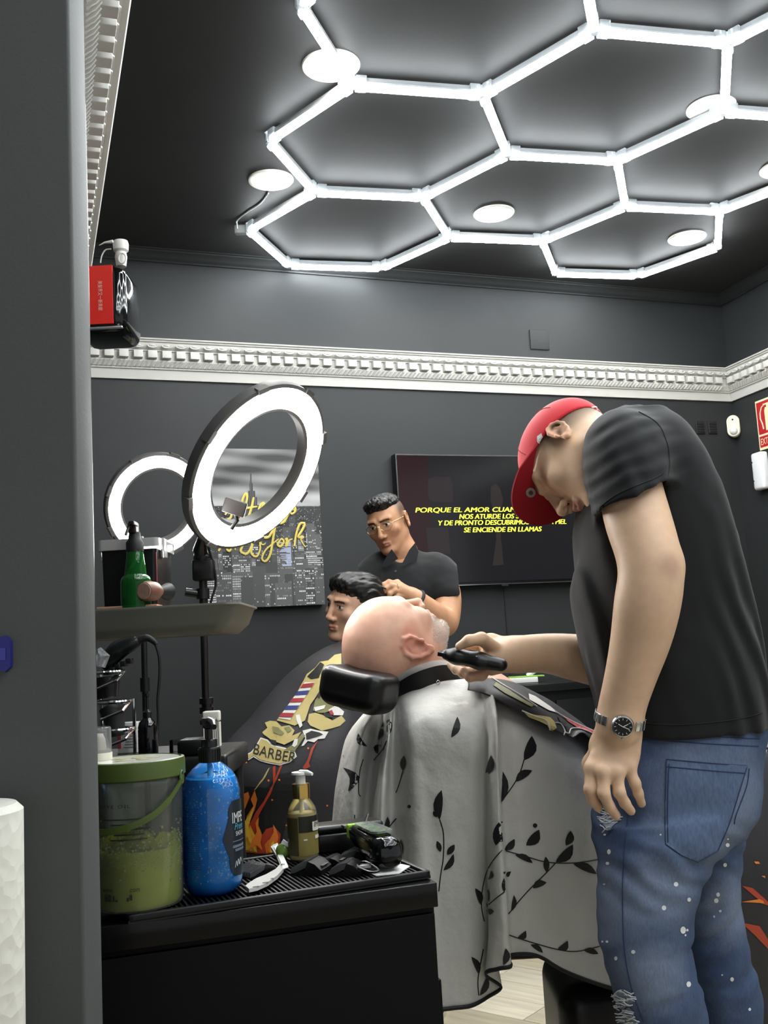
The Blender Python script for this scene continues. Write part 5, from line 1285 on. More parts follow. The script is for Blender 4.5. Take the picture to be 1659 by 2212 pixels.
    def grid(s, xs, ys, zs, h):
        n = np.array([len(xs), len(ys), len(zs)]); lo = np.array([xs[0], ys[0], zs[0]])
        D = np.full(n, 0.5, np.float32)
        for op, f, a, b, k in s.ops:
            if a is None: sl = (slice(None),) * 3
            else:
                pad = (k + 3 * h) if op != 'il' else 0
                i0 = np.clip(np.floor((a - pad - lo) / h).astype(int), 0, n); i1 = np.clip(np.ceil((b + pad - lo) / h).astype(int) + 1, 0, n)
                if (i1 <= i0).any(): continue
                sl = tuple(slice(p, q) for p, q in zip(i0, i1))
            X, Y, Z = xs[sl[0]][:, None, None], ys[sl[1]][None, :, None], zs[sl[2]][None, None, :]
            A = D[sl]
            if op == 'd':
                m = np.abs(A) < .03; ii = np.argwhere(m)
                A[m] = A[m] + f(xs[ii[:, 0]], ys[ii[:, 1]], zs[ii[:, 2]]).astype(np.float32); continue
            d = f.grid(xs[sl[0]], ys[sl[1]], zs[sl[2]], h) if isinstance(f, Field) else f(X, Y, Z)
            if op == 'u': t = np.clip(.5 + .5 * (A - d) / k, 0, 1); R = A + (d - A) * t - k * t * (1 - t)
            elif op == 's': t = np.clip(.5 - .5 * (A + d) / k, 0, 1); R = A + (-d - A) * t + k * t * (1 - t)
            else: t = np.clip(.5 - .5 * (A - d) / k, 0, 1); R = A + (d - A) * t + k * t * (1 - t)
            D[sl] = R
        return D
def join_nets(parts):
    V = []; Q = []; o = 0
    for v, q in parts: V.append(v); Q.append(q + o); o += len(v)
    return np.concatenate(V), np.concatenate(Q)
def relax(V, Q, it=1, w=.5):
    for _ in range(it):
        S = np.zeros_like(V); C = np.zeros(len(V))
        for i in range(4):
            for j in (1, 3):
                np.add.at(S, Q[:, i], V[Q[:, (i + j) % 4]]); np.add.at(C, Q[:, i], 1)
        m = C > 0; V = V.copy(); V[m] += w * (S[m] / C[m][:, None] - V[m])
    return V
def net_obj(name, VQ, material, parent=None, loc=None, colf=None, smooth_it=1):
    V, Q = VQ; V = relax(V, Q, smooth_it) if smooth_it else V
    if parent is not None: o_ = Vector(parent['_w'])
    elif loc is not None: o_ = Vector(loc)
    else: o_ = Vector((float(V[:, 0].mean()), float(V[:, 1].mean()), float(V[:, 2].min())))
    W = (V - np.array(o_)).astype(np.float32)
    me = bpy.data.meshes.new(name)
    me.vertices.add(len(W)); me.vertices.foreach_set('co', W.ravel())
    me.loops.add(Q.size); me.loops.foreach_set('vertex_index', Q.astype(np.int32).ravel())
    me.polygons.add(len(Q)); me.polygons.foreach_set('loop_start', np.arange(0, Q.size, 4, dtype=np.int32)); me.polygons.foreach_set('loop_total', np.full(len(Q), 4, np.int32))
    me.update(calc_edges=True); me.validate()
    if colf is not None:
        C = np.ones((len(V), 4), np.float32); C[:, :3] = colf(V)
        ca = me.color_attributes.new('Col', 'FLOAT_COLOR', 'POINT'); ca.data.foreach_set('color', C.ravel())
    return finish(me, name, material, parent, o_, angle=180)
def smoothstep(a, b, x): t = np.clip((x - a) / (b - a), 0, 1); return t * t * (3 - 2 * t)
def mixc(C, col, m): return C * (1 - m[:, None]) + np.array(hx(col) if isinstance(col, str) else col)[None] * m[:, None]
class Frame:
    "local frame: x = to the person's right, y = forward, z = up"
    def __init__(s, c, fwd, up, sc=1.0):
        s.c = Vector(c); s.z = Vector(up).normalized(); s.y = Vector(fwd); s.y = (s.y - s.z * s.y.dot(s.z)).normalized(); s.x = s.y.cross(s.z).normalized(); s.s = sc
    def __call__(s, x, y, z): return s.c + (s.x * x + s.y * y + s.z * z) * s.s
    def ax(s): return (s.x, s.y, s.z)
    def local(s, V):
        d = (V - np.array(s.c)) / s.s; return d @ np.array(s.x), d @ np.array(s.y), d @ np.array(s.z)
def img(r, u, f): return RT * r + UP * u + FW * f
def add_head(F, H, jaw=1.0, neck=None, nose=1.0, ears=True, cran=1.0, brow=1.0, lips=1.0, eyes=True):
    s = H.s; A = H.ax()
    F.ell(H(0, -.014, .034), (.0745 * s * cran, .096 * s * cran, .084 * s * cran), A, .01)
    F.ell(H(0, .022, -.012), (.064 * s, .066 * s, .085 * s), A, .035 * s)
    F.ell(H(0, .030, -.055), (.052 * s * jaw, .052 * s, .058 * s), A, .03 * s)
    for e in (-1, 1):
        F.cap(H(e * .052 * jaw, -.004, -.050), H(e * .018, .066, -.098), .017 * s, .015 * s, .028 * s)
        F.ell(H(e * .044, .062, -.018), (.020 * s, .018 * s, .018 * s), A, .024 * s)
        F.cap(H(e * .014, .089, .030), H(e * .046, .074, .030), .0085 * s * brow, .008 * s * brow, .016 * s)
    F.ell(H(0, .078, -.100), (.020 * s, .015 * s, .014 * s), A, .02 * s)
    if eyes:
        for e in (-1, 1):
            F.ell(H(e * .031, .100, .010), (.019 * s, .017 * s, .012 * s), A, .012 * s, op='s')
            F.ell(H(e * .0315, .0745, .009), (.0150 * s, .0130 * s, .0130 * s), A, .003 * s)
            F.cap(H(e * .018, .0855, .0145), H(e * .045, .0775, .0145), .0030 * s, .0026 * s, .003 * s)
            F.cap(H(e * .020, .0850, .002), H(e * .043, .0785, .002), .0026 * s, .0024 * s, .003 * s)
    F.cap(H(0, .092, .016), H(0, .112 * nose, -.028), .0075 * s, .0095 * s, .010 * s)
    F.ell(H(0, .111 * nose, -.032), (.0115 * s, .0105 * s, .0095 * s), A, .008 * s)
    for e in (-1, 1):
        F.ell(H(e * .0125, .101 * nose, -.036), (.0085 * s, .010 * s, .0075 * s), A, .006 * s)
        F.ell(H(e * .007, .108 * nose, -.0425), (.0035 * s, .005 * s, .004 * s), A, .003 * s, op='s')
    F.cap(H(-.020, .087, -.0630), H(0, .0985, -.0600), .0045 * s * lips, .0065 * s * lips, .006 * s); F.cap(H(.020, .087, -.0630), H(0, .0985, -.0600), .0045 * s * lips, .0065 * s * lips, .006 * s)
    F.cap(H(-.017, .087, -.0715), H(.017, .087, -.0715), .006 * s * lips, .006 * s * lips, .006 * s); F.ell(H(0, .093, -.0715), (.013 * s, .008 * s, .0065 * s * lips), A, .006 * s)
    F.cap(H(-.022, .0960, -.0662), H(.022, .0960, -.0662), .0014 * s, .0014 * s, .003 * s, op='s'); F.cap(H(-.008, .1035, -.0660), H(.008, .1035, -.0660), .0016 * s, .0016 * s, .003 * s, op='s')
    if neck: F.path(neck[0], neck[1], .03 * s)
    if ears:
        for e in (-1, 1): add_ear(F, H, e)
def add_ear(F, H, e, s2=1.0):
    s = H.s * s2; A = H.ax()
    # the ear stands off the head, tilted back; built from a plate, its rim, the bowl and the lobe
    o = Vector((e * .073, -.012, -.006)); n = Vector((e * .86, -.45, .05)).normalized(); up = Vector((0, -.16, .98)); up = (up - n * up.dot(n)).normalized(); f = up.cross(n)
    if f.y < 0: f = -f
    def q(a, b, c): p = o + f * (a * s2) + up * (b * s2) + n * (c * s2); return H(p.x, p.y, p.z)
    W = lambda v: (H.x * v.x + H.y * v.y + H.z * v.z)
    ax = (W(f), W(up), W(n))
    F.ell(q(-.003, .004, .006), (.0165 * s, .028 * s, .0055 * s), ax, .006 * s)
    rim = [(.012, .006, .006), (.013, .020, .008), (.006, .031, .011), (-.006, .032, .014), (-.016, .023, .016), (-.019, .008, .016), (-.015, -.008, .014), (-.008, -.020, .011), (-.001, -.026, .008)]
    F.path([q(*r) for r in rim], [.0032 * s, .0036 * s, .0038 * s, .004 * s, .004 * s, .0038 * s, .0036 * s, .004 * s, .005 * s], .003 * s)
    F.ell(q(.002, -.024, .007), (.0075 * s, .009 * s, .005 * s), ax, .005 * s)
    F.ell(q(.003, -.002, .016), (.0085 * s, .0115 * s, .012 * s), ax, .004 * s, op='s')
    F.path([q(-.010, -.006, .011), q(-.011, .008, .012), q(-.004, .020, .011)], [.003 * s, .003 * s, .0025 * s], .003 * s)
    F.ell(q(.012, -.004, .008), (.004 * s, .005 * s, .004 * s), ax, .003 * s)
def tint_head(V, C, H, lip='#a5625a', cheek=None):
    x, y, z = H.local(V)
    m = smoothstep(.026, .018, np.abs(x)) * smoothstep(.0135, .0085, np.abs(z + .066)) * smoothstep(.078, .086, y); C = mixc(C, lip, m * .75)
    m = smoothstep(.012, .006, np.hypot(np.abs(x) - .082, z - .002)) * 0
    return C
SKIN = {}
def skin(name, rough=.5):
    return mat(name, '#c99a80', rough, spec=.4, attr=True, sss=.12, bump=(420, .10, .0008), vary=(60, .05))
# ------------------------------------------------------------------ decals laid on a surface along sight lines
from mathutils.geometry import delaunay_2d_cdt
def bvh_of(*obs):
    vs = []; fs = []
    for ob in obs:
        w = Vector(ob['_w']); o = len(vs)
        vs += [v.co + w for v in ob.data.vertices]; fs += [tuple(i + o for i in p.vertices) for p in ob.data.polygons]
    return BVHTree.FromPolygons(vs, fs)
def cast(bvh, px, py):
    d = ray(px, py).normalized(); r = bvh.ray_cast(CAM, d)
    if r[0] is None: return None
    n = r[1] if r[1].dot(d) < 0 else -r[1]
    return r[0], n
def decal(mb, bvh, poly, off=.0012, step=7.0, jump=.03):
    "filled outline (pixels) laid on the surface"
    pts = []; n = len(poly)
    for i in range(n):
        a, b = Vector(poly[i]), Vector(poly[(i + 1) % n]); m = max(1, int((b - a).length / step))
        pts += [a + (b - a) * (k / m) for k in range(m)]
    edges = [(i, (i + 1) % len(pts)) for i in range(len(pts))]
    xs = [p.x for p in pts]; ys = [p.y for p in pts]
    def inside(x, y):
        c = False; j = len(pts) - 1
        for i in range(len(pts)):
            if (pts[i].y > y) != (pts[j].y > y) and x < (pts[j].x - pts[i].x) * (y - pts[i].y) / (pts[j].y - pts[i].y) + pts[i].x: c = not c
            j = i
        return c
    inner = []
    gx = min(xs) + step
    while gx < max(xs):
        gy = min(ys) + step
        while gy < max(ys):
            if inside(gx, gy) and min((p.x - gx) ** 2 + (p.y - gy) ** 2 for p in pts) > (step * .5) ** 2: inner.append(Vector((gx, gy)))
            gy += step
        gx += step
    V, E_, F_, _, _, _ = delaunay_2d_cdt(pts + inner, edges, [list(range(len(pts)))], 1, 1e-4)
    P3 = []
    for v in V:
        h = cast(bvh, v.x, v.y); P3.append(None if h is None else (h[0] + h[1] * off, (h[0] - CAM).length))
    keep = []
    for f in F_:
        if any(P3[i] is None for i in f): continue
        dd2 = [P3[i][1] for i in f]
        if max(dd2) - min(dd2) > jump: continue
        keep.append(f)
    ids = sorted({i for f in keep for i in f}); mp = {i: k for k, i in enumerate(ids)}
    mb.add([P3[i][0] for i in ids], [tuple(mp[i] for i in f) for f in keep]); return mb
def line_on(mb, bvh, pts, r, off=.0005, n=6, step=8, jump=.03):
    seg = []; out = []
    pts = [Vector((a, b, 0)) for a, b in pts]; pts = spline(pts, 5) if len(pts) > 2 else [pts[0] + (pts[1] - pts[0]) * (k / 10) for k in range(11)]
    last = None
    for p in pts:
        h = cast(bvh, p.x, p.y)
        if h is None or (last is not None and abs((h[0] - last).length) > jump):
            if len(seg) > 1: out.append(seg)
            seg = []; last = None if h is None else h[0]
            if h is None: continue
        seg.append(h[0] + h[1] * off); last = h[0]
    if len(seg) > 1: out.append(seg)
    for s in out: mb.tube(s, r, n)
    return mb
def disc_px(x, y, r, n=10, sq=1.0, ph=0.0): return [(x + r * math.cos(ph + 2 * math.pi * i / n), y + r * sq * math.sin(ph + 2 * math.pi * i / n)) for i in range(n)]
def rows_px(rows): return [(v3(P((l + r) / 2, y, Y)), (r - l) / 2 * Y / F_PX, hd) for y, l, r, Y, hd in rows]
# ------------------------------------------------------------------ barber at the chair
def K(px, py, Y): return P(px, py, Y)
def RP(r, Y): return r * Y / F_PX
barb = thing('person', 'man in black t-shirt, torn blue jeans and red cap leaning over with a clipper', 'person', (K(1470, 1700, 1.97).x, 1.97, 0))
HA = Frame(K(1246, 988, 1.985), img(-.45, -.85, -.07), img(-.58, .24, .78), 1.0)
FA = Field()
add_head(FA, HA, jaw=1.0, neck=([HA(0, -.03, -.05), K(1300, 985, 1.99), K(1345, 985, 1.99)], [.058, .062, .075]))
# left arm
AL = [(1345, 985, 1.84, 60), (1374, 1110, 1.80, 62), (1397, 1185, 1.775, 57), (1407, 1240, 1.765, 56), (1398, 1305, 1.77, 58), (1384, 1380, 1.785, 52), (1362, 1460, 1.80, 43), (1343, 1530, 1.815, 38), (1336, 1580, 1.82, 38)]
FA.spath([K(x, y, Y) for x, y, Y, r in AL], [RP(r, Y) for x, y, Y, r in AL], .02)
FA.ell(K(1440, 1222, 1.78), (RP(26, 1.78),) * 3, None, .03)
# left hand
def hand_palm(F, wrist, knk, rw, rk, n, sq, k=.016):
    for q in knk: F.cap(wrist, q, rw, rk, k, n=n, sq=sq)
hn = (CAMB * .9 + CAMR * -.35).normalized()
wr = K(1336, 1590, 1.825)
KN = [(1281, 1660, 1.815, 15), (1304, 1668, 1.800, 15.5), (1331, 1668, 1.803, 15), (1356, 1655, 1.818, 14)]
for (x, y, Y, r), wx in zip(KN, (1318, 1330, 1342, 1354)): FA.cap(K(wx, 1600, 1.826), K(x, y, Y), RP(25, Y), RP(r + 5, Y), .02, n=hn, sq=.62)
FA.cap(K(1310, 1615, 1.828), K(1340, 1630, 1.83), RP(34, 1.82), RP(34, 1.82), .02, n=hn, sq=.45)
FING = [[(1281, 1660, 1.815, 14.5), (1274, 1705, 1.805, 12.5), (1280, 1728, 1.815, 11), (1292, 1745, 1.83, 9.5)],
        [(1304, 1668, 1.800, 15), (1304, 1714, 1.790, 13), (1316, 1742, 1.800, 11.5), (1331, 1762, 1.815, 9.8)],
        [(1331, 1668, 1.803, 14.5), (1338, 1712, 1.795, 12.5), (1350, 1735, 1.805, 11), (1363, 1752, 1.818, 9.5)],
        [(1356, 1655, 1.818, 13.5), (1372, 1692, 1.812, 11.5), (1379, 1714, 1.818, 10.2), (1386, 1736, 1.828, 8.8)]]
for f in FING: FA.path([K(x, y, Y) for x, y, Y, r in f], [RP(r, Y) for x, y, Y, r in f], .005)
for (x, y, Y, r) in KN: FA.ell(K(x, y, Y - .006), (RP(11, Y),) * 3, None, .012)
FA.path([K(1300, 1612, 1.84), K(1278, 1650, 1.865), K(1280, 1690, 1.875), K(1290, 1715, 1.875)], [.019, .015, .012, .009], .012)
# right arm and hand with the clipper
AR = [(1400, 1010, 2.13, 62), (1420, 1240, 2.16, 55), (1400, 1400, 2.15, 48), (1330, 1432, 2.12, 47), (1250, 1421, 2.09, 42), (1180, 1411, 2.07, 33), (1120, 1414, 2.055, 31)]
FA.spath([K(x, y, Y) for x, y, Y, r in AR], [RP(r, Y) for x, y, Y, r in AR], .02)
rn_ = (CAMB * .55 + UP * .75).normalized()
for q in ((1050, 1400, 2.06), (1055, 1420, 2.03), (1062, 1440, 2.035)): FA.cap(K(1112, 1414, 2.055), K(*q), RP(28, 2.05), RP(19, 2.05), .02)
FA.path([K(1100, 1398, 2.07), K(1060, 1388, 2.085), K(1025, 1388, 2.075), K(1003, 1396, 2.045)], [RP(22, 2.05), RP(18, 2.05), RP(13, 2.05), RP(10, 2.05)], .012)         # thumb along the top
FA.path([K(1066, 1400, 2.03), K(1040, 1380, 2.00), K(1013, 1384, 1.99), K(992, 1396, 1.995)], [RP(17, 2.0), RP(14, 2.0), RP(12, 2.0), RP(9, 2.0)], .006)                    # index finger
for (x0, y0, x1, y1, x2, y2, x3, y3, Y) in ((1058, 1432, 1040, 1458, 1015, 1462, 1002, 1450, 2.015), (1052, 1434, 1022, 1452, 1000, 1454, 986, 1444, 2.05), (1048, 1432, 1006, 1446, 986, 1446, 974, 1436, 2.085)):
    FA.path([K(x0, y0, Y + .01), K(x1, y1, Y), K(x2, y2, Y), K(x3, y3, Y + .012)], [RP(15, Y), RP(12.5, Y), RP(11, Y), RP(9, Y)], .004)
hA = Vector(barb['_w'])
def colA(V):
    C = np.tile(np.array(hx('#d6b394')), (len(V), 1)); x, y, z = HA.local(V)
    near = smoothstep(.17, .13, np.sqrt(x * x + y * y + z * z))
    fade = near * smoothstep(.045, .0, y) * smoothstep(-.035, .01, z) * (1 - smoothstep(.012, .006, np.abs(z + .004)) * 0); fade = fade * smoothstep(.086, .078, np.abs(x))
    C = mixc(C, '#54422f', fade * .85)
    m = near * smoothstep(.018, .012, np.hypot(np.abs(x) - .030, (z - .034) * 2.4)) * smoothstep(.05, .07, y); C = mixc(C, '#2a211b', m * .8)
    C = tint_head(V, C, HA)
    ear = near * smoothstep(.078, .084, np.abs(x)) * smoothstep(.05, .03, np.abs(z)); C = mixc(C, '#c98a6e', ear * .6)
    e = v3(K(1445, 1225, 1.72)); d = np.sqrt(((V - e) ** 2).sum(1)); C = mixc(C, '#8a6258', smoothstep(.035, .005, d) * .45)
    for x0, y0, Y0 in ((1040, 1450, 2.0), (1010, 1455, 2.0), (990, 1445, 2.02)):
        d = np.sqrt(((V - v3(K(x0, y0, Y0))) ** 2).sum(1)); C = mixc(C, '#a96c5a', smoothstep(.04, .0, d) * .4)
    return C
def bbx(pts, m): a = np.array([v3(p) for p in pts]); return a.min(0) - m, a.max(0) + m
lo, hi = HA.c - Vector((.17, .17, .17)), HA.c + Vector((.17, .17, .17))
m1 = FA.mesh(lo, hi, .0024)
la = [K(x, y, Y) for x, y, Y, r in AL[1:]] + [K(x, y, Y) for f in FING for x, y, Y, r in f]
m2 = FA.mesh(*bbx(la, .06), .0026)
ra_ = [K(x, y, Y) for x, y, Y, r in AR[3:]] + [K(975, 1440, 2.08), K(1000, 1385, 2.0)]
m3 = FA.mesh(*bbx(ra_, .05), .0026)
CORE = Field()
SH = [(900, 1306, 1432, 1.99, .10), (930, 1268, 1465, 1.98, .135), (980, 1252, 1502, 1.97, .155), (1050, 1247, 1537, 1.97, .165), (1120, 1245, 1564, 1.97, .165), (1200, 1241, 1591, 1.97, .16), (1280, 1241, 1608, 1.97, .155), (1360, 1253, 1623, 1.97, .15), (1430, 1269, 1636, 1.97, .15), (1500, 1289, 1646, 1.97, .152), (1580, 1302, 1652, 1.97, .155)]
HIP = [(1530, 1325, 1640, 1.97, .14), (1560, 1318, 1646, 1.97, .145), (1600, 1308, 1641, 1.97, .15), (1660, 1297, 1627, 1.97, .155), (1740, 1291, 1604, 1.97, .15), (1800, 1293, 1575, 1.965, .13), (1850, 1320, 1540, 1.96, .09)]
LL = [(1770, 1292, 1575, 1.915, .10), (1800, 1294, 1558, 1.91, .105), (1860, 1297, 1530, 1.905, .10), (1930, 1298, 1503, 1.90, .095), (2000, 1297, 1490, 1.895, .088), (2068, 1309, 1487, 1.89, .082), (2138, 1331, 1508, 1.885, .078), (2212, 1346, 1521, 1.89, .075), (2320, 1368, 1512, 1.91, .068), (2450, 1395, 1500, 1.93, .058), (2600, 1410, 1495, 1.93, .052), (2690, 1412, 1500, 1.93, .055)]
LR = [(1770, 1440, 1604, 2.06, .095), (1860, 1450, 1594, 2.07, .095), (1922, 1462, 1587, 2.07, .09), (2006, 1474, 1600, 2.07, .082), (2068, 1484, 1614, 2.07, .078), (2138, 1500, 1635, 2.07, .075), (2212, 1510, 1640, 2.08, .072), (2350, 1530, 1635, 2.09, .062), (2480, 1550, 1630, 2.10, .055), (2570, 1555, 1630, 2.10, .052)]
def shrink(rows, a, d): return [(y, l + a, r - a, Y, h - d) for y, l, r, Y, h in rows]
CORE.prof(rows_px(shrink(SH, 16, .015)), .02).prof(rows_px(shrink(HIP, 16, .015)), .03).prof(rows_px(shrink(LL, 14, .012)), .03).prof(rows_px(shrink(LR, 12, .012)), .03)
m4 = CORE.mesh((K(1230, 1300, 1.97).x, 1.76, .05), (K(1660, 1300, 1.97).x + .05, 2.2, K(1350, 905, 1.97).z), .011)
body = net_obj('body', join_nets([m1, m2, m3, m4]), skin('skin_barber', .48), parent=barb, colf=colA, smooth_it=1)
# t-shirt
FS = Field(); FS.prof(rows_px(SH), .02, pw=2.4)
FS.path([K(1335, 925, 1.99), K(1345, 930, 2.0)], [RP(45, 2), RP(60, 2)], .05)
FS.path([K(1405, 960, 2.09), K(1425, 1100, 2.14)], [RP(70, 2.1), RP(70, 2.1)], .04)
cuff = K(1366, 1072, 1.80); cdir = (CAMR * .40 + CAMD * .91 + CAMB * .10).normalized()
a_lo, a_hi = bbx([K(1366, 1120, 1.78)], .001)
zc = K(1366, 1015, 1.8).z
def shirt_folds(x, y, z):
    n1 = vnoise(x * 1.0, y * 1.0, z * .45, 14, 3); n2 = vnoise(x, y, z, 32, 5); f = .0045 * n1 + .0012 * n2
    c = v3(K(1345, 1000, 1.80)); dx, dy, dz = x - c[0], y - c[1], z - c[2]; r = np.sqrt(dx * dx + dy * dy + dz * dz)
    w = smoothstep(.15, .05, r); f = f + w * .0026 * (.6 + .4 * n2) * np.sin((dz * 1.0 - dx * .35 + .010 * n1) * 2 * np.pi / .030)                # pulled creases round the sleeve
    c2 = v3(K(1260, 1330, 1.9)); d2 = smoothstep(.16, .02, np.abs(x - c2[0])) * smoothstep(.42, .1, np.abs(z - c2[2]))
    f = f + d2 * .004 * np.sin((x * 1.0 + z * .22) * 2 * np.pi / .05 + 2 * n1)
    c3 = v3(K(1600, 1420, 1.95)); d3 = smoothstep(.12, .02, np.abs(x - c3[0])) * smoothstep(.35, .05, np.abs(z - c3[2]))
    return f + d3 * .004 * np.sin((x * 1.0 + z * .28) * 2 * np.pi / .045 + 2 * n1)
SL = Field(); SL.spath([K(1345, 962, 1.87), K(1350, 1000, 1.83), K(1364, 1060, 1.805), K(1375, 1130, 1.79)], [RP(74, 1.87), RP(80, 1.83), RP(77, 1.8), RP(75, 1.79)], .02)
SL.cut(cuff, cdir, .004)
FS.sub(SL, *bbx([K(1345, 962, 1.87), K(1375, 1100, 1.79)], .09), .03)
FS.disp(shirt_folds)
FS.cap(K(1366, 1052, 1.803), K(1380, 1130, 1.79), RP(72, 1.8), RP(73, 1.79), .003, op='s')
hemn = (CAMD * 1.0 + CAMR * .11).normalized(); FS.cut(K(1480, 1566, 1.97), hemn, .003)
FS.ell(K(1285, 905, 2.0), (.055, .06, .04), None, .02, op='s')
TS = mat('tshirt_black', '#161718', .8, spec=.25, bump=(700, .25, .0006), sheen=.12)
shirt = net_obj('t_shirt', FS.mesh(*bbx([K(1225, 870, 1.80), K(1665, 1580, 2.20), K(1240, 1100, 1.72)], .03), .0040), TS, parent=barb, smooth_it=2)
bS = bvh_of(shirt)
mb = MB(); line_on(mb, bS, [(1296, 1096), (1318, 1078), (1345, 1062), (1380, 1047), (1408, 1036), (1432, 1022)], .0009); line_on(mb, bS, [(1380, 890), (1420, 915), (1440, 955), (1446, 1000), (1440, 1040)], .0012)
line_on(mb, bS, [(1392, 1562), (1460, 1566), (1540, 1560), (1600, 1552), (1646, 1540)], .0008)
o = mb.build('seam', mat('seam_black', '#0f1011', .8), parent=shirt); o['kind'] = 'stuff'
# jeans
FJ = Field(); FJ.prof(rows_px(HIP), .02, pw=2.3).prof(rows_px(LL), .035, pw=2.2).prof(rows_px(LR), .03, pw=2.2)
FJ.ell(K(1560, 1720, 1.93), (RP(60, 1.9), .08, RP(90, 1.9)), None, .05)
def jean_folds(x, y, z):
    n1 = vnoise(x, y, z * 1.6, 16, 8); n2 = vnoise(x, y, z, 45, 2); zz = z - K(1400, 2080, 1.9).z
    kn = smoothstep(.16, .02, np.abs(zz)); xx = x - K(1480, 2000, 1.9).x
    f = .0028 * n1 + .0009 * n2 + kn * .0042 * np.clip(n1 + .35, 0, 1) * np.sin((z * 1.0 - x * .45 + .016 * n1) * 2 * np.pi / .052)
    seat = smoothstep(.10, .0, np.abs(z - K(1520, 1850, 1.9).z)); return f + seat * .0026 * np.sin((z + x * .6) * 2 * np.pi / .05 + n1 * 2)
FJ.disp(jean_folds)
def colJ(V):
    n = vnoise(V[:, 0], V[:, 1], V[:, 2] * .6, 18, 4); f = vnoise(V[:, 0], V[:, 1], V[:, 2], 70, 6)
    C = np.tile(np.array(hx('#43526e')), (len(V), 1))
    cz = V[:, 2]; fr = np.zeros(len(V))
    for x0, y0, Y0, r in ((1530, 1740, 1.83, .16), (1340, 1950, 1.85, .11), (1420, 1920, 1.82, .10), (1560, 1960, 2.0, .10), (1400, 2100, 1.82, .09)):
        fr = np.maximum(fr, smoothstep(r, r * .2, np.sqrt(((V - v3(K(x0, y0, Y0))) ** 2).sum(1))))
    C = mixc(C, '#8995a9', np.clip(fr * .55 + n * .12 + f * .05, 0, 1)); return C
DEN = mat('denim', '#43526e', .85, spec=.2, attr=True, vary=(420, .14, (1, 1, .25)), bump=(900, .3, .0006))
jeans = net_obj('jeans', FJ.mesh(*bbx([K(1285, 1525, 1.8), K(1660, 1525, 2.2), Vector((.5, 1.9, .03))], .03), .0042), DEN, parent=barb, colf=colJ, smooth_it=2)
bJ = bvh_of(jeans)
DL = mat('denim_pocket', '#5a6a86', .85, spec=.2, vary=(300, .18, (1, 1, .25)), bump=(900, .3, .0006)); ST = mat('denim_seam', '#2a3a5a', .85)
mb = MB(); decal(mb, bJ, [(1440, 1640), (1530, 1648), (1614, 1654), (1600, 1700), (1575, 1780), (1550, 1838), (1508, 1862), (1470, 1846), (1438, 1824), (1437, 1740)], .0022, 9); pk = mb.build('back_pocket', DL, parent=jeans, angle=180)
bP = bvh_of(jeans, pk)
mb = MB()
for l in ([(1440, 1640), (1530, 1648), (1614, 1654)], [(1441, 1656), (1530, 1664), (1610, 1670)], [(1440, 1640), (1437, 1740), (1438, 1824)], [(1445, 1650), (1442, 1740), (1443, 1820)], [(1438, 1824), (1470, 1846), (1508, 1862)], [(1508, 1862), (1550, 1838)], [(1614, 1654), (1600, 1700), (1575, 1780), (1550, 1838)],
          [(1390, 1580), (1480, 1588), (1560, 1592), (1640, 1596)], [(1390, 1597), (1480, 1603), (1560, 1608), (1638, 1612)], [(1362, 1720), (1352, 1800), (1346, 1880), (1345, 1960), (1350, 2060), (1366, 2140), (1390, 2205)], [(1618, 1660), (1612, 1700), (1590, 1760), (1586, 1780)]):
    line_on(mb, bP, l, .0011, .0004, 5)
o = mb.build('stitching', ST, parent=jeans); o['kind'] = 'stuff'
WP_ = mat('paint_white', '#dfe2e3', .6)
sp = [(1535, 1813, 3.5), (1460, 1910, 5), (1488, 1943, 4), (1434, 1961, 5), (1475, 2009, 6), (1484, 2009, 2.5), (1480, 2020, 2), (1368, 2056, 4.5), (1331, 2070, 3.5), (1487, 2126, 5), (1571, 1825, 4.5), (1566, 1868, 4), (1551, 1932, 4), (1547, 1945, 5), (1556, 1968, 3), (1543, 1980, 2), (1581, 2115, 4), (1560, 2106, 2), (1307, 1803, 3), (1316, 1840, 4), (1313, 1865, 4), (1306, 1910, 2.5), (1302, 2034, 2.5), (1312, 2034, 3), (1619, 2180, 3), (1572, 1812, 2), (1427, 1803, 2), (1620, 1568, 4)]
for x, y, r in sp:
    mb = MB(); decal(mb, bJ, disc_px(x, y, r, 9, rb.uniform(.8, 1.4), rb.random()), .0008, 5)
    if mb.f: mb.build('paint_spot', WP_, parent=jeans, smooth=False)
FRY = mat('frayed_cotton', '#c9cdd0', .9)
for cx_, cy_, w_, h_ in ((1316, 1770, 22, 26), (1345, 2158, 26, 24), (1358, 2200, 20, 26)):
    mb = MB(); decal(mb, bJ, [(cx_ + w_ * .8 * math.cos(a) * (1 + .2 * math.sin(5 * a)), cy_ + h_ * .8 * math.sin(a) * (1 + .2 * math.cos(4 * a))) for a in [2 * math.pi * i / 18 for i in range(18)]], .0012, 6)
    rp_ = mb.build('rip', mat('rip_fray', '#8b94a2', .9), parent=jeans, smooth=False) if mb.f else None  # whitish frayed patch of the rip
    mb = MB()
    for i in range(26):
        a = rb.uniform(0, 6.28); d = rb.random() ** .5; x0, y0 = cx_ + w_ * d * math.cos(a), cy_ + h_ * d * math.sin(a); q = rb.uniform(-.6, .6)
        line_on(mb, bJ, [(x0 - 9 * math.cos(q), y0 - 9 * math.sin(q)), (x0, y0 + rb.uniform(-4, 4)), (x0 + 9 * math.cos(q), y0 + 9 * math.sin(q))], .0010, rb.uniform(.001, .005), 4)
    if mb.f and rp_: o = mb.build('threads', FRY, parent=rp_); o['kind'] = 'stuff'
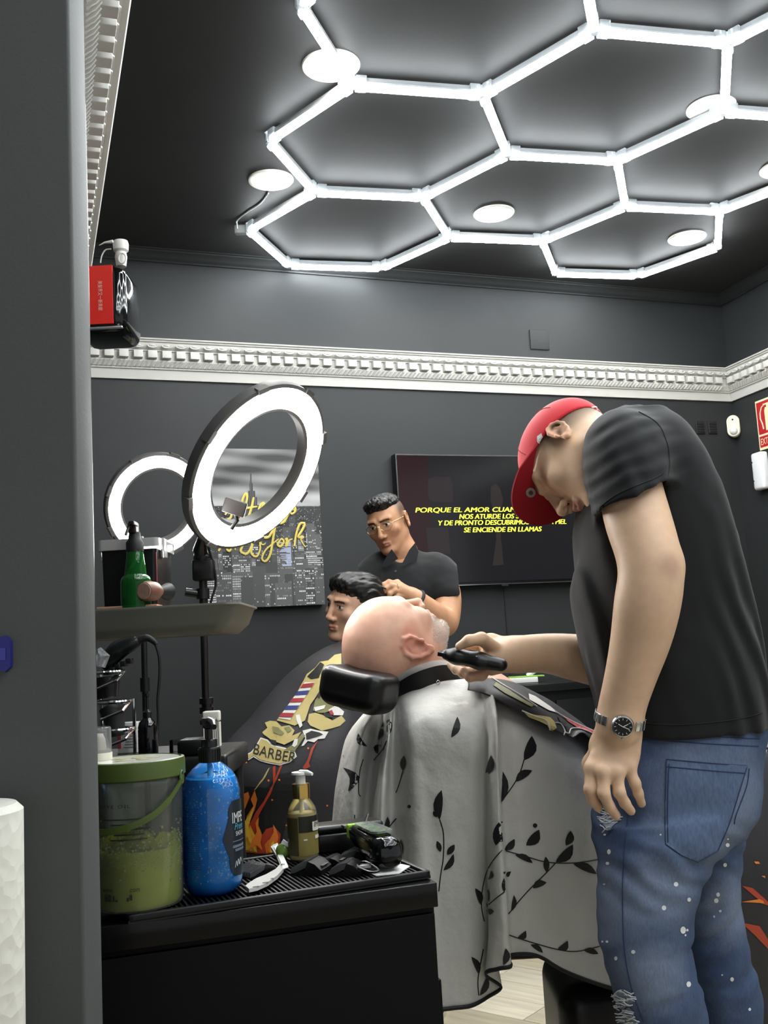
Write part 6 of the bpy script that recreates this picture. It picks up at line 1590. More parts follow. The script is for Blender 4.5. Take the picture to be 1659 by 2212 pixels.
# shoes
for x, y, Y in ((1455, 2720, 1.93), (1592, 2600, 2.10)):
    c = P(x, y, Y); c.z = 0; fwdv = Vector((-.85, .45, 0)).normalized(); sdv = Vector((fwdv.y, -fwdv.x, 0)); FH = Field()
    FH.path([c + fwdv * -.05 + ZUP * .05, c + fwdv * .06 + ZUP * .05, c + fwdv * .17 + ZUP * .036], [.042, .045, .036], .02).cap(c + ZUP * .05, c + ZUP * .12, .045, .048, .03).cut(c + ZUP * .003, Vector((0, 0, -1)), .003)
    net_obj('shoe', FH.mesh(*bbx([c + fwdv * -.1, c + fwdv * .22, c + ZUP * .13 ], .06), .006), BLKM, parent=barb)
# cap
RED = mat('cap_red', '#c21f2c', .75, spec=.25, bump=(900, .3, .0005), sheen=.3); REDB = mat('cap_brim', '#8f1722', .7, spec=.25, bump=(900, .25, .0005))
FC = Field(); FC.ell(HA(0, -.010, .044), (.085, .108, .087), HA.ax(), .01)
FC.ell(HA(0, -.010, .044), (.0795, .1025, .0815), HA.ax(), .002, op='s')
pn = HA.z * -1 + HA.y * .24; FC.cut(HA(0, .0, .028), pn, .003)
hat = net_obj('cap', FC.mesh(HA.c - Vector((.16, .16, .16)), HA.c + Vector((.16, .16, .16)), .0026), RED, parent=barb, smooth_it=2)
mb = MB(); nA, nB = 28, 6; top_ = []; bot_ = []
for j in range(nB + 1):
    for i in range(nA + 1):
        a = math.radians(-78 + 156 * i / nA); t = j / nB
        xi, yi = .083 * math.sin(a), -.010 + .106 * math.cos(a)
        xo, yo = .094 * math.sin(a) * 1.0, .045 + .112 * max(math.cos(a), 0) ** .75
        x = xi + (xo - xi) * t; y = yi + (yo - yi) * t; z = .040 + .006 * t - 2.2 * x * x * (.4 + .6 * t) + .010 * t
        top_.append(HA(x, y, z)); bot_.append(HA(x, y, z - .0034))
n_ = len(top_); fs = []
for j in range(nB):
    for i in range(nA):
        q = j * (nA + 1) + i; fs += [(q, q + 1, q + nA + 2, q + nA + 1), (n_ + q, n_ + q + nA + 1, n_ + q + nA + 2, n_ + q + 1)]
for i in range(nA): q = nB * (nA + 1) + i; fs.append((q, q + 1, n_ + q + 1, n_ + q)); fs.append((i, n_ + i, n_ + i + 1, i + 1))
for j in range(nB):
    q = j * (nA + 1); fs.append((q, q + nA + 1, n_ + q + nA + 1, n_ + q)); q += nA; fs.append((q, n_ + q, n_ + q + nA + 1, q + nA + 1))
mb.add(top_ + bot_, fs); brim = mb.build('brim', REDB, parent=hat, angle=60)
bC = bvh_of(hat, brim)
GREYS = mat('sticker_grey', '#8f8a86', .35)
mb = MB(); decal(mb, bC, disc_px(1146, 1064, 10.5, 16), .0008, 5); st_ = mb.build('brim_sticker', GREYS, parent=brim if False else hat, smooth=False)
mb = MB(); decal(mb, bC, disc_px(1146, 1064, 5, 10), .0013, 4); mb.build('sticker_mark', mat('sticker_dark', '#5b3a3a', .4), parent=hat, smooth=False)
LW = mat('logo_white', '#d9d5d2', .6)
mb = MB(); decal(mb, bC, [(1276, 879), (1286, 878), (1300, 886), (1303, 893), (1292, 890), (1278, 886)], .0012, 4); mb.build('back_logo', LW, parent=hat, smooth=False) if mb.f else None
mb = MB(); decal(mb, bC, [(1280, 881), (1287, 881), (1288, 885), (1281, 884)], .0018, 3); mb.build('back_logo_mark', RED, parent=hat, smooth=False) if mb.f else None
mb = MB(); decal(mb, bC, [(1161, 943), (1170, 936), (1172, 944), (1164, 958), (1161, 955)], .0012, 4); mb.build('side_logo', LW, parent=hat, smooth=False) if mb.f else None
mb = MB()
for a in (-90, -30, 30, 90, 150, 210):
    pts = [HA(.0855 * math.cos(math.radians(a)) * math.cos(t), -.010 + .1085 * math.sin(math.radians(a)) * math.cos(t), .044 + .0885 * math.sin(t)) for t in [i * math.pi / 2 / 10 for i in range(1, 11)]]; mb.tube(pts, .0008, 5)
o = mb.build('panel_seams', mat('cap_seam', '#8c1520', .8), parent=hat); o['kind'] = 'stuff'
# eyebrow side, watch on the left wrist
wa, wb_ = K(1350, 1505, 1.808), K(1337, 1585, 1.822); wdv = (wb_ - wa).normalized(); wc = K(1339, 1553, 1.818)
wx_ = (CAMB - wdv * CAMB.dot(wdv)).normalized(); wy_ = wdv.cross(wx_)
tilt = (wdv + CAMR * .12).normalized()
wt = thing('wrist_watch', 'silver bracelet watch with a black dial on the bare wrist', 'watch', wc)
wr_ = RP(45, 1.815); bW = bvh_of(body)
def wrist_r(dv_):
    h = bW.ray_cast(wc, dv_, .06); return wr_ if h[0] is None else h[3] + .0016
for i in range(22):
    a = 2 * math.pi * i / 22
    if abs((a + math.pi) % (2 * math.pi) - math.pi) < .0: continue
    dirv = wx_ * math.cos(a) + wy_ * math.sin(a); tg = -wx_ * math.sin(a) + wy_ * math.cos(a)
    if dirv.dot((CAMB + CAMR * -.12).normalized()) > .86: continue
    mb = MB(); mb.box(wc + dirv * wrist_r(dirv), 2 * math.pi * wr_ / 22 * 1.02, .017, .0035, ax=(tg, wdv, dirv), bev=.001); mb.build('link', SIL, parent=wt)
fd = (CAMB + CAMR * -.12); fd = (fd - wdv * fd.dot(wdv)).normalized(); cc_ = wc + fd * (wrist_r(fd) + .002)
mb = MB(); mb.lathe(cc_, [(0, -.004), (.0185, -.004), (.0195, -.002), (.0195, .003), (.0182, .0055), (.0165, .0062), (.0160, .0050), (0, .0050)], 36, axis=fd); mb.build('case', SIL, parent=wt)
mb = MB(); mb.lathe(cc_, [(0, .0054), (.0158, .0054)], 32, axis=fd); mb.build('dial', mat('dial_black', '#1a1c1f', .3), parent=wt, smooth=False)
ux = (CAMR - fd * CAMR.dot(fd)).normalized(); uy = fd.cross(ux)
for i in range(12):
    a = math.pi / 6 * i; d = ux * math.cos(a) + uy * math.sin(a); mb = MB(); mb.box(cc_ + fd * .0058 + d * .013, .0032, .0008, .0005, ax=(d, fd.cross(d), fd)); mb.build('hour_mark', WHITE, parent=wt, smooth=False)
for a, l in ((.5, .010), (-.35, .012), (2.6, .009)):
    d = ux * math.cos(a) + uy * math.sin(a); mb = MB(); mb.box(cc_ + fd * .0062 + d * (l / 2), l, .0011, .0005, ax=(d, fd.cross(d), fd)); mb.build('watch_hand', WHITE, parent=wt, smooth=False)
mb = MB(); mb.tube([cc_ + uy * -.020 + fd * .001, cc_ + uy * -.0225 + fd * .001], .0022, 8); mb.build('crown', SIL, parent=wt)
# clipper in the right hand
ta, tb_ = K(962, 1413, 2.02), K(1086, 1437, 1.985); td = (tb_ - ta).normalized(); tu = (UP - td * UP.dot(td)).normalized(); ts = td.cross(tu)
kl2 = (tb_ - ta).length
trm = thing('clipper', 'slim black clipper held against the bald client\'s neck', 'clipper', ta)
FT = Field(); FT.path([ta + td * (kl2 * t) for t in (.03, .2, .6, .97)], [.011, .0150, .0155, .0125], .01, n=ts, sq=1.25)
net_obj('casing', FT.mesh(*bbx([ta, tb_], .03), .0016), mat('clipper_black', '#121213', .38), parent=trm)
mb = MB(); mb.box(ta - td * .004, .016, .030, .008, ax=(td, ts, tu), bev=.001); mb.build('blade', mat('blade_dark', '#2a2a2b', .3, metal=.8), parent=trm)
mb = MB(); mb.box(ta + td * (kl2 * .52) - ts * .0 + tu * .006 + CAMB * .0175, .003, .004, .009, ax=(td, CAMB, tu)); mb.build('switch_mark', WHITE, parent=trm, smooth=False)
mb = MB(); mb.box(ta + td * (kl2 * .5) + CAMB * .0178, kl2 * .5, .003, .0008, ax=(td, CAMB, tu)); mb.build('groove', mat('groove', '#050505', .5), parent=trm, smooth=False)
# ------------------------------------------------------------------ draped cloth from a net of control lines
def cloth(ribs, nu=6, nv=6, closed=False):
    "ribs: lists of points top to bottom; returns dense grid (rows of columns)"
    R = [spline(r, nv) for r in ribs]; m = len(R[0]); cols = []
    for j in range(m): cols.append(spline([r[j] for r in R], nu, closed))
    return cols                                      # cols[j][i]: j down, i across
def cloth_obj(name, cols, material, parent, th=.0018, closed=False, colf=None, fold=None):
    m, n = len(cols), len(cols[0]); A = np.array([[tuple(p) for p in c] for c in cols])
    if closed: A = np.concatenate([A, A[:, :1]], 1); n += 1
    du = np.gradient(A, axis=1); dv = np.gradient(A, axis=0); N = np.cross(du, dv); N /= np.linalg.norm(N, axis=2, keepdims=True) + 1e-12
    c = A.mean((0, 1))
    if ((A - c) * N).sum() < 0: N = -N
    if fold is not None: A = A + N * fold(A)[..., None]
    B = A - N * th; V = np.concatenate([A.reshape(-1, 3), B.reshape(-1, 3)]); k = m * n; F_ = []
    for j in range(m - 1):
        for i in range(n - 1):
            q = j * n + i; F_ += [(q, q + 1, q + n + 1, q + n), (k + q, k + q + n, k + q + n + 1, k + q + 1)]
    for i in range(n - 1): F_ += [(i, k + i, k + i + 1, i + 1), ((m - 1) * n + i, (m - 1) * n + i + 1, k + (m - 1) * n + i + 1, k + (m - 1) * n + i)]
    if not closed:
        for j in range(m - 1): F_ += [(j * n, j * n + n, k + j * n + n, k + j * n), (j * n + n - 1, k + j * n + n - 1, k + j * n + 2 * n - 1, j * n + 2 * n - 1)]
    return net_obj(name, (V, np.array(F_)), material, parent=parent, smooth_it=0), A
def text_on(mb, bvh, txt, p0, p1, h, off=.002, bend=0.0, **k):
    vs, fs = text_mesh(txt, 1.0, **k); xs = [a for a, b in vs]; x0, x1 = min(xs), max(xs); P0, P1 = Vector(p0), Vector(p1); d = P1 - P0; n = Vector((d.y, -d.x)).normalized()
    out = []
    for a, b in vs:
        t = (a - x0) / (x1 - x0); q = P0 + d * t + n * (b / .69 * h - bend * 4 * t * (1 - t)); c = cast(bvh, q.x, q.y); out.append(None if c is None else c[0] + c[1] * off)
    keep = [f for f in fs if all(out[i] is not None for i in f)]; ids = sorted({i for f in keep for i in f}); mp = {i: q for q, i in enumerate(ids)}
    mb.add([out[i] for i in ids], [tuple(mp[i] for i in f) for f in keep]); return mb
def pp(mb, bvh, pts, sc=None, off=.0015, step=8, jump=.12):
    if sc: pts = [(sc[1] + x / sc[0], sc[2] + y / sc[0]) for x, y in pts]
    return decal(mb, bvh, pts, off, step, jump)
# ------------------------------------------------------------------ bald client lying back
cl1 = thing('person', 'bald grey-stubbled man lying back on a headrest under a leaf-patterned cape', 'person', (P(960, 1600, 2.3).x, 2.3, 0.5))
HB = Frame(P(857, 1390, 2.235), img(.20, .75, .36), img(-.80, .40, -.42), .97)
FB = Field(); add_head(FB, HB, jaw=1.05, cran=1.13, neck=([HB(0, -.03, -.06), P(905, 1455, 2.26), P(940, 1520, 2.29)], [.062, .064, .075]), ears=False)
add_ear(FB, HB, 1, 1.28); add_ear(FB, HB, -1, 1.28)
FB.ell(HB(.035, -.06, -.06), (.035, .035, .03), HB.ax(), .03)
FB.disp(lambda x, y, z: .0009 * vnoise(x, y, z, 45, 9))
def colB(V):
    x, y, z = HB.local(V); C = np.tile(np.array(hx('#d3a890')), (len(V), 1))
    n = vnoise(V[:, 0], V[:, 1], V[:, 2], 40, 1); n2 = vnoise(V[:, 0], V[:, 1], V[:, 2], 400, 2)
    C = mixc(C, '#c18a74', np.clip(.3 + n * .5, 0, 1) * .65)
    j = smoothstep(-.035, -.06, z) * smoothstep(.0, .03, y) * smoothstep(.10, .06, np.abs(x)); j = np.maximum(j, smoothstep(-.02, -.07, z + .55 * np.abs(y - .03) * 0) * smoothstep(.02, .045, y) * .9)
    C = mixc(C, '#b3a79d', np.clip(j * (.75 + .35 * n2), 0, 1) * .8)
    sc = smoothstep(.02, .06, z) * 0 + smoothstep(.03, -.02, y) * smoothstep(-.05, .0, z) * smoothstep(.05, .0, z); C = mixc(C, '#a98a7a', sc * .28 * (1 + n2))
    e = smoothstep(.076, .084, np.abs(x)) * smoothstep(.045, .03, np.abs(z)) * smoothstep(.05, .03, np.abs(y)); C = mixc(C, '#cc8270', e * .6)
    C = tint_head(V, C, HB, '#b57468')
    d = np.sqrt(((V - v3(P(805, 1396, 2.15))) ** 2).sum(1)); return mixc(C, '#7a4a3c', smoothstep(.003, .0015, d) * .7)
mB = FB.mesh(HB.c - Vector((.17, .17, .19)), HB.c + Vector((.18, .18, .17)), .0023)
CB = Field(); CB.spath([P(935, 1520, 2.29), P(1010, 1560, 2.31), P(1150, 1660, 2.36), P(1300, 1720, 2.42)], [.10, .125, .13, .12], .02)
CB.spath([P(960, 1545, 2.17), P(1000, 1660, 2.14), P(1090, 1700, 2.16)], [.055, .045, .04], .02).spath([P(960, 1545, 2.44), P(1000, 1660, 2.46), P(1090, 1700, 2.44)], [.055, .045, .04], .02)
for yy in (2.50, 2.66): CB.spath([P(1300, 1730, 2.46), P(1480, 1790, yy), P(1640, 1830, yy + .08), P(1690, 2150, yy + .12)], [.085, .08, .062, .05], .02)
mB2 = CB.mesh(*bbx([P(860, 1450, 2.1), P(1750, 2250, 2.75), P(1700, 1500, 2.7)], .05), .012)
bodyB = net_obj('body', join_nets([mB, mB2]), skin('skin_client', .42), parent=cl1, colf=colB)
me = bodyB.data; rb2 = random.Random(5); mb = MB(); w = Vector(cl1['_w'])
V_ = np.zeros(len(me.vertices) * 3, np.float32); me.vertices.foreach_get('co', V_); V_ = V_.reshape(-1, 3) + np.array(w); Nn = np.array([v.normal for v in me.vertices])
x, y, z = HB.local(V_); mk = np.where((z < -.045) & (y > .012) & (z > -.125) & (np.abs(x) < .09) & ~((np.abs(x) < .024) & (z > -.078)))[0]
for i in rb2.sample(list(mk), min(2200, len(mk))):
    p = Vector(V_[i]); n = Vector(Nn[i]); a, b, _ = basis(n); d = (n + a * rb2.uniform(-.4, .4) + b * rb2.uniform(-.4, .4)).normalized(); r = .00045
    mb.add([p + a * r, p - a * r * .5 + b * r, p - a * r * .5 - b * r, p + d * .0032], [(0, 1, 3), (1, 2, 3), (2, 0, 3)])
o = mb.build('stubble', mat('stubble_grey', '#c9c3ba', .7), parent=cl1, smooth=False); o['kind'] = 'stuff'
# headrest and chair
chair = thing('barber_chair', 'black padded barber chair with a tilted headrest under the leaf-patterned cape', 'barber chair', (P(1120, 2150, 2.45).x, 2.45, 0))
LEA = mat('black_leather', '#121212', .34, spec=.5, bump=(380, .25, .0006))
hx_ = (CAMR * .80 + CAMB * .55 + CAMD * .10).normalized(); hz_ = (UP * .93 + CAMR * -.12 + FW * .2); hz_ = (hz_ - hx_ * hz_.dot(hx_)).normalized(); hy_ = hz_.cross(hx_)
hc_ = P(776, 1484, 2.125)
FR = Field(); FR.rbox(hc_, (.080, .052, .047), .034, (hx_, hy_, hz_), .01); FR.ell(hc_ + hz_ * .095, (.16, .10, .06), (hx_, hy_, hz_), .02, op='s')
hr = net_obj('headrest', FR.mesh(*bbx([hc_], .13), .0026), LEA, parent=chair, smooth_it=2)
bs_ = [P(845, 1540, 2.40), P(895, 1700, 2.46), P(940, 1900, 2.48)]
FBk = Field(); FBk.spath(bs_, [.06, .065, .06], .02, n=Vector((0, 1, 0)), sq=2.2); FBk.rbox((P(1100, 1900, 2.42).x, 2.46, P(1100, 1960, 2.42).z), (.24, .26, .06), .04, None, .03)
net_obj('seat_and_back', FBk.mesh(*bbx([P(760, 1480, 2.1), P(1240, 2060, 2.75)], .06), .01), LEA, parent=chair, smooth_it=2)
cb_ = Vector((P(1260, 2200, 2.6).x, 2.6, 0))
mb = MB(); mb.lathe(cb_, [(0, 0), (.30, 0), (.30, .02), (.27, .035), (.10, .06), (.07, .10), (.07, .36), (0, .36)], 48); mb.build('base', mat('base_black', '#0c0c0d', .3), parent=chair)
FG = Field(); fc_ = P(1290, 2180, 2.42); FG.rbox(P(1275, 2215, 2.40), (.085, .16, .13), .05, None, .02); net_obj('leg_rest', FG.mesh(*bbx([P(1275, 2215, 2.40)], .22), .008), LEA, parent=chair, smooth_it=2)
for yy in (2.22, 2.72):
    mb = MB(); a, b = P(1040, 1760, yy), P(1250, 1800, yy); a.y = b.y = yy; mb.tube([a, b], .016, 10); mb.build('armrest', CHROME, parent=chair)
mb = MB(); mb.tube([P(1628, 1664, 2.58), P(1700, 1652, 2.62)], .009, 10); mb.tube([P(1652, 1600, 2.58), P(1652, 1690, 2.58)], .007, 10); mb.tube([P(1648, 1612, 2.58), P(1672, 1606, 2.6)], .012, 10); mb.build('chrome_bar', CHROME, parent=chair)
# the white cape with black leaves
RIBS = [[(800, 1525, 2.36), (750, 1590, 2.33), (728, 1680, 2.31), (716, 1780, 2.30), (706, 1900, 2.30), (702, 2050, 2.30), (705, 2170, 2.30)],
        [(812, 1520, 2.30), (768, 1572, 2.23), (738, 1680, 2.24), (728, 1790, 2.23), (724, 1900, 2.22), (724, 2050, 2.22), (728, 2170, 2.22)],
        [(822, 1517, 2.26), (790, 1570, 2.15), (768, 1680, 2.16), (764, 1790, 2.15), (762, 1900, 2.15), (762, 2050, 2.15), (768, 2175, 2.15)],
        [(834, 1514, 2.24), (818, 1585, 2.20), (800, 1680, 2.21), (792, 1790, 2.20), (788, 1900, 2.20), (786, 2050, 2.20), (792, 2178, 2.20)],
        [(846, 1510, 2.20), (840, 1580, 2.10), (826, 1680, 2.09), (820, 1790, 2.09), (818, 1900, 2.09), (820, 2050, 2.09), (828, 2180, 2.09)],
        [(856, 1507, 2.20), (850, 1590, 2.14), (848, 1680, 2.13), (848, 1790, 2.13), (850, 1900, 2.13), (852, 2050, 2.13), (862, 2182, 2.12)],
        [(872, 1500, 2.165), (878, 1570, 2.06), (886, 1680, 2.055), (894, 1790, 2.06), (902, 1900, 2.06), (912, 2050, 2.07), (925, 2182, 2.08)],
        [(900, 1488, 2.15), (915, 1560, 2.04), (925, 1680, 2.045), (935, 1790, 2.055), (945, 1900, 2.06), (960, 2050, 2.07), (975, 2178, 2.08)],
        [(940, 1475, 2.145), (962, 1560, 2.03), (970, 1680, 2.04), (978, 1790, 2.05), (990, 1900, 2.06), (1008, 2050, 2.075), (1020, 2172, 2.09)],
        [(985, 1468, 2.15), (1012, 1560, 2.03), (1018, 1680, 2.035), (1020, 1790, 2.05), (1028, 1900, 2.065), (1045, 2040, 2.085), (1056, 2152, 2.11)],
        [(1020, 1466, 2.16), (1046, 1540, 2.035), (1046, 1680, 2.045), (1046, 1790, 2.055), (1050, 1900, 2.07), (1062, 2020, 2.09), (1082, 2132, 2.13)],
        [(1032, 1466, 2.17), (1054, 1535, 2.01), (1055, 1680, 2.01), (1055, 1790, 2.02), (1056, 1900, 2.03), (1056, 2010, 2.04), (1048, 2104, 2.055)],
        [(1042, 1467, 2.175), (1064, 1532, 1.985), (1068, 1680, 1.985), (1070, 1790, 1.99), (1074, 1900, 2.00), (1078, 2005, 2.01), (1076, 2092, 2.03)],
        [(1048, 1467, 2.18), (1072, 1532, 1.995), (1078, 1680, 1.99), (1084, 1790, 1.995), (1090, 1900, 2.005), (1096, 2000, 2.015), (1101, 2086, 2.035)],
        [(1054, 1468, 2.185), (1074, 1540, 2.08), (1080, 1680, 2.085), (1086, 1790, 2.095), (1092, 1900, 2.10), (1098, 2000, 2.11), (1103, 2064, 2.12)],
        [(1095, 1478, 2.215), (1116, 1560, 2.09), (1126, 1680, 2.085), (1132, 1790, 2.095), (1138, 1900, 2.105), (1148, 1995, 2.115), (1158, 2064, 2.12)],
        [(1160, 1505, 2.25), (1178, 1600, 2.115), (1188, 1700, 2.115), (1194, 1800, 2.125), (1200, 1900, 2.135), (1206, 2000, 2.145), (1216, 2096, 2.155)],
        [(1230, 1545, 2.29), (1248, 1640, 2.165), (1254, 1730, 2.155), (1260, 1820, 2.155), (1265, 1900, 2.165), (1270, 2000, 2.175), (1280, 2122, 2.18)],
        [(1300, 1590, 2.34), (1320, 1680, 2.22), (1330, 1760, 2.21), (1332, 1850, 2.21), (1336, 1930, 2.21), (1340, 2020, 2.21), (1346, 2140, 2.21)],
        [(1400, 1628, 2.40), (1420, 1720, 2.29), (1430, 1800, 2.28), (1440, 1880, 2.28), (1440, 1950, 2.28), (1440, 2040, 2.28), (1442, 2150, 2.28)]]
ribs = [[P(*q) for q in r] for r in RIBS]
cols = cloth(ribs, 7, 8)
WCL = mat('cape_white', '#c9c8c2', .42, spec=.4, bump=(38, .45, .006), vary=(8, .04))
cape = thing('barber_cape', 'white cape printed with black leafy twigs hanging over the reclined client', 'cape', (P(1000, 2100, 2.08).x, 2.1, P(1000, 2175, 2.08).z))
def cfold(A):
    return .0022 * vnoise(A[..., 0], A[..., 1], A[..., 2] * .5, 22, 12) + .0012 * vnoise(A[..., 0], A[..., 1], A[..., 2], 55, 13)
cp_o, CA = cloth_obj('cloth', cols, WCL, cape, fold=cfold)
mb = MB(); m, n = CA.shape[:2]
edge = [Vector(p) for p in CA[-1]]; mb.tube(edge, .0042, 8, flat=((edge[5] - edge[0]).cross(ZUP).normalized(), .6)); mb.build('black_hem', mat('hem_black', '#101010', .6), parent=cape)
bK = bvh_of(cp_o)
LF = mat('leaf_print', '#17171a', .55)
def leaf(x0, y0, x1, y1, w, curve=.12):
    a, b = Vector((x0, y0)), Vector((x1, y1)); d = b - a; n = Vector((-d.y, d.x)); L = d.length; n.normalize(); pts = []
    for t, q in ((0, 0), (.12, .45), (.3, .85), (.5, 1), (.7, .85), (.88, .4), (1, 0)): pts.append(a + d * t + n * (w * 1.2 * q + curve * L * math.sin(math.pi * t)))
    for t, q in ((.88, .35), (.7, .7), (.5, .85), (.3, .75), (.12, .4)): pts.append(a + d * t + n * (-w * 1.2 * q + curve * L * math.sin(math.pi * t)))
    return [(p.x, p.y) for p in pts]
LEAVES = [(975, 1593, 988, 1549, 7, .1), (872, 1665, 874, 1632, 6, -.05), (950, 1770, 954, 1706, 9, -.1), (944, 1765, 936, 1752, 4, 0), (1050, 1676, 1062, 1631, 7, .1), (1082, 1733, 1086, 1666, 7, .1), (1132, 1642, 1148, 1590, 11, .1), (1114, 1688, 1149, 1664, 8, -.12),
          (753, 1710, 742, 1658, 9, .35), (806, 1614, 832, 1616, 9, .1), (775, 1584, 792, 1612, 5, .2), (818, 1600, 838, 1545, 10, .1), (866, 1854, 867, 1812, 5, 0), (828, 1796, 836, 1764, 5, .1), (966, 1846, 982, 1824, 6, .0), (952, 1840, 944, 1816, 5, 0), (958, 1880, 980, 1844, 6, .1),
          (1136, 1826, 1164, 1792, 10, .1), (1089, 1836, 1112, 1812, 7, .1), (1113, 1846, 1150, 1864, 6, -.1), (1180, 1884, 1178, 1850, 6, 0), (1200, 1862, 1237, 1824, 10, .1), (1222, 1826, 1232, 1794, 8, .1), (1238, 1866, 1288, 1888, 8, -.1), (1150, 1918, 1180, 1906, 7, -.15), (1104, 1968, 1110, 1933, 5, .1),
          (1118, 2026, 1136, 2010, 6, .2), (1146, 2040, 1172, 2058, 5, -.1), (1204, 2050, 1226, 2032, 7, .2), (1260, 2052, 1292, 2060, 6, -.1), (1038, 1954, 1026, 1918, 6, .1), (1086, 1884, 1104, 1882, 5, .3), (1088, 1926, 1090, 1892, 5, 0), (1052, 1960, 1056, 1920, 4, 0), (1056, 1900, 1062, 1880, 4, .2), (1050, 1966, 1068, 1968, 6, .1),
          (1034, 2104, 1018, 2066, 6, .1), (1036, 2150, 1052, 2108, 6, .1), (1088, 2084, 1092, 2048, 6, .1), (1072, 1826, 1078, 1776, 9, 0), (1084, 1818, 1068, 1800, 7, 0), (730, 1640, 744, 1632, 4, .0)]
for L_ in LEAVES:
    mb = MB(); decal(mb, bK, leaf(*L_), .0014, 6, .03)
    if mb.f: mb.build('leaf', LF, parent=cape, smooth=False)
for x, y, r in ((885, 1742, 4), (1155, 1783, 5), (1083, 1776, 2)):
    mb = MB(); decal(mb, bK, disc_px(x, y, r, 9), .0014, 4); mb.build('dot', LF, parent=cape, smooth=False) if mb.f else None
TW = [[(871, 1665), (864, 1690), (856, 1712)], [(950, 1770), (958, 1800), (958, 1850), (952, 1890), (948, 1925)], [(1132, 1640), (1122, 1672), (1106, 1700), (1084, 1730)], [(1086, 1836), (1130, 1848), (1180, 1862), (1240, 1864), (1295, 1856)], [(1200, 1864), (1180, 1885), (1140, 1925), (1098, 1974)],
      [(1100, 2020), (1150, 2036), (1200, 2050), (1245, 2055), (1295, 2044)], [(1084, 1836), (1056, 1874), (1042, 1920), (1040, 1960), (1046, 1990)], [(1090, 1926), (1070, 1942), (1054, 1956)], [(1044, 2050), (1036, 2090), (1032, 2120), (1034, 2150)], [(784, 1640), (776, 1670), (774, 1710), (778, 1720)], [(856, 1768), (842, 1784), (828, 1798)], [(766, 1760), (764, 1800)], [(808, 1642), (826, 1620), (836, 1600)]]
for l in TW:
    mb = MB(); line_on(mb, bK, l, .0011, .0006, 5, jump=.04)
    if mb.f: mb.build('twig', LF, parent=cape)
# black collar band with eyelets
cb1 = [P(858, 1502, 2.19), P(885, 1480, 2.145), P(925, 1462, 2.13), P(970, 1452, 2.15), P(1000, 1462, 2.22), P(985, 1470, 2.36), P(930, 1490, 2.40), P(880, 1510, 2.33)]
loop = spline(cb1, 8, closed=True)
up_ = (UP * .80 + CAMR * -.45 + CAMB * .1).normalized(); vs = []; fs = []
for p in loop: vs += [p - up_ * .018, p + up_ * .018, p + up_ * .018 + (Vector((P(930, 1480, 2.26))) - p).normalized() * .002, p - up_ * .018 + (Vector((P(930, 1480, 2.26))) - p).normalized() * .002]
n = len(loop)
for i in range(n):
    j = (i + 1) % n
    for k in range(4): fs.append((4 * i + k, 4 * i + (k + 1) % 4, 4 * j + (k + 1) % 4, 4 * j + k))
mb = MB(); mb.add(vs, fs); cband = mb.build('neck_band', mat('band_black', '#141516', .5), parent=cape)
bN = bvh_of(cband)
for x, y in ((922, 1485), (946, 1474), (898, 1498), (876, 1508)):
    h = cast(bN, x, y) or cast(bK, x, y)
    if h: a, b, _ = basis(h[1]); mb = MB(); mb.tube([h[0] + h[1] * .001 + a * (.0042 * math.cos(t)) + b * (.0042 * math.sin(t)) for t in [2 * math.pi * i / 16 for i in range(16)]], .0011, 6, closed=True); mb.build('eyelet', CHROME, parent=cape)
# white neck strip above the band
lp2 = [p + up_ * .024 + (Vector(P(930, 1480, 2.26)) - p) * .06 for p in loop]; vs = []; fs = []
for p in lp2: vs += [p - up_ * .016, p + up_ * .008]
for i in range(n): j = (i + 1) % n; fs.append((2 * i, 2 * j, 2 * j + 1, 2 * i + 1))
mb = MB(); mb.add(vs, fs); ns = mb.build('neck_strip', mat('paper_strip', '#d6d3d0', .7), parent=cl1)
# dark printed cape over the lap
DKC = mat('cape_dark', '#2b2a2c', .5, spec=.35, bump=(40, .2, .004))
def far(q, a, b, c): p = P(*q); return [p + Vector((.02, .12, -.02)), p + Vector((.04, .28, -.12 - a)), p + Vector((.08, .36, -.55 - b))]
DR = [((1010, 1490, 2.075), (1012, 1476, 2.10), (1010, 1463, 2.18)), ((1052, 1500, 2.03), (1068, 1484, 2.08), (1088, 1469, 2.20)), ((1120, 1538, 2.065), (1134, 1512, 2.10), (1142, 1490, 2.22)), ((1180, 1572, 2.09), (1190, 1546, 2.14), (1196, 1521, 2.26)),
      ((1232, 1592, 2.14), (1240, 1572, 2.19), (1248, 1556, 2.30)), ((1285, 1612, 2.19), (1292, 1598, 2.24), (1298, 1586, 2.34)), ((1430, 1930, 2.36), (1440, 1760, 2.34), (1450, 1640, 2.42)), ((1540, 2180, 2.40), (1545, 1860, 2.37), (1550, 1640, 2.46)), ((1620, 2260, 2.42), (1620, 1890, 2.38), (1625, 1640, 2.50)), ((1700, 2300, 2.46), (1700, 1900, 2.42), (1700, 1650, 2.54)), ((1800, 2300, 2.60), (1800, 1900, 2.60), (1790, 1680, 2.64))]
dr = [[P(*a), P(*b), P(*c)] + far(c, .0, .0, 0) for a, b, c in DR]
cap2 = thing('printed_cape', 'dark printed cape with curling white-outlined figures over the reclined client\'s lap', 'cape', (P(1500, 2100, 2.4).x, 2.5, .4))
c2o, _ = cloth_obj('cloth', cloth(dr, 8, 6), DKC, cap2, fold=lambda A: .002 * vnoise(A[..., 0], A[..., 1], A[..., 2], 18, 21))
bD = bvh_of(c2o)
